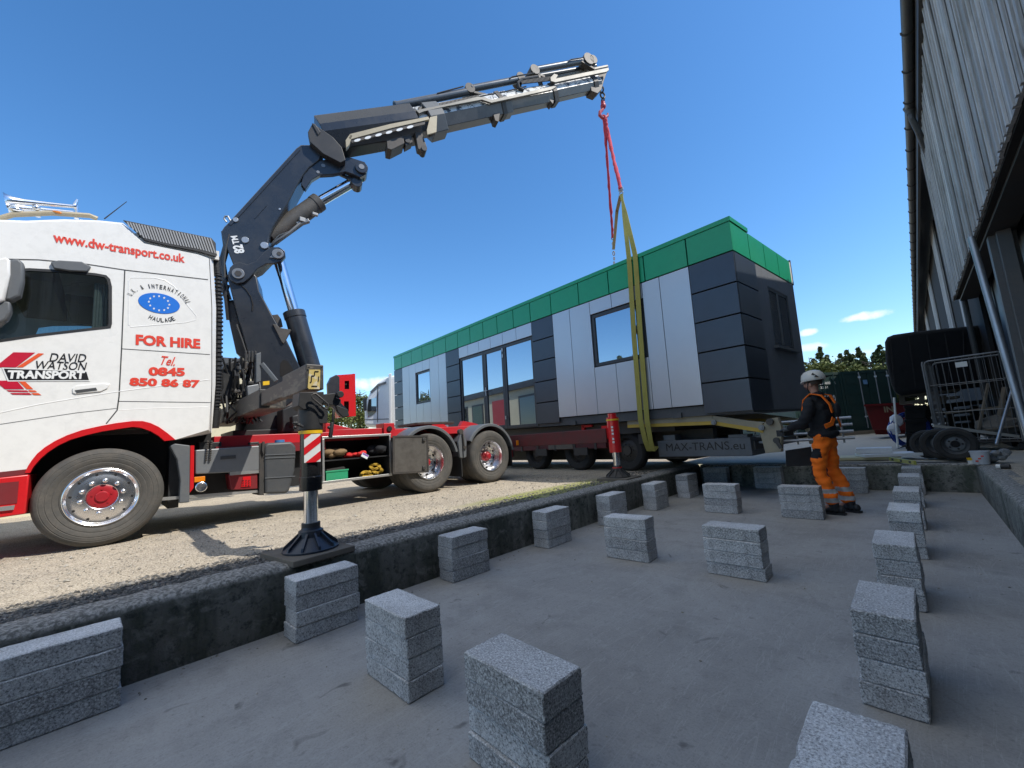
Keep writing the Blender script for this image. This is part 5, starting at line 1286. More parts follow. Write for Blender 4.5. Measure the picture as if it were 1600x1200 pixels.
def crane():
    rt = LORRY
    # base, slewing block, tanks and valves
    m = MB(); m.cyl((-7.6, 1.75, 1.5), (-7.6, 1.75, 2.10), .40, .36, 28); m.span((-8.1, 1.25, 1.5), (-7.15, 2.25, 1.66)); base = m.build('crane_base', M['black'], rt, smooth=30, bevel=.012)
    xh = -6.75
    m = MB(); m.prism([V3(xh, S(*q, xh)) for q in ((345, 580), (352, 568), (366, 562), (372, 566), (372, 624), (346, 626))], (-.5, 0, 0)); m.build('oil_tank', M['black'], rt, smooth=20, bevel=.03)
    m = MB()
    rnd = random.Random(2)
    for k in range(34):
        a = V3(-6.75+rnd.uniform(-.15, .2), S(rnd.uniform(362, 398), rnd.uniform(562, 650), -6.7)); s_ = rnd.uniform(.03, .075)
        if k % 3: m.box(a, (s_, s_*rnd.uniform(.7, 1.5), s_*rnd.uniform(.7, 1.6)))
        else: m.cyl(a, a+Vector((.06, rnd.uniform(-.03, .03), rnd.uniform(-.04, .06))), s_*.45, n=10)
    for k in range(4): a = V3(-6.55, S(384+k*5, 566, -6.55)); m.cyl(a, a+Vector((0, 0, .16)), .016, n=8)
    m.build('valve_block', M['iron'], rt, smooth=0, bevel=.006)
    m = MB()
    for k in range(16):
        x_ = rnd.uniform(352, 402); pts = [V3(-6.8+rnd.uniform(-.1, .25), S(x_+rnd.uniform(-8, 10), y_, -6.7)) for y_ in (560, 590, 618, 645, 660)]; m.tube(pts, .014, 6)
    m.tube([bp(355, 470, .2), bp(349, 450, .22), bp(352, 434, .2), bp(362, 430, .25)], .035, 8); m.tube([bp(356, 500, .2), bp(352, 462, .26), bp(357, 446, .22)], .022, 8); m.tube([bp(352, 440, .1), bp(347, 410, .1), bp(354, 385, .0), bp(351, 362, .05)], .05, 8)
    m.build('hydraulic_hose', M['black'], rt)
    m = MB(); m.prism([V3(-6.5, S(*q, -6.5)) for q in ((400, 553), (408, 550), (408, 596), (400, 598))], (-.1, 0, 0)); m.bar(V3(-6.5, S(409, 568, -6.5)), V3(-6.4, S(432, 596, -6.4)), .04, .06); m.build('control_stand', M['grey'], rt, smooth=0, bevel=.01)
    m = MB(); m.prism([V3(-6.42, S(*q, -6.42)) for q in ((411, 596), (421, 595), (421, 601), (411, 602))], (-.03, 0, 0)); m.build('warning_tag', M['yellow2'], rt, smooth=0)
    m = MB(); m.prism([V3(-6.9, S(*q, -6.9)) for q in ((441, 640), (458, 632), (473, 634), (474, 676), (441, 676))], (-.3, 0, 0)); m.prism([V3(-6.7, S(*q, -6.7)) for q in ((456, 650), (470, 646), (470, 664), (458, 668))], (-.15, 0, 0)); m.build('winch_housing', M['black'], rt, smooth=20, bevel=.02)
    m = MB(); m.prism([V3(-6.5, S(*q, -6.5)) for q in ((386, 603), (404, 600), (408, 612), (398, 632), (388, 628))], (-.12, 0, 0)); m.build('mount_plate', M['steel2'], rt, smooth=0, bevel=.01)
    # column
    m = MB(); W_ = .30
    bprism(m, [(357, 441), (356, 425), (366, 413), (384, 414), (401, 432), (405, 455), (424, 490), (447, 530), (468, 572), (474, 615), (440, 640), (398, 640), (388, 556), (372, 496), (364, 468)], W_, 2*W_)
    col = m.build('crane_column', M['crane'], rt, smooth=20, bevel=.015)
    m = MB(); bprism(m, [(352, 470), (364, 468), (387, 552), (383, 562), (369, 552), (360, 512)], W_*.5, W_); m.build('column_cover', M['crane'], col, smooth=20, bevel=.01)
    m = MB(); bprism(m, [(437, 579), (438, 567), (443, 562), (449, 564), (455, 572), (461, 584), (450, 588), (438, 588)], W_+.004, .01); m.build('access_opening', M['void'], col, smooth=0)
    m = MB(); bprism(m, [(426, 506), (432, 507), (437, 512), (455, 515), (443, 537), (440, 534)], W_+.03, .06); bprism(m, [(425, 492), (434, 491), (439, 498), (441, 508), (435, 510)], W_*.2, W_*.4); m.build('column_gusset', M['craneworn'], col, smooth=0, bevel=.006)
    m = MB(); m.tube([bp(x, y, W_+.004) for x, y in ((374, 444), (384, 452), (392, 464), (395, 476), (394, 486))], .010, 6); m.bar(bp(426, 508, W_+.005), bp(443, 536, W_+.005), .012, .012); m.build('weld_seam', M['void'], col)
    m = MB()
    for k, o_ in enumerate((.16, .20, .24)):
        m.tube([bp(x+k*1.2, y, o_) for x, y in ((358, 468), (353, 452), (349, 432), (348, 408), (351, 386), (356, 366))], .016, 6)
        m.tube([bp(x, y+k*1.5, o_+.08) for x, y in ((370, 505), (379, 530), (386, 552), (392, 575), (398, 600))], .013, 6)
    m.build('hydraulic_hose', M['black'], rt)
    # lift cylinder
    def ram(nmb, nmr, pa, pb, pc, rb, rr, off, mb_=None):
        a, b, c_ = bp(*pa, off), bp(*pb, off), bp(*pc, off); m = MB(); k = pxm(b)
        d = (b-a).normalized(); m.cyl(a, b, rb*k, n=28); m.cyl(b-d*.10, b+d*.015, rb*k*1.06, n=28); br = m.build(nmb, mb_ or M['crane'], rt, smooth=40, bevel=.006)
        m = MB(); m.cyl(b, c_, rr*k, n=24); m.build(nmr, M['rod'], rt, smooth=40); return br
    ram('lift_cylinder', 'lift_rod', (489, 588), (459.5, 489), (435, 404), 15, 8, .06)
    # link plates at the knee
    m = MB()
    for off in (W_+.05, -W_+.02):
        bprism(m, [(357, 428), (359, 418), (366, 411), (376, 410), (386, 413), (400, 408), (414, 392), (424, 386), (436, 386), (445, 392), (446, 401), (440, 408), (430, 411), (416, 412), (402, 420), (390, 434), (381, 441), (370, 443), (360, 438)], off, .07)
    lk = m.build('link_plate', M['crane'], rt, smooth=20, bevel=.008)
    m = MB(); disc(m, 372, 427, 8.5, W_+.075, .06); disc(m, 434, 396, 8, W_+.085, .06); bprism(m, [(421, 402), (431, 391), (440, 393), (441, 401), (433, 404)], W_+.07, .02); m.build('pivot_pin', M['steel2'], lk, bevel=.004)
    m = MB(); disc(m, 372, 427, 5, W_+.082, .02, 6); disc(m, 436, 396, 3.4, W_+.092, .02, 6); m.build('pin_bolt', M['iron'], lk)
    # main boom
    m = MB(); W2 = .25
    bprism(m, [(345, 362), (350, 354), (357, 347), (410, 289), (463, 231), (470, 226), (497, 226), (505, 240), (498, 251), (484, 261), (474, 273), (461, 296), (448, 321), (436, 341), (427, 355), (421, 368), (419, 382), (424, 392), (404, 412), (380, 424), (366, 418), (357, 395), (350, 378)], W2, 2*W2)
    mbm = m.build('main_boom', M['crane'], rt, smooth=20, bevel=.018)
    m = MB(); bprism(m, [(357, 349), (466, 231), (469, 234), (361, 352)], W2+.012, .02); m.bar(bp(398, 341, W2+.003), bp(416, 321, W2+.003), .012, .014); m.build('boom_flange', M['crane'], mbm, smooth=0)
    m = MB(); disc(m, 368, 343, 3.6, W2+.02, .03); disc(m, 383, 374.5, 5, W2+.02, .03); disc(m, 413, 383, 5.4, W2+.03, .04); disc(m, 437, 326.5, 1.6, W2+.01, .02); m.build('boom_bolt', M['steel'], mbm, bevel=.003)
    m = MB(); m.tube([bp(360, 345, .1), bp(356, 338, .1), bp(352, 338, .1), bp(350, 342, .1), bp(354, 347, .1)], .015, 6); m.build('lifting_eye', M['steel2'], mbm)
    m = MB(); o = bp(369.5, 396.5, W2+.004); ex = (bp(363.5, 369, W2)-bp(369.5, 396.5, W2)); exn = ex.normalized(); eyd = exn.cross(BN)*-1
    eyd = BN.cross(exn); k = pxm(o)
    put_text(m, '82', bp(383, 395, W2), (bp(378.5, 382, W2)-bp(383, 396, W2)), BN.cross((bp(378.5, 382, W2)-bp(383, 396, W2)).normalized()), 14*k, 14*k, .045, 0, 1, BN, .006)
    put_text(m, 'TM', bp(374.5, 381, W2), (bp(370.5, 368, W2)-bp(374.5, 381, W2)), BN.cross((bp(370.5, 368, W2)-bp(374.5, 381, W2)).normalized()), 13.5*k, 9*k, .035, 0, 1, BN, .006)
    m.build('lettering', M['letterwhite'], mbm, smooth=0)
    # knuckle linkage and outer cylinder
    m = MB()
    for off in (.22, -.12): bprism(m, [(470, 287), (475, 270), (486, 258), (500, 251), (520, 246), (548, 246), (570, 253), (575, 262), (572, 272), (562, 277), (552, 272), (540, 268), (520, 272), (500, 273), (487, 281), (477, 296)], off, .10)
    kn = m.build('knuckle_link', M['crane'], rt, smooth=20, bevel=.008)
    m = MB(); disc(m, 565, 261, 9.5, .26, .3); disc(m, 558, 284, 8, .16, .2); bprism(m, [(541, 268), (561, 258), (566, 285), (556, 292), (549, 285)], .13, .16); m.build('knuckle_eye', M['crane'], kn, bevel=.006)
    m = MB(); disc(m, 565, 260, 4.2, .268, .02); disc(m, 505, 258.5, 3, .23, .02); disc(m, 497, 268.5, 2.4, .23, .02); m.build('pivot_pin', M['steel2'], kn)
    m = MB(); m.bar(bp(522, 268, .1), bp(556, 284, .1), .05, .05); m.build('tie_bar', M['crane'], kn, smooth=0)
    ram('boom_cylinder', 'boom_rod', (421, 371), (498, 316), (562, 279), 13, 7.6, 0.0, M['craneworn'])
    m = MB(); m.tube([bp(425, 384, .15), bp(432, 377, .2), bp(452, 364, .2), bp(468, 350, .15), bp(480, 344, .1)], .026, 8); m.tube([bp(425, 380, .15), bp(436, 368, .2), bp(455, 361, .2)], .012, 8); m.build('hydraulic_hose', M['grey'], rt)
    m = MB(); a = bp(475, 347, .12); m.bar(bp(464, 351, .12), bp(483, 345, .12), .08, .06); m.box(bp(472, 344, .14), (.08, .1, .08)); m.box(bp(492, 335, .1), (.06, .1, .05)); m.build('check_valve', M['steel2'], rt, smooth=0, bevel=.008)
    # outer boom: base box
    m = MB(); k = pxm(bp(600, 200))
    hexbar(m, bp(503, 219), bp(648, 196), 54*pxm(bp(503, 219)), 50*pxm(bp(648, 196)), .62, .58, 0, 1)
    ob = m.build('outer_boom', [M['crane'], M['crane']], rt, smooth=15, bevel=.012)
    m = MB()
    for off in (.36, -.22): bprism(m, [(481, 206), (488, 193), (500, 200), (520, 214), (534, 230), (540, 250), (532, 254), (505, 240), (484, 221)], off, .14)
    bprism(m, [(487, 192), (492, 193), (501, 206), (497, 211)], .38, .74); m.build('boom_heel', M['black'], ob, smooth=0, bevel=.008)  # heel coloured black for the shade under the overhang
    m = MB(); hexbar(m, bp(666, 194), bp(688, 189.5), 47*pxm(bp(666, 194)), 44*pxm(bp(688, 190)), .60, .58); m.build('boom_collar', M['grey'], ob, smooth=0, bevel=.012)
    m = MB(); bprism(m, [(672, 183), (683, 180.5), (682, 206), (668, 210), (667, 203)], .325, .03); m.build('collar_plate', M['rail'], ob, smooth=0)
    # pale slotted guard on the side of the base box
    m = MB(); bprism(m, [(544, 216), (548, 209), (610, 193.5), (669, 182), (671, 186.5), (612, 200), (557, 215), (547, 218)], .40, .05)
    bprism(m, [(540, 219), (547, 209), (551, 212), (545, 227), (541, 231)], .40, .1); gd = m.build('boom_guard', M['rail'], rt, smooth=0, bevel=.004)
    m = MB(); bprism(m, [(547, 218), (612, 200), (664, 189), (664, 194), (612, 206), (550, 223)], .385, .03); m.build('slotted_web', M['iron'], gd, smooth=0)
    m = MB()
    for t in np.linspace(.09, .80, 6):
        x = lerp(548, 664, t); y = lerp(221, 191.7, t)+.6
        pts = []
        for j in range(12):
            a = 2*math.pi*j/12; pts.append((x+5.2*math.cos(a), y+2.1*math.sin(a)-5.2*math.cos(a)*.24))
        bprism(m, pts, .392, .01)
    m.build('guard_slot', M['letterwhite'], gd, smooth=0)
    m = MB(); bprism(m, [(604, 219), (630, 212), (632, 224), (612, 234), (605, 232)], .3, .3); bprism(m, [(630, 212), (642, 209), (645, 222), (634, 228)], .25, .2); bprism(m, [(648, 205), (658, 203), (667, 229), (660, 236), (653, 232)], .25, .16); m.build('boom_bracket', M['iron'], rt, smooth=0, bevel=.01)
    m = MB(); disc(m, 663, 231, 4.5, .27, .22); disc(m, 637, 219, 4, .27, .05); m.build('bracket_roller', M['black'], rt)
    # telescoping tubes
    secs = [((640, 196.5), (792, 165), 38, 33, .46, .44), ((785, 164.5), (858, 150.5), 29, 26, .40, .38), ((850, 150), (934, 131.5), 22.5, 21, .34, .32)]
    first = None
    for pa, pb, ha, hb, wa, wb in secs:
        m = MB(); a, b = bp(*pa), bp(*pb); hexbar(m, a, b, ha*pxm(a), hb*pxm(b), wa, wb)
        o = m.build('boom_extension', [M['boomworn'], M['tube']], rt, smooth=15, bevel=.008)
    m = MB()
    for x, y, hh, ww in ((776, 168.5, 36, .47), (858, 151, 29, .42), (922, 134.5, 24, .36)):
        a, b = bp(x, y), bp(x+6, y-1.4); hexbar(m, a, b, hh*pxm(a), hh*pxm(a), ww, ww)
    m.build('extension_collar', [M['iron'], M['iron']], rt, smooth=0)
    m = MB(); bprism(m, [(771, 178), (781, 176), (779, 190), (774, 188)], .15, .2); bprism(m, [(858, 155), (866, 152), (864, 162)], .12, .2); m.build('slide_stop', M['iron'], rt, smooth=0)
    # rams lying along the top
    m = MB()
    for pa, pb, r_, off in (((617, 166), (731, 143.5), 6.2, .10), ((735, 139), (810, 124.5), 5.4, .10), ((834, 110), (918, 94.5), 5, .08), ((800, 127), (930, 104), 4.2, -.15)):
        a, b = bp(*pa, off), bp(*pb, off); m.cyl(a, b, r_*pxm(a), n=16); m.cyl(a, a+(b-a)*.02, r_*1.15*pxm(a), n=16)
    rm = m.build('extension_ram', M['greyram'], rt, smooth=40)
    m = MB()
    for x, y, s_ in ((733, 141, 8), (812, 123, 7), (834, 112, 8), (918, 95, 9.5), (925, 96, 7)):
        c_ = bp(x, y, .1); m.cyl(c_+BN*.08, c_-BN*.2, s_*pxm(c_), n=12)
    for pa, pb in (((724, 143), (758, 150)), ((828, 114), (850, 122)), ((812, 124), (812, 140)), ((840, 116), (846, 136)), ((905, 96), (928, 110))): m.bar(bp(*pa, .1), bp(*pb, .1), .10, .05)
    m.build('ram_bracket', M['iron'], rm)
    m = MB()
    for pts in (((683, 146), (690, 144), (724, 135)), ((796, 123), (800, 120), (835, 114)), ((887, 97), (892, 93), (912, 90)), ((742, 152), (790, 143), (822, 135)), ((620, 178), (660, 172), (730, 157))): m.tube([bp(*q, .18) for q in pts], .014, 6)
    m.build('oil_pipe', M['black'], rm)
    # hose chain and pale guide rails
    m = MB()
    for pa, pb, n in (((655, 172), (748, 152), 46), ((815, 128), (870, 122), 30)):
        for i in range(n):
            t = i/(n-1); c_ = bp(lerp(pa[0], pb[0], t), lerp(pa[1], pb[1], t), .20); m.box(c_, (.028, .028, .10), Matrix.Rotation(.2, 3, 'X'))
    m.tube([bp(*q, .2) for q in ((818, 141), (811, 138), (809, 130), (815, 124), (840, 120))], .035, 8); m.build('hose_chain', M['black'], rt, smooth=0)
    m = MB(); bprism(m, [(650, 172), (700, 162), (746, 151), (757, 151.5), (768, 156), (866, 134), (870, 135.5), (862, 140), (768, 160.5), (753, 155.5), (700, 165.5), (662, 174), (655, 177)], .30, .05)
    m.build('guide_rail', M['rail2'], rt, smooth=0, bevel=.004)
    m = MB(); bprism(m, [(860, 121), (866, 115), (872, 117), (869, 122.5), (951, 105.5), (951.5, 109.5), (948, 112), (868, 128.5), (861, 126.5)], .26, .06); bprism(m, [(870, 117.5), (949, 101), (951, 103.5), (872, 120.5)], -.06, .05); m.build('guide_rail', M['rail2'], rt, smooth=0, bevel=.004)
    m = MB(); bprism(m, [(640, 170), (650, 172), (656, 182), (650, 186), (644, 182)], .25, .4); m.build('rail_stop', M['iron'], rt, smooth=0, bevel=.006)
    # boom head, ring, swivel and hook
    m = MB(); bprism(m, [(921, 118), (936, 112), (949, 112), (944, 126), (940, 140), (934, 146), (924, 142)], .12, .24); hd = m.build('boom_head', M['iron'], rt, smooth=0, bevel=.01)
    m = MB(); c_ = bp(941, 147); k = pxm(c_)
    for j, (px, py, r_) in enumerate(((940.5, 141, 4.5), (941.5, 149, 5.2), (942, 157, 4))):
        q = bp(px, py); ax = BE if j % 2 else BN
        m.tube([q+(ax*math.cos(2*math.pi*i/16)+Vector((0, 0, 1.25))*math.sin(2*math.pi*i/16))*r_*k*.8 for i in range(17)], 1.3*k, 6)
    hk = m.build('hoist_chain', M['iron'], rt)
    m = MB(); q = bp(942.5, 166); m.cyl(bp(942, 159), bp(942.5, 166), 3.2*k, n=12); m.ball(q, 4.5*k, 2, (1, 1, 1.1))
    hp = [(942.5, 168), (941, 172), (937.5, 175), (937, 180), (941, 184), (946, 184), (949.5, 181), (949.5, 177)]
    m.tube([bp(*q) for q in hp], [2.4*k, 2.4*k, 2.6*k, 2.6*k, 2.6*k, 2.3*k, 1.9*k, 1.2*k], 8); m.build('hook', M['hookred'], rt)
    # ---- stabiliser, nearside: beam, leg, foot
    yb0, yb1 = S(478, 590, -3.75)[0], S(506, 590, -3.75)[0]; zt, zb = S(490, 569, -3.75)[1], S(490, 612, -3.75)[1]
    m = MB(); m.span((-8.6, yb0+.012, zb+.02), (-5.4, yb1+.15, zt-.0)); m.span((-5.4, yb0+.03, zb+.05), (-3.77, yb1-.02, zt-.03)); m.span((-4.45, yb0+.0, zb+.02), (-3.75, yb1, zt)); bm_ = m.build('stabiliser_beam', M['beamscuff'], rt, smooth=0, bevel=.01)
    m = MB(); q = [S(*a, -3.745) for a in ((483, 577.5), (500.5, 577.5), (499.5, 608), (480.5, 608))]; m.prism([V3(-3.748, a) for a in q], (.006, 0, 0)); il = m.build('instruction_label', M['label'], bm_, smooth=0)
    m = MB()
    def LP(x, y): return V3(-3.738, S(x, y, -3.738))
    for a, b in (((492, 580), (498, 580.3)), ((492, 580), (491.5, 587)), ((491.5, 587), (487, 587)), ((487, 587), (486.5, 597)), ((486.5, 597), (484.5, 597)), ((498, 588), (497.5, 596)), ((487, 603), (496, 603.2))): m.bar(LP(*a), LP(*b), .004, .006)
    for q in ((482.5, 574.5), (502, 574.5), (480.5, 607.5), (501, 607.5)): m.cyl(LP(*q), LP(*q)+Vector((.004, 0, 0)), .008, n=8)
    m.build('diagram', M['letterblack'], il, smooth=0)
    LX = -3.90; yc = (yb0+yb1)/2-.03
    c_ = on_z(486, 858, GZ+.03); LX, yc = c_.x, c_.y
    def zz(py): return on_x(486, py, LX).z
    m = MB(); xb = LX+.09
    def SB(*pts): return [V3(xb, S(*q, xb)) for q in pts]
    m.cyl((LX, yc, zz(672)), (LX, yc, zz(634)), .098, n=20); m.prism(SB((468, 613), (506, 612), (507, 626), (500, 636), (474, 640), (466, 634)), (-.18, 0, 0))
    m.prism(SB((506, 616), (524, 614), (526, 622), (533, 624), (533, 632), (524, 634), (505, 630)), (-.12, 0, 0)); m.prism(SB((524, 632), (544, 640), (546, 650), (536, 652), (528, 644)), (-.03, 0, 0)); m.prism(SB((492, 634), (513, 636), (512, 661), (499, 662)), (-.03, 0, 0))
    m.cyl(SB((529, 617))[0], SB((529, 617))[0]+Vector((.05, 0, 0)), .030, n=14); m.cyl(SB((519, 660))[0], SB((516, 684))[0], .018, n=8); m.cyl(SB((521, 640))[0], SB((520, 662))[0], .012, n=8)
    for q in ((463, 661), (467, 664), (461, 668), (514, 668), (518, 673)): m.ball(SB(q)[0], .018, 1)
    m.cyl(SB((458, 660))[0], SB((474, 667))[0], .012, n=8); m.build('leg_bracket', M['black'], rt, smooth=20, bevel=.006)
    m = MB(); m.tube([V3(xb+.05, S(*q, xb+.05)) for q in ((489, 616), (493, 615), (512, 631), (513.5, 635), (511, 639), (507, 638), (488, 622), (487, 618), (489, 616))], .0085, 6); m.build('leg_handle', M['iron'], rt)
    m = MB(); r_ = .082; m.cyl((LX, yc, zz(764)), (LX, yc, zz(640)), r_, n=24); m.cyl((LX, yc, zz(766)), (LX, yc, zz(744)), r_*1.08, n=24); lg = m.build('stabiliser_leg', M['blackgloss'], rt, smooth=40, bevel=.004)
    m = MB(); m.cyl((LX, yc, zz(678)), (LX, yc, zz(673)), r_*1.15, n=24); m.build('yellow_ring', M['yellow2'], lg)
    # chevron board: red and white bands on a plate in front of the leg
    pw, pt_, pb = .062, zz(679), zz(722); ccx = Vector((LX, yc+.014, 0)); dv = Vector((.93, -.30, 0)).normalized(); sdv = Vector((.30, .93, 0)).normalized()
    m = MB(); o = ccx+dv*(r_+.010); m.prism([o-sdv*pw+Vector((0, 0, pb)), o+sdv*pw+Vector((0, 0, pb)), o+sdv*pw+Vector((0, 0, pt_)), o-sdv*pw+Vector((0, 0, pt_))], dv*.004); m.build('chevron_board', M['letterwhite'], lg, smooth=0)
    m = MB(); o2 = o+dv*.0055; H_ = pt_-pb; n = 3
    for k in range(-1, 4):
        z0 = pb+H_*(k*.56-.30); band = [(-pw, z0), (pw, z0+H_*.42), (pw, z0+H_*.42+H_*.27), (-pw, z0+H_*.27)]
        cl = []
        for i in range(4):                                                          # clip to the board
            pass
        poly = band
        for lim, keep in ((pb, 1), (pt_, -1)):
            outp = []
            for i in range(len(poly)):
                a, b = poly[i], poly[(i+1) % len(poly)]; ia = (a[1]-lim)*keep >= 0; ib = (b[1]-lim)*keep >= 0
                if ia: outp.append(a)
                if ia != ib: t = (lim-a[1])/(b[1]-a[1]); outp.append((a[0]+(b[0]-a[0])*t, lim))
            poly = outp
            if not poly: break
        if len(poly) > 2: m.prism([o2+sdv*a+Vector((0, 0, b)) for a, b in poly], dv*.001)
    m.build('chevron_band', M['letterred2'], lg, smooth=0)
    m = MB(); m.cyl((LX, yc, zz(836)), (LX, yc, zz(760)), .056, n=24); m.build('leg_ram', M['rod'], rt)
    def foot(x, y, z, s_=1, mat_=None):
        f = MB(); f.lathe([(.0, .20), (.062, .20), (.07, .185), (.075, .16), (.095, .15), (.098, .10), (.11, .09), (.20, .02), (.215, .012), (.215, 0), (0, 0)], (x, y, z), (0, 0, 1), 40)
        for k in range(10):
            a = 2*math.pi*k/10; ca, sa = math.cos(a), math.sin(a); t_ = Vector((-sa, ca, 0))*.008
            p0, p1, p2, p3 = Vector((x+.09*ca, y+.09*sa, z+.14)), Vector((x+.20*ca, y+.20*sa, z+.045)), Vector((x+.208*ca, y+.208*sa, z+.015)), Vector((x+.09*ca, y+.09*sa, z+.02))
            f.prism([p0-t_, p1-t_, p2-t_, p3-t_], t_*2)
        return f.build('stabiliser_foot', mat_ or M['footblue'], rt, smooth=30)
    foot(LX, yc, GZ+.035)
    m = MB(); m.cyl((LX, yc, GZ+.20), (LX, yc, GZ+.245), .072, n=20); m.build('foot_collar', M['black'], rt)
    # ---- rear stabiliser at the tail: red beam and leg
    c2 = on_z(966, 746, GZ+.02); X2, Y2 = c2.x, c2.y
    def z2(py): return on_x(966, py, X2).z
    m = MB(); m.span((-8.5, Y2-.10, z2(690)), (X2-.10, Y2+.10, z2(668))); m.build('stabiliser_beam', M['reddark2'], rt, smooth=0, bevel=.01)
    m = MB(); m.cyl((X2, Y2, z2(706)), (X2, Y2, z2(652)), .105, n=24); m.cyl((X2, Y2, z2(652)), (X2, Y2, z2(646)), .075, n=20); m.span((X2-.2, Y2-.07, z2(684)), (X2-.08, Y2+.07, z2(664))); l2 = m.build('stabiliser_leg', M['red'], rt, smooth=40)
    m = MB(); m.cyl((X2, Y2, z2(657)), (X2, Y2, z2(654.5)), .112, n=24); m.build('yellow_ring', M['yellow2'], l2)
    m = MB(); dv2 = (CAM-Vector((X2, Y2, CAMH))).normalized()
    for py in (667, 672, 677, 685, 690): o = Vector((X2, Y2, z2(py)))+dv2*.107-Vector((dv2.y, -dv2.x, 0))*-.02; m.box(o, (.012, .035, .035), Matrix.Rotation(math.atan2(dv2.y, dv2.x), 3, 'Z'))
    m.build('leg_decal', M['letterwhite'], l2, smooth=0)
    m = MB(); m.cyl((X2, Y2, z2(732)), (X2, Y2, z2(705)), .06, n=20); m.build('leg_ram', M['rod'], rt)
    m = MB(); m.cyl((X2, Y2, z2(732)), (X2, Y2, z2(729)), .085, n=20); m.build('foot_collar', M['red'], rt)
    foot(X2, Y2, GZ+.03, 1, M['iron'])
    # ---- far-side stabiliser swung up: tall red box with windows
    xf = -8.75; q = [S(*a, xf) for a in ((527, 586), (555, 584), (556, 650), (530, 652))]
    m = MB(); sheet_with_holes(m, q, [[S(*a, xf) for a in h] for h in (((538.5, 595), (545.5, 595), (545.5, 608), (538.5, 608)), ((537.5, 627), (545, 627), (545, 643), (537.5, 643)))], lambda a: V3(xf, a))
    m.prism([V3(xf-.04, a) for a in (q[0], q[1], (q[1][0], q[1][1]-.04), (q[0][0], q[0][1]-.04))], (-.2, 0, 0)); m.prism([V3(xf-.001, a) for a in (q[0], (q[0][0]+.05, q[0][1]), (q[3][0]+.05, q[3][1]), q[3])], (-.22, 0, 0)); m.prism([V3(xf-.001, a) for a in ((q[1][0]-.05, q[1][1]), q[1], q[2], (q[2][0]-.05, q[2][1]))], (-.22, 0, 0))
    fb = m.build('raised_stabiliser', M['red'], rt, smooth=0)
    m = MB(); m.prism([V3(xf-.15, a) for a in q], (-.01, 0, 0)); m.build('back_plate', M['craneworn'], fb, smooth=0)
    m = MB(); m.prism([V3(xf+.06, S(*a, xf)) for a in ((511, 600), (516, 590), (524, 586), (529, 590), (529, 628), (541, 640), (543, 650), (532, 652), (512, 630))], (-.1, 0, 0)); m.build('bracket_plate', M['crane'], fb, smooth=0, bevel=.008)
    return LX, yc, X2, Y2
M['beamscuff'] = mat_scuffed('scuffed_beam_paint', (0.050, 0.048, 0.046), (0.135, 0.12, 0.10), 0.55, 0.1, 0.53, 3.2, (0.5, 1, 1.6))
M['yellow2'] = paint('yellow_marking', (0.75, 0.45, 0.01), 0.45, dirt=0.2, bmp=0.0)
M['letterred2'] = paint('chevron_red', (0.70, 0.012, 0.02), 0.35, dirt=0.08, bmp=0.0)
M['footblue'] = paint('blue_black_steel', (0.035, 0.048, 0.072), 0.4, 0.5, dirt=0.45, dirt_col=(0.09, 0.08, 0.07))
M['greyram'] = paint('grey_ram', (0.075, 0.088, 0.105), 0.32, 0.3, dirt=0.3, dirt_col=(0.15, 0.14, 0.13))
M['rail2'] = paint('pale_guide_rail', (0.20, 0.19, 0.165), 0.5, 0.2, dirt=0.4, dirt_col=(0.2, 0.18, 0.15))
M['hookred'] = paint('red_hook', (0.45, 0.03, 0.05), 0.4, dirt=0.3)
FX, FY, RX, RY = crane()
def plates():
    m = MB(); m.box((FX-.02, FY-.02, GZ+.010), (.60, .50, .045), Matrix.Rotation(R(8), 3, 'Z')); tag(m.build('spreader_plate', M['ply'], None, smooth=0, bevel=.006), 'dirty wooden spreader plate under the black outrigger foot', 'spreader plate')
    m = MB(); m.box((RX+.02, RY, GZ+.005), (.58, .54, .045), Matrix.Rotation(R(3), 3, 'Z')); tag(m.build('spreader_plate', M['ply'], None, smooth=0, bevel=.006), 'dark spreader plate under the red outrigger foot', 'spreader plate')
plates()

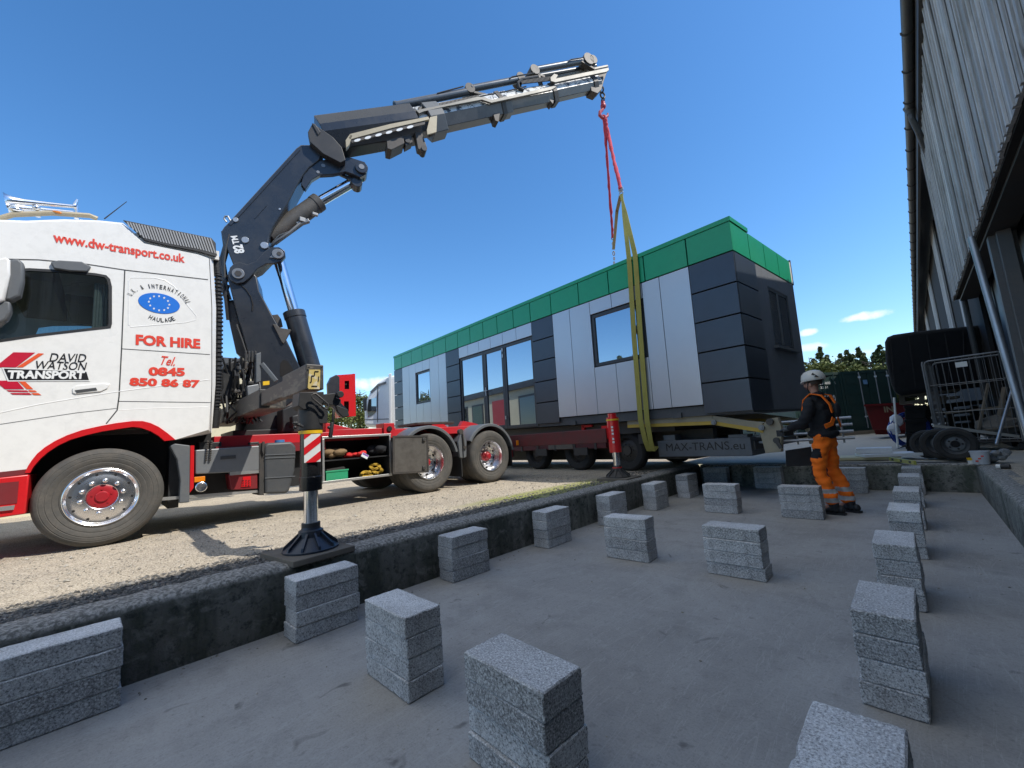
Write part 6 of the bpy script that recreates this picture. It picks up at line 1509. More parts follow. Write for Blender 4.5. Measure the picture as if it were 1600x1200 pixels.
# ------------------------------------------------------------------ what lies in the open locker
def locker_things():
    L = LOCK; xm = (L['x0']+L['x1'])/2; rnd = random.Random(4)
    def lump(name, mat_, label, cat, py, pz, pw, ph, n=7, sub=2):
        m = MB(); c_ = on_x(py, pz, L['x0']-.14); zb = L['zs'] if pz < 715 else L['zf']
        for k in range(n):
            m.ball((c_.x+rnd.uniform(-.08, .08), c_.y+rnd.uniform(-.5, .5)*pw, zb+ph*.4+rnd.uniform(-.1, .35)*ph), ph*.45, sub, (1, rnd.uniform(.8, 1.6), rnd.uniform(.6, 1)), .10)
        return tag(m.build(name, mat_, None, smooth=60), label, cat)
    lump('canvas_bag', M['bag'], 'brown canvas bag on the shelf of the open locker', 'bag', 522, 706, .20, .16, 8)
    lump('red_cloth', M['redcloth'], 'crumpled red cloth heaped on the locker shelf', 'cloth', 556, 711, .26, .09, 14)
    lump('black_bag', M['blackcloth'], 'black bag at the right end of the locker shelf', 'bag', 590, 703, .14, .17, 8)
    m = MB()
    for k, (px, py) in enumerate(((571, 744), (580, 743), (590, 738), (586, 732))):
        c_ = on_x(px, py, L['x0']-.12)
        for r_ in (.035, .05, .06): m.tube([c_+Vector((.02*math.sin(3*a+k), r_*1.5*math.cos(a), .03+r_*.8*math.sin(a))) for a in [2*math.pi*i/14 for i in range(15)]], .012, 6)
    tag(m.build('ratchet_strap', M['ratchet'], None, smooth=50), 'coiled yellow ratchet straps on the locker floor', 'strap')
    a = on_x(510, 747, L['x0']-.02); b = on_x(544, 733, L['x0']-.02)
    y0, y1 = a.y, b.y; z0, z1 = L['zf']+.002, b.z
    rt = thing('tool_tray', 'green plastic tool tray on the floor of the open locker', 'tool tray', (xm, (y0+y1)/2, z0))
    m = MB(); t = .008; x0, x1 = L['x0']-.03, L['x0']-.28
    m.span((x0, y0, z0), (x1, y1, z0+t)); m.span((x0, y0, z0+t), (x0-t, y1, z1)); m.span((x1+t, y0, z0+t), (x1, y1, z1)); m.span((x0-t, y0, z0+t), (x1+t, y0+t, z1)); m.span((x0-t, y1-t, z0+t), (x1+t, y1, z1)); m.span((x0+.008, y0-.01, z1-.02), (x0, y1+.01, z1+.004))
    m.build('tray', M['tool'], rt, smooth=0, bevel=.003)
    m = MB()
    for k in range(5): m.bar((x0-.04-.04*k, y0+.02, z1+.01), (x0-.05-.03*k, y1-.03, z1+.02+.01*(k % 2)), .03, .03)
    m.build('tool', M['iron'], rt, smooth=0)
    a = on_x(570, 716, L['x0']+.0)
    m = MB(); c_ = on_x(570, 712, L['x0']+.006); ex = Vector((0, .85, -.5)).normalized(); ey = Vector((0, .5, .85)).normalized()
    def q(u, v): return c_+ex*u+ey*v
    m.mi = 0; m.prism([q(-.055, -.035), q(.055, -.035), q(.055, .03), q(-.055, .03)], (.012, 0, 0)); m.mi = 1; m.prism([q(-.05, .002), q(.05, .002), q(.05, .027), q(-.05, .027)], (.0135, 0, 0)); m.mi = 2; m.prism([q(-.05, .012), q(.05, .012), q(.05, .019), q(-.05, .019)], (.0145, 0, 0))
    tag(m.build('blue_packet', [M['foam'], M['bluevinyl'], M['letterred']], None, smooth=0), 'small blue and white packet lying on the red cloth', 'packet')
locker_things()
# ================================================================== LIFTING SLINGS
def ribbon(mb, pts, wd, th, side):
    side = Vector(side).normalized(); prev = None; pts = [Vector(q) for q in pts]
    for i, q in enumerate(pts):
        d = (pts[min(i+1, len(pts)-1)]-pts[max(i-1, 0)]).normalized(); s_ = (side-d*side.dot(d)).normalized(); n = d.cross(s_)
        w_ = wd[i] if isinstance(wd, (list, tuple)) else wd
        ring = [mb.bm.verts.new(q+s_*a*w_/2+n*b*th/2) for a, b in ((-1, -1), (1, -1), (1, 1), (-1, 1))]
        if prev:
            for k in range(4): mb.face([prev[k], prev[(k+1) % 4], ring[(k+1) % 4], ring[k]])
        else: mb.face(ring[::-1])
        prev = ring
    mb.face(prev)
def slings():
    hk = bp(943, 183)
    sT, sB = kf(989, 404)[0], kf(1005, 640)[0]
    top = K(sT, CHT+.012, -.02); dh = (hk-CAM).dot(FW); dn = (top-CAM).dot(FW)
    shR = at_depth(970, 296, lerp(dh, dn, .45)); shL = at_depth(957.5, 372, dh+.55)
    def twisted(m, pts, r):
        n = 34; P_ = [Vector(q) for q in pts]; out = []; rr = []
        for i in range(n+1):
            t = i/n*(len(P_)-1); k = min(int(t), len(P_)-2); out.append(P_[k].lerp(P_[k+1], t-k)+Vector((random.uniform(-.006, .006), random.uniform(-.006, .006), 0))); rr.append(r*random.uniform(.75, 1.2))
        m.tube(out, rr, 8)
    m = MB(); twisted(m, [hk+Vector((0, 0, .02)), at_depth(946.6, 221, dh), at_depth(950.8, 278, dh+.2), at_depth(955, 335, dh+.4), shL], .036)
    twisted(m, [hk+Vector((.02, 0, .02)), at_depth(951, 213, dh), at_depth(959, 250, lerp(dh, dn, .2)), at_depth(966.4, 279, lerp(dh, dn, .4)), shR], .045)
    twisted(m, [hk+Vector((-.02, 0, .04)), hk+Vector((.03, .03, -.06)), at_depth(949, 215, dh)], .05)
    rt = tag(m.build('round_sling', M['sling_r'], None, smooth=60), 'red twisted round sling hanging in two legs from the crane hook', 'lifting sling')
    m = MB()
    for c_, r_ in ((shR, .05), (shR-Vector((0, 0, .10)), .045), (shL, .04), (shL-Vector((0, 0, .16)), .04)): m.tube([c_+Vector((r_*math.cos(a), 0, r_*1.3*math.sin(a))) for a in [2*math.pi*i/14 for i in range(15)]], .014, 6)
    m.cyl(shR+Vector((-.06, 0, 0)), shR+Vector((.06, 0, 0)), .02); m.build('shackle', M['steel'], rt)
    sd_ = CU
    m = MB(); a0 = shR-Vector((0, 0, .12))
    for ds, tilt in ((-.068, 0), (.072, 1)):
        t0 = K(sT-ds*1.0, CHT+.016, -.035); low = K(sB-ds-.02, -.02, -.05); lo2 = K(sB-ds*.8-.06, -.42, -.04); lo3 = K(sB-ds*.6-.05, -.62, .05)
        pts = [a0+Vector((ds*-.2, 0, 0)), a0.lerp(t0, .35)+Vector((0, 0, .0)), a0.lerp(t0, .7), t0, K(sT-ds, CHT-.25, -.04+tilt*.006), K(lerp(sT, sB, .5)-ds, CHT*.5, -.045+tilt*.006), low, lo2, lo3, K(sB-ds*.6, -.55, .3)]
        ribbon(m, pts, [.05, .075, .09, .10, .105, .105, .105, .10, .09, .09], .010, CU)
    ys = m.build('web_sling', M['sling_y'], None, smooth=30)
    tag(ys, 'wide yellow web sling wrapped down the near face of the cabin', 'lifting sling')
    m = MB(); far = K(sT+.35, CHT+.03, 1.9); ribbon(m, [a0+Vector((-.02, .02, .02)), at_depth(964, 330, dh+.2), at_depth(961, 365, dh+.35), at_depth(958.5, 390, dh+.5)], .085, .012, CU)
    q = at_depth(959, 396, dh+.55)
    for yy in (404, 411): qq = at_depth(959.6, yy, dh+.55); m.tube([qq+Vector((.012*math.cos(a), .012*math.cos(a), .045*math.sin(a))) for a in [2*math.pi*i/10 for i in range(11)]], .010, 6)
    m.tube([q+Vector((.03*math.cos(a), 0, .06*math.sin(a))) for a in [2*math.pi*i/12 for i in range(13)]], .012, 6)
    tag(m.build('web_sling', M['bagweb'], None, smooth=30), 'faded tan sling leg running down behind the cabin roof edge', 'lifting sling')
M['bagweb'] = mat_fabric('faded_webbing', (0.42, 0.29, 0.13), (0.30, 0.2, 0.09), 26)
slings()

# ================================================================== BUILDINGS AND LORRY BEYOND
def cream_building():
    x0, x1, y0, y1, z1 = -21.0, -12.35, -5.5, 2.75, GZ+3.05
    rt = thing('cream_building', 'cream rendered single storey building with a red door behind the lorry cab', 'building', ((x0+x1)/2, (y0+y1)/2, GZ))
    m = MB(); m.span((x0, y0, GZ-.1), (x1, y1, z1)); m.build('wall', M['creamwall'], rt, smooth=0)
    m = MB(); m.span((x0-.15, y0-.15, z1), (x1+.15, y1+.15, z1+.28)); m.build('roof', M['greydark'], rt, smooth=0)
    def opening(nm, a, b, za, zb, mt, mf):
        m = MB(); m.span((a, y1, za), (b, y1+.05, zb)); f = m.build(nm, mf, rt, smooth=0); m = MB(); m.span((a+.09, y1+.05, za+.09), (b-.09, y1+.06, zb-.09)); m.build('pane' if nm == 'window' else 'panel', mt, f, smooth=0)
    for a in (-20, -14.0): opening('window', a, a+1.3, GZ+.9, GZ+2.72, M['glassdark'], M['frame'])
    opening('door', -16.2, -15.0, GZ, GZ+2.72, M['reddoor'], M['reddoor']); opening('door', -18.2, -17.1, GZ, GZ+2.72, M['toolgreen'], M['frame'])
    m = MB()
    m.span((x1, -2.6, GZ+.9), (x1+.04, -1.2, GZ+2.2)); m.build('window', M['glassdark'], rt, smooth=0)
M['toolgreen'] = paint('dull_green_door', (0.08, 0.13, 0.10), 0.5)
cream_building()
PADY = (pad(0, 1)-pad(0, 0)).normalized()
FWH = Vector((FW.x, FW.y, 0)).normalized(); RTH = Vector((FWH.y, -FWH.x, 0))
def dprism(mb, pts, dep, back, toward=0.0):
    """outline surveyed at a given distance, given real thickness going back from there"""
    cx = sum(q[0] for q in pts)/len(pts); cy = sum(q[1] for q in pts)/len(pts)
    d = on_plane(cx, cy, CAM+FWH*dep, FWH)-CAM; d.z = 0; d.normalize()
    if cx > 1300: d = PADY
    mb.prism([on_plane(px, py, CAM+FWH*(dep-toward), FWH) for px, py in pts], d*back)
def second_lorry():
    D = 18.8; rt = thing('parked_lorry', 'white lorry cab parked beyond the far end of the cabin', 'lorry', on_plane(600, 680, CAM+FWH*D, FWH))
    m = MB(); dprism(m, [(570, 664), (570, 642), (574, 622), (580, 611), (591, 598), (603, 589), (612, 587), (640, 580), (640, 668)], D, 2.4); m.build('cab', M['whitetruck'], rt, smooth=20, bevel=.08)
    m = MB(); dprism(m, [(574, 640), (576, 624), (588, 621), (588, 643), (582, 649), (575, 652)], D, .05, .02); sw = m.build('side_window', M['glass'], rt, smooth=0)
    m = MB(); dprism(m, [(567, 622), (573, 621), (573, 641), (568, 642)], D, .25, .35); m.build('mirror', M['black'], rt, smooth=0, bevel=.03)
    m = MB(); dprism(m, [(571.5, 641), (574, 630), (578, 614), (582, 611), (577, 624), (575, 642)], D, 2.3, -.05); m.build('windscreen', M['glassdark'], rt, smooth=0)
    m = MB(); dprism(m, [(589, 621), (590, 604), (591, 604), (590.5, 660), (589.5, 660)], D, .02, .012); dprism(m, [(570, 655), (612, 654), (612, 655), (570, 656)], D, .02, .012); m.build('panel_gap', M['gapgrey'], rt, smooth=0)
    m = MB(); dprism(m, [(578, 612), (590, 600), (603, 596), (603, 599), (591, 603), (580, 614)], D, .1, .05); m.build('sun_visor', M['grey'], rt, smooth=0)
    m = MB(); c_ = on_plane(586, 690, CAM+FWH*(D+.2), FWH); c_.z = GZ+.5; m.cyl(c_, c_+FWH*.35, .5, n=28); m.build('wheel', M['tyredark'], rt)
    m = MB(); dprism(m, [(607, 584), (612, 583), (612, 662), (608, 663)], D, .3, .3); m.build('exhaust_stack', M['letterwhite'], rt, smooth=0, bevel=.03)
second_lorry()

# ================================================================== TREES
def leaf_crown(mb, c_, rx, rz, n, size, conifer, rnd):
    bm = mb.bm
    clumps = []
    for k in range(26 if not conifer else 110):
        if conifer:
            h = rnd.random()**1.15; rad = rx*(1-h)*rnd.uniform(.45, 1.05); a = rnd.uniform(0, 6.283); clumps.append((c_+Vector((rad*math.cos(a), rad*math.sin(a), rz*(h*2-1)-rad*.18)), .26*rx*(1.12-h), .045*rz))
        else:
            while True:
                v = Vector((rnd.uniform(-1, 1), rnd.uniform(-1, 1), rnd.uniform(-1, 1)))
                if .35 < v.length < 1: break
            clumps.append((c_+Vector((v.x*rx, v.y*rx, v.z*rz)), rx*rnd.uniform(.2, .38), rz*rnd.uniform(.13, .24)))
    for i in range(n):
        q, r_, rz_ = rnd.choice(clumps); v = Vector((rnd.gauss(0, .5), rnd.gauss(0, .5), rnd.gauss(0, .5))); p_ = q+Vector((v.x*r_, v.y*r_, v.z*rz_))
        a = Vector((rnd.uniform(-1, 1), rnd.uniform(-1, 1), rnd.uniform(-.6, .6))).normalized(); b = a.cross(Vector((rnd.uniform(-1, 1), rnd.uniform(-1, 1), rnd.uniform(-1, 1)))).normalized(); s_ = size*rnd.uniform(.6, 1.3)
        mb.face([bm.verts.new(p_-a*s_), bm.verts.new(p_+b*s_*.5), bm.verts.new(p_+a*s_), bm.verts.new(p_-b*s_*.5)])
def make_tree(name, h, rx, conifer, mat_, seed, n=3800):
    rnd = random.Random(seed); rt = thing(name, None, 'tree')
    m = MB(); m.tube([(0, 0, -.3), (.05, 0, h*.3), (-.04, .05, h*.6), (0, 0, h*.93)], [h*.022, h*.018, h*.011, h*.003], 8)
    for k in range(14):
        z = h*rnd.uniform(.3, .85); a = rnd.uniform(0, 6.283); L = rx*rnd.uniform(.5, .9)*(1-(z/h)*.5); m.tube([(0, 0, z), (L*.5*math.cos(a), L*.5*math.sin(a), z+L*(.0 if conifer else .25)), (L*math.cos(a), L*math.sin(a), z+L*(-.1 if conifer else .55))], [h*.007, h*.005, h*.002], 5)
    m.build('trunk', M['trunk'], rt, loc=(0, 0, 0))
    m = MB(); leaf_crown(m, Vector((0, 0, h*.56)), rx, h*.44, n, h*.022 if not conifer else h*.02, conifer, rnd)
    m.build('crown', mat_, rt, loc=(0, 0, 0), smooth=0); return rt
T1 = make_tree('conifer_tree', 10, 2.7, True, M['leafA'], 1, 5200); T2 = make_tree('leafy_tree', 9, 2.6, False, M['leafB'], 2); T3 = make_tree('conifer_tree', 9, 3.0, True, M['leafA'], 3, 5200)
used = {}
def put_tree(src, px, ptop, dep, label, grp, mirror=False):
    top = at_depth(px, ptop, dep); base = Vector((top.x, top.y, GZ-.2)); hh = top.z-GZ
    if mirror:
        q = base-CB0; n2 = Vector((CV.x, CV.y, 0)); base = base-n2*2*q.dot(n2); 
    o = src if src.name not in used else copy_tree(src); used[src.name] = 1
    nat = {'T1': 10, 'T2': 9, 'T3': 9}[{T1: 'T1', T2: 'T2', T3: 'T3'}[src]]
    s_ = hh/nat; o.location = base; o.scale = (s_, s_, s_); o.rotation_euler = (0, 0, random.uniform(0, 6.28)); tag(o, label, 'tree', grp); return o
gT = 'trees behind the green containers'
rows = [(T2, 1262, 548, 46, 'pale leafy tree just past the cabin end behind the worker'), (T1, 1280, 540, 50, 'dark conifer behind the worker helmet, next to the pale leafy tree'), (T2, 1303, 549, 47, 'pale leafy tree in the middle of the row over the containers'),
        (T3, 1322, 544, 52, 'broad dark conifer over the joint between the containers'), (T1, 1340, 541, 50, 'dark conifer above the right hand container'), (T2, 1356, 550, 46, 'pale low leafy tree above the container lock rods'), (T3, 1373, 536, 50, 'tallest dark conifer next to the black covered load'), (T1, 1392, 540, 54, 'dark conifer half hidden by the black covered load')]
for src, px, pt_, dp, lb in rows: put_tree(src, px, pt_, dp, lb, gT)
for px, pt_, dp in ((1270, 558, 60), (1291, 552, 58), (1312, 550, 62), (1331, 551, 59), (1348, 549, 63), (1365, 548, 60), (1383, 546, 61)): put_tree(T3, px, pt_, dp, 'dim conifer filling the gap at the back of the tree row', gT)
gL = 'trees far behind the crane'
for src, px, pt_, dp, lb in ((T2, 548, 606, 70, 'pale leafy tree seen left of the parked white lorry'), (T2, 562, 600, 75, 'olive tree between the raised red stabiliser and the white lorry'), (T2, 533, 612, 80, 'distant leafy tree behind the raised red stabiliser')): put_tree(src, px, pt_, dp, lb, gL)
gR = 'trees on the camera side, mirrored in the cabin glass'
for src, px, pt_, dp, lb in ((T2, 985, 540, 34, 'dark leafy tree mirrored in the big cabin window'), (T3, 966, 552, 36, 'smaller tree mirrored in the big cabin window'), (T2, 655, 602, 44, 'leafy tree mirrored in the small cabin window'), (T2, 668, 598, 46, 'second leafy tree mirrored in the small cabin window')): put_tree(src, px, pt_, dp, lb, gR, True)

# ================================================================== FAR RIGHT CORNER
def yard_things():
    # two green containers, doors towards us
    D = 18.0; ex = (RTH*.985+FWH*.10).normalized(); ey = Vector((-ex.y, ex.x, 0)); ey = ey if ey.dot(FWH) > 0 else -ey
    for i, (pl, lab) in enumerate(((1321.5, 'dark green shipping container with white lock rods and a blue sticker'), (1250, 'dark green shipping container with stencilled numbers behind the worker'))):
        o = on_plane(pl, 620, CAM+FWH*D, FWH); o.z = GZ+.12; Wd, Ht = 2.44, 2.62
        if i == 1: o = on_plane(1321.5, 620, CAM+FWH*D, FWH)-ex*(Wd+.03); o.z = GZ+.12
        rt = thing('shipping_container', lab, 'container', o+ex*Wd/2, group='green shipping containers')
        def P(a, b, c_): return o+ex*a+ey*b+Vector((0, 0, c_))
        m = MB(); m.prism([P(0, .08, 0), P(Wd, .08, 0), P(Wd, .08, Ht), P(0, .08, Ht)], ey*6); m.build('body', M['container'], rt, smooth=0)
        m = MB()
        for a, b in ((0, .1), (Wd-.1, Wd)): m.prism([P(a, 0, 0), P(b, 0, 0), P(b, 0, Ht), P(a, 0, Ht)], ey*.1)
        for a, b in ((0, .12), (Ht-.12, Ht)): m.prism([P(.1, 0.01, a), P(Wd-.1, .01, a), P(Wd-.1, .01, b), P(.1, .01, b)], ey*.08)
        m.build('frame', M['container'], rt, smooth=0)
        for s_ in (0, 1):
            m = MB(); a0 = .11+s_*(Wd/2-.10); a1 = a0+Wd/2-.13; m.prism([P(a0, .03, .13), P(a1, .03, .13), P(a1, .03, Ht-.13), P(a0, .03, Ht-.13)], ey*.04)
            for k in range(5): z = .25+k*.45; m.prism([P(a0+.06, .015, z), P(a1-.06, .015, z), P(a1-.06, .015, z+.22), P(a0+.06, .015, z+.22)], ey*.015)
            d = m.build('door', M['container'], rt, smooth=0)
            m = MB()
            for t in (((.62,), (.31, .85)) if i == 0 else ((.28, .72), (.28, .72)))[s_]: x_ = lerp(a0, a1, t); m.cyl(P(x_, -.02, .1), P(x_, -.02, Ht-.08), .022, n=8); m.box(P(x_, -.02, .6), (.1, .05, .06)); m.box(P(x_, -.02, Ht-.3), (.09, .05, .08))
            m.build('lock_rod', M['steel'] if i == 0 else M['container'], d)
        m = MB()
        if i == 0: m.prism([P(.95, -.004, Ht-.62), P(1.16, -.004, Ht-.62), P(1.16, -.004, Ht-.42), P(.95, -.004, Ht-.42)], ey*.003); m.build('sticker', M['bluecap2'], rt, smooth=0)
        else:
            for s_, x_, z, w_, h_ in (('285002', 1.34, Ht-.52, .52, .11), ('2', 2.0, Ht-.52, .09, .12), ('2251', 1.34, Ht-.70, .36, .10), ('88', 1.45, Ht-1.22, .26, .22), ('0', 1.85, Ht-1.30, .12, .30), ('UK', 1.9, Ht-1.62, .2, .12)): put_text(m, s_, P(x_, .0, z), ex, (0, 0, 1), w_, h_, .02, 0, 1, -ey, .004)
            m.build('lettering', M['letterwhite'], rt, smooth=0)
    m = MB(); a = on_plane(1270, 668, CAM+FWH*17.6, FWH); a.z = GZ+.06; m.bar(a, a+ex*3.6, .14, .14); m.bar(a+ex*.6-ey*.3, a+ex*2.2-ey*.35, .12, .1); tag(m.build('sleeper_timber', M['wood'], None, smooth=0), 'dark timber baulk lying in front of the green containers', 'timber')
    # red skip
    D = 13.5; rt = thing('skip', 'dull red skip with pale letters beside the blue pipe coil', 'skip', on_plane(1385, 675, CAM+FWH*D, FWH))
    m = MB(); dprism(m, [(1351, 633), (1425, 629), (1425, 672), (1364, 672)], D, 1.6); m.build('body', M['skip'], rt, smooth=0, bevel=.02)
    m = MB(); dprism(m, [(1350, 632), (1426, 628), (1426, 631), (1350, 635)], D, 1.7, .05); dprism(m, [(1366, 672), (1425, 672), (1425, 678), (1368, 679)], D, 1.2, -.2); m.build('rim', M['reddark'], rt, smooth=0)
    m = MB(); o = on_plane(1382, 644.5, CAM+FWH*(D-.005), FWH); put_text(m, 'IN', o, RTH, (0, 0, 1), .30, .19, .03, 0, 1, -FWH, .004); m.build('lettering', M['rail'], rt, smooth=0)
    # black covered load on trestles of pallets
    D = 8.9; rt = thing('covered_load', 'bulky load wrapped in black tarpaulin raised on pallets', 'covered load', on_plane(1450, 617, CAM+FWH*D, FWH))
    m = MB(); dprism(m, [(1382, 534), (1386, 526), (1396, 522), (1430, 517), (1480, 512), (1540, 506), (1560, 504), (1572, 598), (1500, 606), (1408, 618), (1399, 616), (1392, 600), (1384, 566)], D, 1.5); tp = m.build('tarpaulin', M['tarp'], rt, smooth=30, bevel=.10, seg=4)
    bpy.context.view_layer.update()
    m = MB()
    for k in range(7):
        t = k/6; a = on_plane(lerp(1390, 1560, t), lerp(523, 505, t), CAM+FWH*(D-.0), FWH); b = on_plane(lerp(1402, 1570, t)+random.uniform(-3, 3), lerp(615, 600, t), CAM+FWH*(D), FWH); m.tube([a+Vector((0, 0, -.1)), a.lerp(b, .5)+RTH*random.uniform(-.05, .05)-FWH*.004, b+Vector((0, 0, .1))], [.012, .02, .012], 6)
    m.build('fold', M['tarp'], tp)
    m = MB(); dprism(m, [(1404, 617), (1500, 607), (1500, 611), (1404, 621)], D, 1.3, -.1); dprism(m, [(1405, 628), (1500, 618), (1500, 622), (1405, 632)], D, 1.3, -.1)
    for x in (1405, 1436, 1470): dprism(m, [(x, 618), (x+9, 617), (x+9, 630), (x, 631)], D, 1.25, -.12)
    tag(m.build('pallet', M['wood'], None, smooth=0), 'weathered timber pallet under the black covered load', 'pallet')
    m = MB()
    for k in range(5): dprism(m, [(1442, 634+k*11), (1560, 622+k*12), (1560, 629+k*12), (1442, 641+k*11)], 9.7, 1.0)
    for x in (1444, 1480, 1520, 1550): dprism(m, [(x, 634), (x+10, 633), (x+12, 690), (x+1, 690)], 9.72, .9)
    tag(m.build('pallet_stack', M['darkwood'], None, smooth=0), 'dark stacked pallets behind the roll cage under the covered load', 'pallets')
    # stack of black crates
    for k, (ya, yb) in enumerate(((634, 655), (656, 676), (677, 697), (698, 716))):
        m = MB(); dprism(m, [(1414+k, ya), (1446+k, ya-1), (1446+k, yb-1), (1414+k, yb)], 8.4, .5); dprism(m, [(1412+k, ya-.5), (1448+k, ya-1.5), (1448+k, ya+3), (1412+k, ya+4)], 8.4, .56, .03); dprism(m, [(1424+k, ya+8), (1436+k, ya+7.5), (1436+k, ya+11), (1424+k, ya+11.5)], 8.4, .02, .012)
        tag(m.build('crate', M['black'], None, smooth=0, bevel=.01), '%s black plastic crate of the stack beside the roll cage' % ('top', 'second', 'third', 'bottom')[k], 'crate', 'black crates by the roll cage')
    # coil of blue pipe partly in polythene
    m = MB(); c_ = on_plane(1420, 672, CAM+FWH*9.6, FWH); nrm = -FWH; rnd = random.Random(8)
    for k in range(11):
        r_ = .36+.02*(k % 4)+rnd.uniform(-.01, .02); dz = rnd.uniform(-.09, .09); m.tube([c_-nrm*dz+(RTH*math.cos(a)*r_*1.05+Vector((0, 0, 1))*math.sin(a)*r_*.92) for a in [2*math.pi*i/36 for i in range(37)]], .016, 8)
    co = tag(m.build('pipe_coil', M['bluepipe'], None, smooth=60), 'coil of blue water pipe standing by the black crates', 'pipe coil')
    m = MB(); 
    for a0 in (2.4, 3.0, 1.3): m.ball(c_+(RTH*math.cos(a0)*.40+Vector((0, 0, 1))*math.sin(a0)*.36)-FWH*.06, .13, 2, (.9, .6, 1.1), .12)
    m.build('wrapping', M['plasticwrap'], co, smooth=20)
    # thin white stake with a dark foot
    m = MB(); a = on_plane(1397, 621, CAM+FWH*8.3, FWH); b = on_plane(1403, 700, CAM+FWH*8.3, FWH); m.cyl(a, b, .017, n=8); m.mi = 1; m.prism([b+Vector((-.05, 0, -.03)), b+Vector((.12, 0, .02)), b+Vector((.13, 0, .08)), b+Vector((.02, 0, .0))], (0, .05, 0)); tag(m.build('broom', [M['letterwhite'], M['black']], None, smooth=30), 'white handled broom standing before the black crates', 'broom')
    # roll cage
    o = on_z(1468, 704, GZ); ey = on_z(1500, 690, GZ)-CAM; ey.z = 0; ey.normalize(); ey = (ey*.97+RTH*.22).normalized(); ex = Vector((ey.y, -ey.x, 0)); Wc, Dc, Hc = 1.12, .75, 1.80
    rt = thing('roll_cage', 'rusty wire roll cage full of scrap timber against the barn', 'roll cage', o+ex*.5)
    def P(a, b, c_): return o+ex*a+ey*b+Vector((0, 0, c_))
    def hoop(m, p0, p1):
        q0, q1 = P(*p0, 0), P(*p1, 0); up = Vector((0, 0, 1)); d = (q1-q0).normalized(); r_ = .07
        m.tube([q0+up*.15, q0+up*(Hc-r_), q0+up*(Hc-.02)+d*.02, q0+up*Hc+d*r_, q1+up*Hc-d*r_, q1+up*(Hc-.02)-d*.02, q1+up*(Hc-r_), q1+up*.15], .017, 8)
    m = MB(); hoop(m, (0, 0), (0, Dc)); hoop(m, (Wc, 0), (Wc, Dc)); hoop(m, (.03, Dc), (Wc-.03, Dc)); hoop(m, (.03, 0.), (Wc-.03, 0.))
    for z in (.2, .75, 1.3):
        for a, b in (((0, 0), (0, Dc)), ((Wc, 0), (Wc, Dc)), ((0, Dc), (Wc, Dc)), ((0, 0), (Wc, 0))): m.cyl(P(*a, z), P(*b, z), .007, n=6)
    m.build('frame', M['steel2'], rt)
    m = MB()
    for k in range(1, 12): m.cyl(P(Wc*k/12, 0, .16), P(Wc*k/12, 0, Hc-.02), .0045, n=5); m.cyl(P(Wc*k/12, Dc, .16), P(Wc*k/12, Dc, Hc-.02), .0045, n=5)
    for k in range(1, 7):
        for a in (0, Wc): m.cyl(P(a, Dc*k/7, .16), P(a, Dc*k/7, Hc-.02), .0045, n=5)
    m.build('wire_side', M['steel2'], rt)
    m = MB(); m.prism([P(0, 0, .14), P(Wc, 0, .14), P(Wc, Dc, .14), P(0, Dc, .14)], (0, 0, .03)); m.build('base', M['iron'], rt, smooth=0)
    first = None
    for a in (.06, Wc-.06):
        for b in (.06, Dc-.06):
            if first is None:
                m = MB(); m.cyl((0, -.02, .06), (0, .02, .06), .06, n=14); m.cyl((0, 0, .06), (0, 0, .14), .012); first = m.build('castor', M['black'], rt, loc=P(a, b, 0)-Vector(rt.location))
            else: c2 = copy_tree(first, rt); c2.location = P(a, b, 0)-Vector(rt.location)
    m = MB(); m.prism([P(.46, -.012, 1.60), P(.62, -.012, 1.60), P(.62, -.012, 1.70), P(.46, -.012, 1.70)], ey*.006); m.build('number_plate', M['letterwhite'], rt, smooth=0)
    rnd = random.Random(21)
    labs = ['long board leaning corner to corner inside the roll cage', 'wide board leaning in the right half of the roll cage', 'short offcut lying low in the roll cage', 'plank lying flat along the back of the roll cage', 'thick post end standing in the roll cage']
    for k, (a, b, wd) in enumerate((((.55, .2, .35), (.80, .3, 1.25), .07), ((.78, .35, .35), (.98, .45, 1.15), .13), ((.62, .12, .36), (1.05, .2, .42), .09), ((.1, .6, .72), (1.0, .6, .80), .16), ((.9, .5, .2), (.95, .55, .75), .14))):
        m = MB(); m.bar(P(*a), P(*b), wd, .03); tag(m.build('scrap_board', M['wood'], None, smooth=0), labs[k], 'board', 'scrap timber in the roll cage')
    m = MB(); m.ball(P(.8, .4, .42), .28, 2, (1.2, .9, .8), .15); tag(m.build('rubble_sack', M['bag3'], None, smooth=20), 'grubby sack slumped in the bottom of the roll cage', 'sack')
    # three wheels leaning together
    def road_wheel(px, py, r_, lab, turn=0):
        b = on_z(px, py, GZ); n = (CAM-b); n.z = 0; n = (n.normalized()+RTH*turn).normalized()
        rt = thing('spare_wheel', lab, 'wheel', b, group='spare wheels by the far wall'); c_ = b+Vector((0, 0, r_))
        m = MB(); m.lathe([(r_*.62, -.08), (r_*.85, -.10), (r_*.97, -.085), (r_, -.05), (r_, .05), (r_*.97, .085), (r_*.85, .10), (r_*.66, .09), (r_*.60, .07)], c_, n, 40); m.build('tyre', M['tyredark2'], rt)
        m = MB(); m.lathe([(r_*.62, .085), (r_*.58, .07), (r_*.54, .03), (r_*.48, .01), (r_*.42, .03), (r_*.22, .035), (r_*.2, .0), (0, .0)], c_, n, 32); rm = m.build('rim', M['rimgrey'], rt)
        x, y, d = frame3(n); m = MB()
        for k in range(5): a = 2*math.pi*k/5; q = c_+(x*math.cos(a)+y*math.sin(a))*r_*.31+n*.03; m.cyl(q, q+n*.012, .014, n=8)
        m.cyl(c_+n*.0, c_+n*.037, r_*.19, n=18); m.build('hub_hole', M['void'], rm)
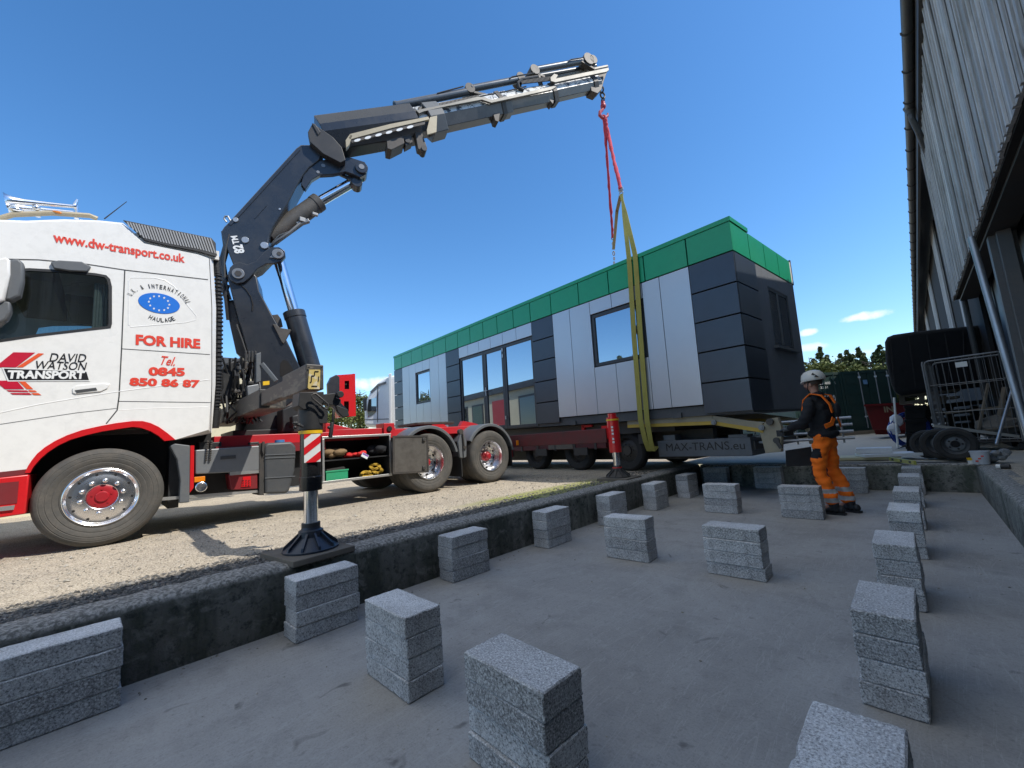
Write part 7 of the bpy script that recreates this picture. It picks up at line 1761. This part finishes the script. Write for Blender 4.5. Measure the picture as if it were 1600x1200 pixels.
    road_wheel(1498, 719, .255, 'small spare wheel with a grey rim, frontmost of the three'); road_wheel(1474, 717, .25, 'bare black spare wheel in the middle of the three', -.25); road_wheel(1456, 716, .24, 'bare black spare wheel leaning at the left of the three', -.4)
    # white foam boards and the spirit level
    def slab(px, py, z, sx, sy, th, ang, lab, mat_):
        c_ = on_z(px, py, z); m = MB(); m.box(c_+Vector((0, 0, th/2)), (sx, sy, th), Matrix.Rotation(ang, 3, 'Z')); tag(m.build('foam_board', mat_, None, smooth=0, bevel=.004), lab, 'foam board', 'insulation boards by the far wall'); return c_
    c0 = slab(1352, 717, GZ, .95, .55, .05, R(8), 'cream edged foam board lying lowest on the ground', M['foamedge']); 
    m = MB(); m.box(c0+Vector((.32, -.02, .079)), (.80, .50, .05), Matrix.Rotation(R(22), 3, 'Z')); tag(m.build('foam_board', M['foam'], None, smooth=0, bevel=.004), 'wide white foam board laid askew over the lowest one', 'foam board', 'insulation boards by the far wall')
    m = MB(); m.box(c0+Vector((.14, .04, .155)), (.50, .34, .09), Matrix.Rotation(R(4), 3, 'Z')); tag(m.build('foam_board', M['foam'], None, smooth=0, bevel=.004), 'thick short white foam block on top of the pile', 'foam board', 'insulation boards by the far wall')
    a, b = on_z(1391, 716, GZ+.03), on_z(1436, 723, GZ+.03); a = on_z(1391, 717, .48); b = on_z(1430, 723, .48); rt = thing('spirit_level', 'yellow green spirit level lying by the foam boards', 'spirit level', a.lerp(b, .5))
    m = MB(); m.bar(a, b, .03, .06); m.build('bar', M['levelgreen'], rt, smooth=0); d = (b-a).normalized(); s_ = d.cross(Vector((0, 0, 1))); m = MB()
    for t in (.15, .5, .85): q = a.lerp(b, t); m.box(q, (.034, .07, .036), Matrix((s_, d, Vector((0, 0, 1)))).transposed())
    m.build('vial', M['black'], rt, smooth=0)
    # timber batten and aluminium pole leaning across the cage
    m = MB(); m.bar(on_plane(1458, 665, CAM+FWH*7.6, FWH), on_plane(1592, 682, CAM+FWH*7.2, FWH), .03, .05); tag(m.build('batten', M['paletimber'], None, smooth=0), 'long pale batten lying across in front of the roll cage', 'batten')
    m = MB(); m.cyl(on_plane(1581, 610, CAM+FWH*7.0, FWH), on_plane(1557, 694, CAM+FWH*6.6, FWH), .02, n=12); tag(m.build('metal_pole', M['steel'], None), 'short bright metal pole leaning against the steel post', 'pole')
    # tubs, bag, mug and spray can on the end of the wall
    b = on_z(1534, 725, .43)
    m = MB(); m.lathe([(.085, 0), (.10, .17), (.106, .172), (.106, .19), (0, .192)], b, (0, 0, 1), 28); tb = tag(m.build('white_tub', M['plasticwrap'], None, smooth=30), 'white plastic tub with red print on the wall end', 'tub')
    m = MB(); n = (CAM-b); n.z = 0; n.normalize(); s_ = Vector((-n.y, n.x, 0))
    for k in range(3): q = b+n*.097+Vector((0, 0, .05+.035*k))+s_*(-.04+.03*k); m.box(q, (.03, .008, .02), Matrix.Rotation(math.atan2(s_.y, s_.x), 3, 'Z'))
    m.build('print', M['letterred'], tb, smooth=0)
    m = MB(); b2 = on_z(1562, 724, .43)
    for k in range(9): m.ball(b2+Vector((random.uniform(-.12, .12), random.uniform(-.04, .16), random.uniform(.05, .19))), random.uniform(.05, .09), 2, (1, 1, .8), .14)
    tag(m.build('polythene_bag', M['bagclear'], None, smooth=20), 'crumpled clear polythene bag beside the white tub', 'bag')
    b3 = on_z(1518, 725, .43); m = MB(); m.mi = 0; m.lathe([(.030, 0), (.036, .055)], b3, (0, 0, 1), 20); m.mi = 1; m.lathe([(.036, .055), (.041, .09), (.036, .09), (.03, .06), (0, .06)], b3, (0, 0, 1), 20); tag(m.build('paper_cup', [M['letterwhite'], M['yellow2']], None, smooth=40), 'paper cup with an orange yellow band by the spare wheels', 'cup')
    b4 = on_z(1564, 729, .455); m = MB(); dv = Vector((.8, -.25, 0)).normalized(); m.mi = 0; m.cyl(b4-dv*.04, b4, .03, n=16); m.mi = 1; m.cyl(b4, b4+dv*.08, .032, n=16); tag(m.build('spray_can', [M['letterwhite'], M['black']], None, smooth=40), 'black and white spray can lying on the wall end', 'spray can')
    m = MB()
    for k in range(7): y = 6.3+k*.35; m.tube([pad(.98+.04*math.sin(k*2), y, GZ+.05+.03*(k % 3)), pad(1.06, y+.3, GZ+.12), pad(1.0+.05*math.cos(k), y+.7, GZ+.05), pad(1.1, y+1.0, GZ+.08)], .028, 7)
    tag(m.build('black_hose', M['black'], None), 'tangle of black hose along the foot of the barn', 'hose')
M['darkwood'] = paint('dark_timber', (0.045, 0.04, 0.034), 0.85, dirt=0.4)
M['bluecap2'] = paint('blue_sticker', (0.16, 0.32, 0.55), 0.5, bmp=0.0)
M['bag3'] = mat_fabric('grubby_sack', (0.12, 0.11, 0.10), (0.2, 0.19, 0.17), 9)
M['tyredark2'] = paint('old_tyre', (0.028, 0.028, 0.029), 0.8, dirt=0.6, dirt_col=(0.07, 0.062, 0.052), scale=5)
M['rimgrey'] = paint('old_steel_rim', (0.14, 0.15, 0.16), 0.5, 0.3, dirt=0.7, dirt_col=(0.09, 0.065, 0.05), scale=8)
M['levelgreen'] = paint('level_yellow', (0.42, 0.42, 0.08), 0.4, dirt=0.3)
M['paletimber'] = paint('pale_batten', (0.42, 0.40, 0.36), 0.7, dirt=0.3)
M['bagclear'] = paint('clear_bag', (0.22, 0.23, 0.24), 0.25, dirt=0.4, scale=10)
yard_things()

# ================================================================== WORKER
def skin_mesh(name, nodes, edges, root, mat_, parent, sub=2, post=None):
    keys = list(nodes); idx = {k: i for i, k in enumerate(keys)}
    me = bpy.data.meshes.new(name+'_cage'); me.from_pydata([nodes[k][0] for k in keys], [(idx[a], idx[b]) for a, b in edges], []); me.update()
    o = bpy.data.objects.new(name+'_cage', me); COL.objects.link(o)
    md = o.modifiers.new('skin', 'SKIN'); md.branch_smoothing = .6; md.use_smooth_shade = True
    sv = me.skin_vertices[0].data if me.skin_vertices else None
    if sv is None:
        bpy.context.view_layer.objects.active = o; sv = me.skin_vertices[0].data
    for k in keys:
        r_ = nodes[k][1]; sv[idx[k]].radius = r_ if isinstance(r_, tuple) else (r_, r_); sv[idx[k]].use_root = (k == root)
    s_ = o.modifiers.new('sub', 'SUBSURF'); s_.levels = sub; s_.render_levels = sub
    dg = bpy.context.evaluated_depsgraph_get(); out = bpy.data.meshes.new_from_object(o.evaluated_get(dg)); bpy.data.objects.remove(o); bpy.data.meshes.remove(me)
    out.name = name; out.materials.clear()
    for q in (mat_ if isinstance(mat_, list) else [mat_]): out.materials.append(q)
    if post: post(out)
    out.polygons.foreach_set('use_smooth', [True]*len(out.polygons))
    ob = bpy.data.objects.new(name, out); COL.objects.link(ob); ob.parent = parent; return ob
def worker():
    base = on_z(1307, 801, 0); rt = thing('person', 'worker in white helmet, black jacket and orange hi vis trousers facing the trailer tail', 'person', base, R(163))
    rt.scale = (1.035, 1.035, 1.035)
    LA = ['lh', 'lk', 'la', 'lt']; 
    J = {'pel': (0, 0, 1.0), 'bel': (.01, 0, 1.14), 'che': (.0, 0, 1.33), 'nb': (.0, 0, 1.50), 'nk': (.03, 0, 1.575),
         'lh': (.0, .10, .93), 'lk': (.075, .115, .52), 'la': (-.045, .12, .11), 'lt': (.12, .145, .045),
         'rh': (.0, -.10, .93), 'rk': (.03, -.13, .52), 'ra': (-.10, -.15, .11), 'rt': (.06, -.18, .045),
         'ls': (-.005, .19, 1.45), 'le': (.06, .265, 1.17), 'lw': (.315, .205, 1.09), 'rs': (-.005, -.19, 1.45), 're': (.09, -.25, 1.18), 'rw': (.34, -.10, 1.10)}
    v = lambda k: Vector(J[k])
    # body: one continuous skin figure with head, neck, arms and legs
    nd = {'pel': (J['pel'], .075), 'bel': (J['bel'], .075), 'che': (J['che'], (.085, .075)), 'nb': (J['nb'], .055), 'nk': (J['nk'], .058), 'sk': ((.035, 0, 1.66), (.074, .082)), 'cr': ((.02, 0, 1.735), (.076, .088)), 'jaw': ((.085, 0, 1.615), .040), 'ls': ((-.005, .15, 1.43), .032), 'le': (J['le'], .034), 'lw': (J['lw'], .028), 'rs': ((-.005, -.15, 1.43), .032), 're': (J['re'], .034), 'rw': (J['rw'], .028), 'lh': (J['lh'], .05), 'lk': (J['lk'], .045), 'la': (J['la'], .038), 'lt': (J['lt'], .035), 'rh': (J['rh'], .05), 'rk': (J['rk'], .045), 'ra': (J['ra'], .038), 'rt': (J['rt'], .035)}
    ed = [('pel', 'bel'), ('bel', 'che'), ('che', 'nb'), ('nb', 'nk'), ('nk', 'sk'), ('sk', 'cr'), ('sk', 'jaw'), ('che', 'ls'), ('ls', 'le'), ('le', 'lw'), ('che', 'rs'), ('rs', 're'), ('re', 'rw'), ('pel', 'lh'), ('lh', 'lk'), ('lk', 'la'), ('la', 'lt'), ('pel', 'rh'), ('rh', 'rk'), ('rk', 'ra'), ('ra', 'rt')]
    def face(me):
        bm = bmesh.new(); bm.from_mesh(me)
        def blob(c_, r_, sq, mi):
            g = bmesh.ops.create_icosphere(bm, subdivisions=2, radius=1)
            for q in g['verts']: q.co = Vector((q.co.x*sq[0], q.co.y*sq[1], q.co.z*sq[2]))*r_+Vector(c_)
            for f in {f for q in g['verts'] for f in q.link_faces}: f.material_index = mi
        blob((.122, 0, 1.655), .02, (1.1, .62, 1.25), 0); blob((.112, 0, 1.612), .017, (.6, 1.25, .5), 2)
        for s_ in (-1, 1): blob((.108, s_*.03, 1.683), .010, (.6, 1.1, .7), 1); blob((.108, s_*.031, 1.702), .016, (.5, 1.3, .35), 3); blob((.02, s_*.083, 1.655), .024, (.75, .4, 1.25), 0)
        bm.to_mesh(me); bm.free()
    skin_mesh('body', nd, ed, 'pel', [M['skin'], M['void'], M['lip'], M['hair']], rt, 2, face)
    h = MB(); h.lathe([(.086, 0), (.092, .03), (.088, .07), (.075, .10)], (.008, 0, 1.655), (0, 0, 1), 28); 
    for q in list(h.bm.verts):
        if q.co.x > .055: q.co.x = .055
    h.build('hair', M['hair'], rt, loc=(0, 0, 0))
    # jacket
    nd = {'h': ((0, 0, .93), (.19, .16)), 'w': ((0, 0, 1.03), (.19, .155)), 'b': ((.0, 0, 1.15), (.19, .15)), 'c': ((-.01, 0, 1.32), (.205, .16)), 'nb': ((-.0, 0, 1.46), (.15, .12)), 'co': ((.02, 0, 1.575), (.085, .085)), 'ls': (J['ls'], .095), 'lm': (tuple(v('ls').lerp(v('le'), .55)+Vector((-.012, 0, 0))), .074), 'le': (J['le'], .068), 'lf': (tuple(v('le').lerp(v('lw'), .55)), .056), 'lw': (J['lw'], .046), 'rs': (J['rs'], .095), 'rm': (tuple(v('rs').lerp(v('re'), .55)), .074), 're': (J['re'], .068), 'rf': (tuple(v('re').lerp(v('rw'), .55)), .056), 'rw': (J['rw'], .046)}
    ed = [('h', 'w'), ('w', 'b'), ('b', 'c'), ('c', 'nb'), ('nb', 'co'), ('c', 'ls'), ('ls', 'lm'), ('lm', 'le'), ('le', 'lf'), ('lf', 'lw'), ('c', 'rs'), ('rs', 'rm'), ('rm', 're'), ('re', 'rf'), ('rf', 'rw')]
    def wrinkle(amp, f):
        def go(me):
            for q in me.vertices:
                c_ = q.co; q.co = c_+q.normal*amp*(math.sin(c_.z*f+math.sin(c_.x*17+c_.y*13)*2.2)+.6*math.sin(c_.z*f*2.3+c_.y*25))
        return go
    skin_mesh('jacket', nd, ed, 'b', M['blackcloth'], rt, 3, wrinkle(.005, 38))
    # trousers with pockets, knee pads and reflective bands
    nd = {'w': ((0, 0, 1.06), (.165, .13)), 'p': ((-.01, 0, .96), (.17, .145)), 'lh': ((.0, .095, .86), .108), 'lm': (tuple(v('lh').lerp(v('lk'), .6)), .092), 'lk': (J['lk'], .083), 'lc': (tuple(v('lk').lerp(v('la'), .5)+Vector((-.02, 0, 0))), .084), 'la': (tuple(v('la')+Vector((0, 0, -.01))), .086), 'rh': ((.0, -.095, .86), .108), 'rm': (tuple(v('rh').lerp(v('rk'), .6)), .092), 'rk': (J['rk'], .083), 'rc': (tuple(v('rk').lerp(v('ra'), .5)+Vector((-.02, 0, 0))), .084), 'ra': (tuple(v('ra')+Vector((0, 0, -.01))), .086)}
    ed = [('w', 'p'), ('p', 'lh'), ('lh', 'lm'), ('lm', 'lk'), ('lk', 'lc'), ('lc', 'la'), ('p', 'rh'), ('rh', 'rm'), ('rm', 'rk'), ('rk', 'rc'), ('rc', 'ra')]
    def bands(me):
        for f in me.polygons:
            c_ = f.center; n = f.normal
            if .15 < c_.z < .205 or .26 < c_.z < .315: f.material_index = 1
            elif .70 < c_.z < .82 and c_.y > .12 and c_.x > -.02: f.material_index = 2
            elif .965 < c_.z < 1.0 and c_.y > .03 and -.16 < c_.x < -.04: f.material_index = 2
            elif .44 < c_.z < .60 and n.x > .45: f.material_index = 2
        wrinkle(.0075, 31)(me)
    tr = skin_mesh('trousers', nd, ed, 'w', [M['orange'], M['reflex'], M['blackcloth']], rt, 4, bands)
    # boots
    for s_ in ('l', 'r'):
        a, t = v(s_+'a'), v(s_+'t'); d = (t-a); d.z = 0; d.normalize()
        m = MB(); heel = Vector((a.x, a.y, 0))-d*.05
        for u, w_, hh in ((-.02, .040, .10), (.03, .044, .115), (.09, .046, .10), (.15, .050, .075), (.21, .047, .06), (.25, .034, .045)): m.ball(heel+d*u+Vector((0, 0, hh*.5+.01)), 1, 2, (w_*1.05, w_*1.05, hh*.5))
        m.cyl(Vector((a.x, a.y, .05)), Vector((a.x, a.y, .15)), .055, n=16)
        sd_ = Vector((-d.y, d.x, 0)); m.prism([heel-d*.06+sd_*.035, heel+d*.14+sd_*.052, heel+d*.25+sd_*.03, heel+d*.25-sd_*.03, heel+d*.14-sd_*.052, heel-d*.06-sd_*.035], (0, 0, .028)); m.build('boot', M['black'], rt, loc=(0, 0, 0), smooth=50)
    # gloved hands closed round the control bar
    bar_a, bar_b = Vector((.405, .26, 1.065)), Vector((.425, -.20, 1.075))
    for s_, sg in (('l', 1), ('r', -1)):
        wv = v(s_+'w'); t = .22 if s_ == 'l' else .72; g = bar_a.lerp(bar_b, t); d = (g-wv); L = d.length; d.normalize()
        nd = {'wr': (tuple(wv-d*.02), .034), 'pa': (tuple(wv+d*.045), (.040, .028)), 'kn': (tuple(wv+d*.085+Vector((0, 0, .012))), (.042, .022))}; ed = [('wr', 'pa'), ('pa', 'kn')]
        ob = skin_mesh('glove', nd, ed, 'pa', M['glove'], rt, 2); extra = MB(); ax = (bar_b-bar_a).normalized()
        for k in range(4):
            ln = (.9, 1.05, 1.0, .82)[k]; o = wv+d*.085+ax*(k-1.5)*.021+Vector((0, 0, .014))
            extra.tube([o, o+d*.034*ln+Vector((0, 0, .006)), o+d*.052*ln-Vector((0, 0, .022)), o+d*.036*ln-Vector((0, 0, .046)), o+d*.014-Vector((0, 0, .05))], [.0105, .010, .0095, .009, .006], 7)
        o = wv+d*.03-ax*sg*.028; extra.tube([o, o+d*.035-ax*sg*.012-Vector((0, 0, .012)), o+d*.058-Vector((0, 0, .03))], [.012, .011, .008], 7)
        extra.build('finger', M['glove'], ob, loc=(0, 0, 0), smooth=60)
    # harness straps and helmet
    m = MB(); Xs = Vector((1, 0, 0))
    for sg in (1, -1):
        ribbon(m, [(.13, sg*.10, 1.18), (.145, sg*.11, 1.32), (.11, sg*.115, 1.46), (.02, sg*.11, 1.535), (-.10, sg*.105, 1.50), (-.165, sg*.075, 1.38), (-.17, sg*.05, 1.27)], .045, .012, (0, 1, 0))
        ribbon(m, [(-.17, sg*.05, 1.20), (-.165, sg*.10, 1.13), (-.12, sg*.175, 1.10)], .055, .012, (0, .3, 1))
    m.build('harness', M['orange'], rt, loc=(0, 0, 0), smooth=40)
    m = MB(); m.ball((-.205, 0, 1.30), .075, 2, (.45, .75, 1.3)); m.build('harness_pack', M['blackcloth'], rt, loc=(0, 0, 0))
    m = MB(); m.lathe([(.118, 0), (.124, .012), (.122, .05), (.108, .095), (.078, .128), (.04, .143), (0, .147)], (.012, 0, 1.705), (.06, 0, 1), 36)
    for q in m.bm.verts: q.co.x = .012+(q.co.x-.012)*1.13
    m.prism([Vector((.10+.075*math.cos(a)*.8, .095*math.sin(a), 1.704-.028*abs(math.cos(a)))) for a in [-math.pi/2+math.pi*k/10 for k in range(11)]], (0, 0, .012))
    hm = m.build('helmet', M['helmet'], rt, loc=(0, 0, 0), smooth=50)
    m = MB()
    for sg in (1, -1):
        for x0, z0 in ((-.045, 1.79), (.03, 1.80), (-.09, 1.755)): m.prism([Vector((x0-.03, sg*.121-sg*max(0, (z0-1.76))*.6, z0-.018)), Vector((x0+.025, sg*.121-sg*max(0, (z0-1.76))*.6, z0-.012)), Vector((x0+.005, sg*.114-sg*max(0, (z0-1.75))*.6, z0+.016))], (0, sg*.006, 0))
    m.build('vent', M['void'], hm, loc=(0, 0, 0), smooth=0)
    m = MB()
    for sg in (1, -1): m.tube([(.03, sg*.10, 1.715), (.04, sg*.094, 1.66), (.075, sg*.055, 1.595), (.085, 0, 1.58)], .006, 5)
    m.build('chin_strap', M['black'], hm, loc=(0, 0, 0))
    rot = Matrix.Rotation(R(163), 3, 'Z'); W = lambda q: base+rot @ (Vector(q)*1.035)
    m = MB(); m.cyl(W(bar_a), W(bar_b), .017, n=10); a = W(bar_a.lerp(bar_b, .5)); m.box(a+rot @ Vector((.05, 0, -.035)), (.12, .22, .09), rot); m.cyl(W((.43, .0, 1.08)), W((.43, .0, 1.13)), .012, n=8); m.cyl(W((.43, .06, 1.08)), W((.43, .06, 1.13)), .012, n=8)
    tag(m.build('remote_control', M['black'], None, smooth=30, bevel=.006), 'black crane remote control held in the worker gloves', 'remote control')
M['hair'] = paint('brown_hair', (0.05, 0.032, 0.02), 0.7, dirt=0.0)
M['lip'] = paint('lip', (0.34, 0.13, 0.10), 0.5, dirt=0.0, bmp=0.0)
worker()

# ================================================================== pieces that stand apart become parts of their own
def split_pieces(o):
    me = o.data; nv = len(me.vertices); par = list(range(nv))
    def find(a):
        while par[a] != a: par[a] = par[par[a]]; a = par[a]
        return a
    for e in me.edges:
        a, b = find(e.vertices[0]), find(e.vertices[1])
        if a != b: par[a] = b
    isl = {}
    for v in me.vertices: isl.setdefault(find(v.index), []).append(v.index)
    keys = list(isl); bb = []
    for k in keys:
        q = np.array([me.vertices[i].co for i in isl[k]]); bb.append((q.min(0), q.max(0)))
    n = len(keys); g = list(range(n))
    def fg(a):
        while g[a] != a: a = g[a]
        return a
    for i in range(n):
        for j in range(i+1, n):
            gap = np.linalg.norm(np.maximum(0, np.maximum(bb[i][0]-bb[j][1], bb[j][0]-bb[i][1])))
            if gap <= max(.02, .5*max((bb[i][1]-bb[i][0]).max(), (bb[j][1]-bb[j][0]).max())): g[fg(i)] = fg(j)
    groups = {}
    for i in range(n): groups.setdefault(fg(i), []).extend(isl[keys[i]])
    if len(groups) < 2: return
    base = o.name.split('.')[0]
    for k, (gk, vs) in enumerate(sorted(groups.items(), key=lambda t: -len(t[1]))):
        keep = set(vs); m2 = me.copy(); bm = bmesh.new(); bm.from_mesh(m2); bm.verts.ensure_lookup_table()
        bmesh.ops.delete(bm, geom=[v for v in bm.verts if v.index not in keep], context='VERTS'); bm.to_mesh(m2); bm.free()
        if k == 0: o.data = m2
        else:
            c = o.copy(); c.data = m2; c.name = base; COL.objects.link(c)
APART = {'corner_panel', 'pier_cladding', 'hinge', 'tail_beam', 'edge_strip', 'hinge_pin', 'tail_bracket', 'latch', 'bracket', 'seat', 'mirror_arm', 'mounting_bracket', 'air_tank', 'mud_flap', 'hydraulic_hose', 'column_gusset', 'pivot_pin', 'pin_bolt', 'boom_bolt', 'bracket_roller', 'extension_collar', 'slide_stop', 'ram_bracket', 'oil_pipe', 'hose_chain', 'shackle', 'door_catch', 'tank_rib', 'vial', 'vent', 'red_lettering', 'weld_seam', 'gutter_bracket', 'guard_slot', 'black_lettering', 'valve_block'}
for o in list(scene.objects):
    if o.type == 'MESH' and o.name.split('.')[0] in APART and o.data.users == 1: split_pieces(o)
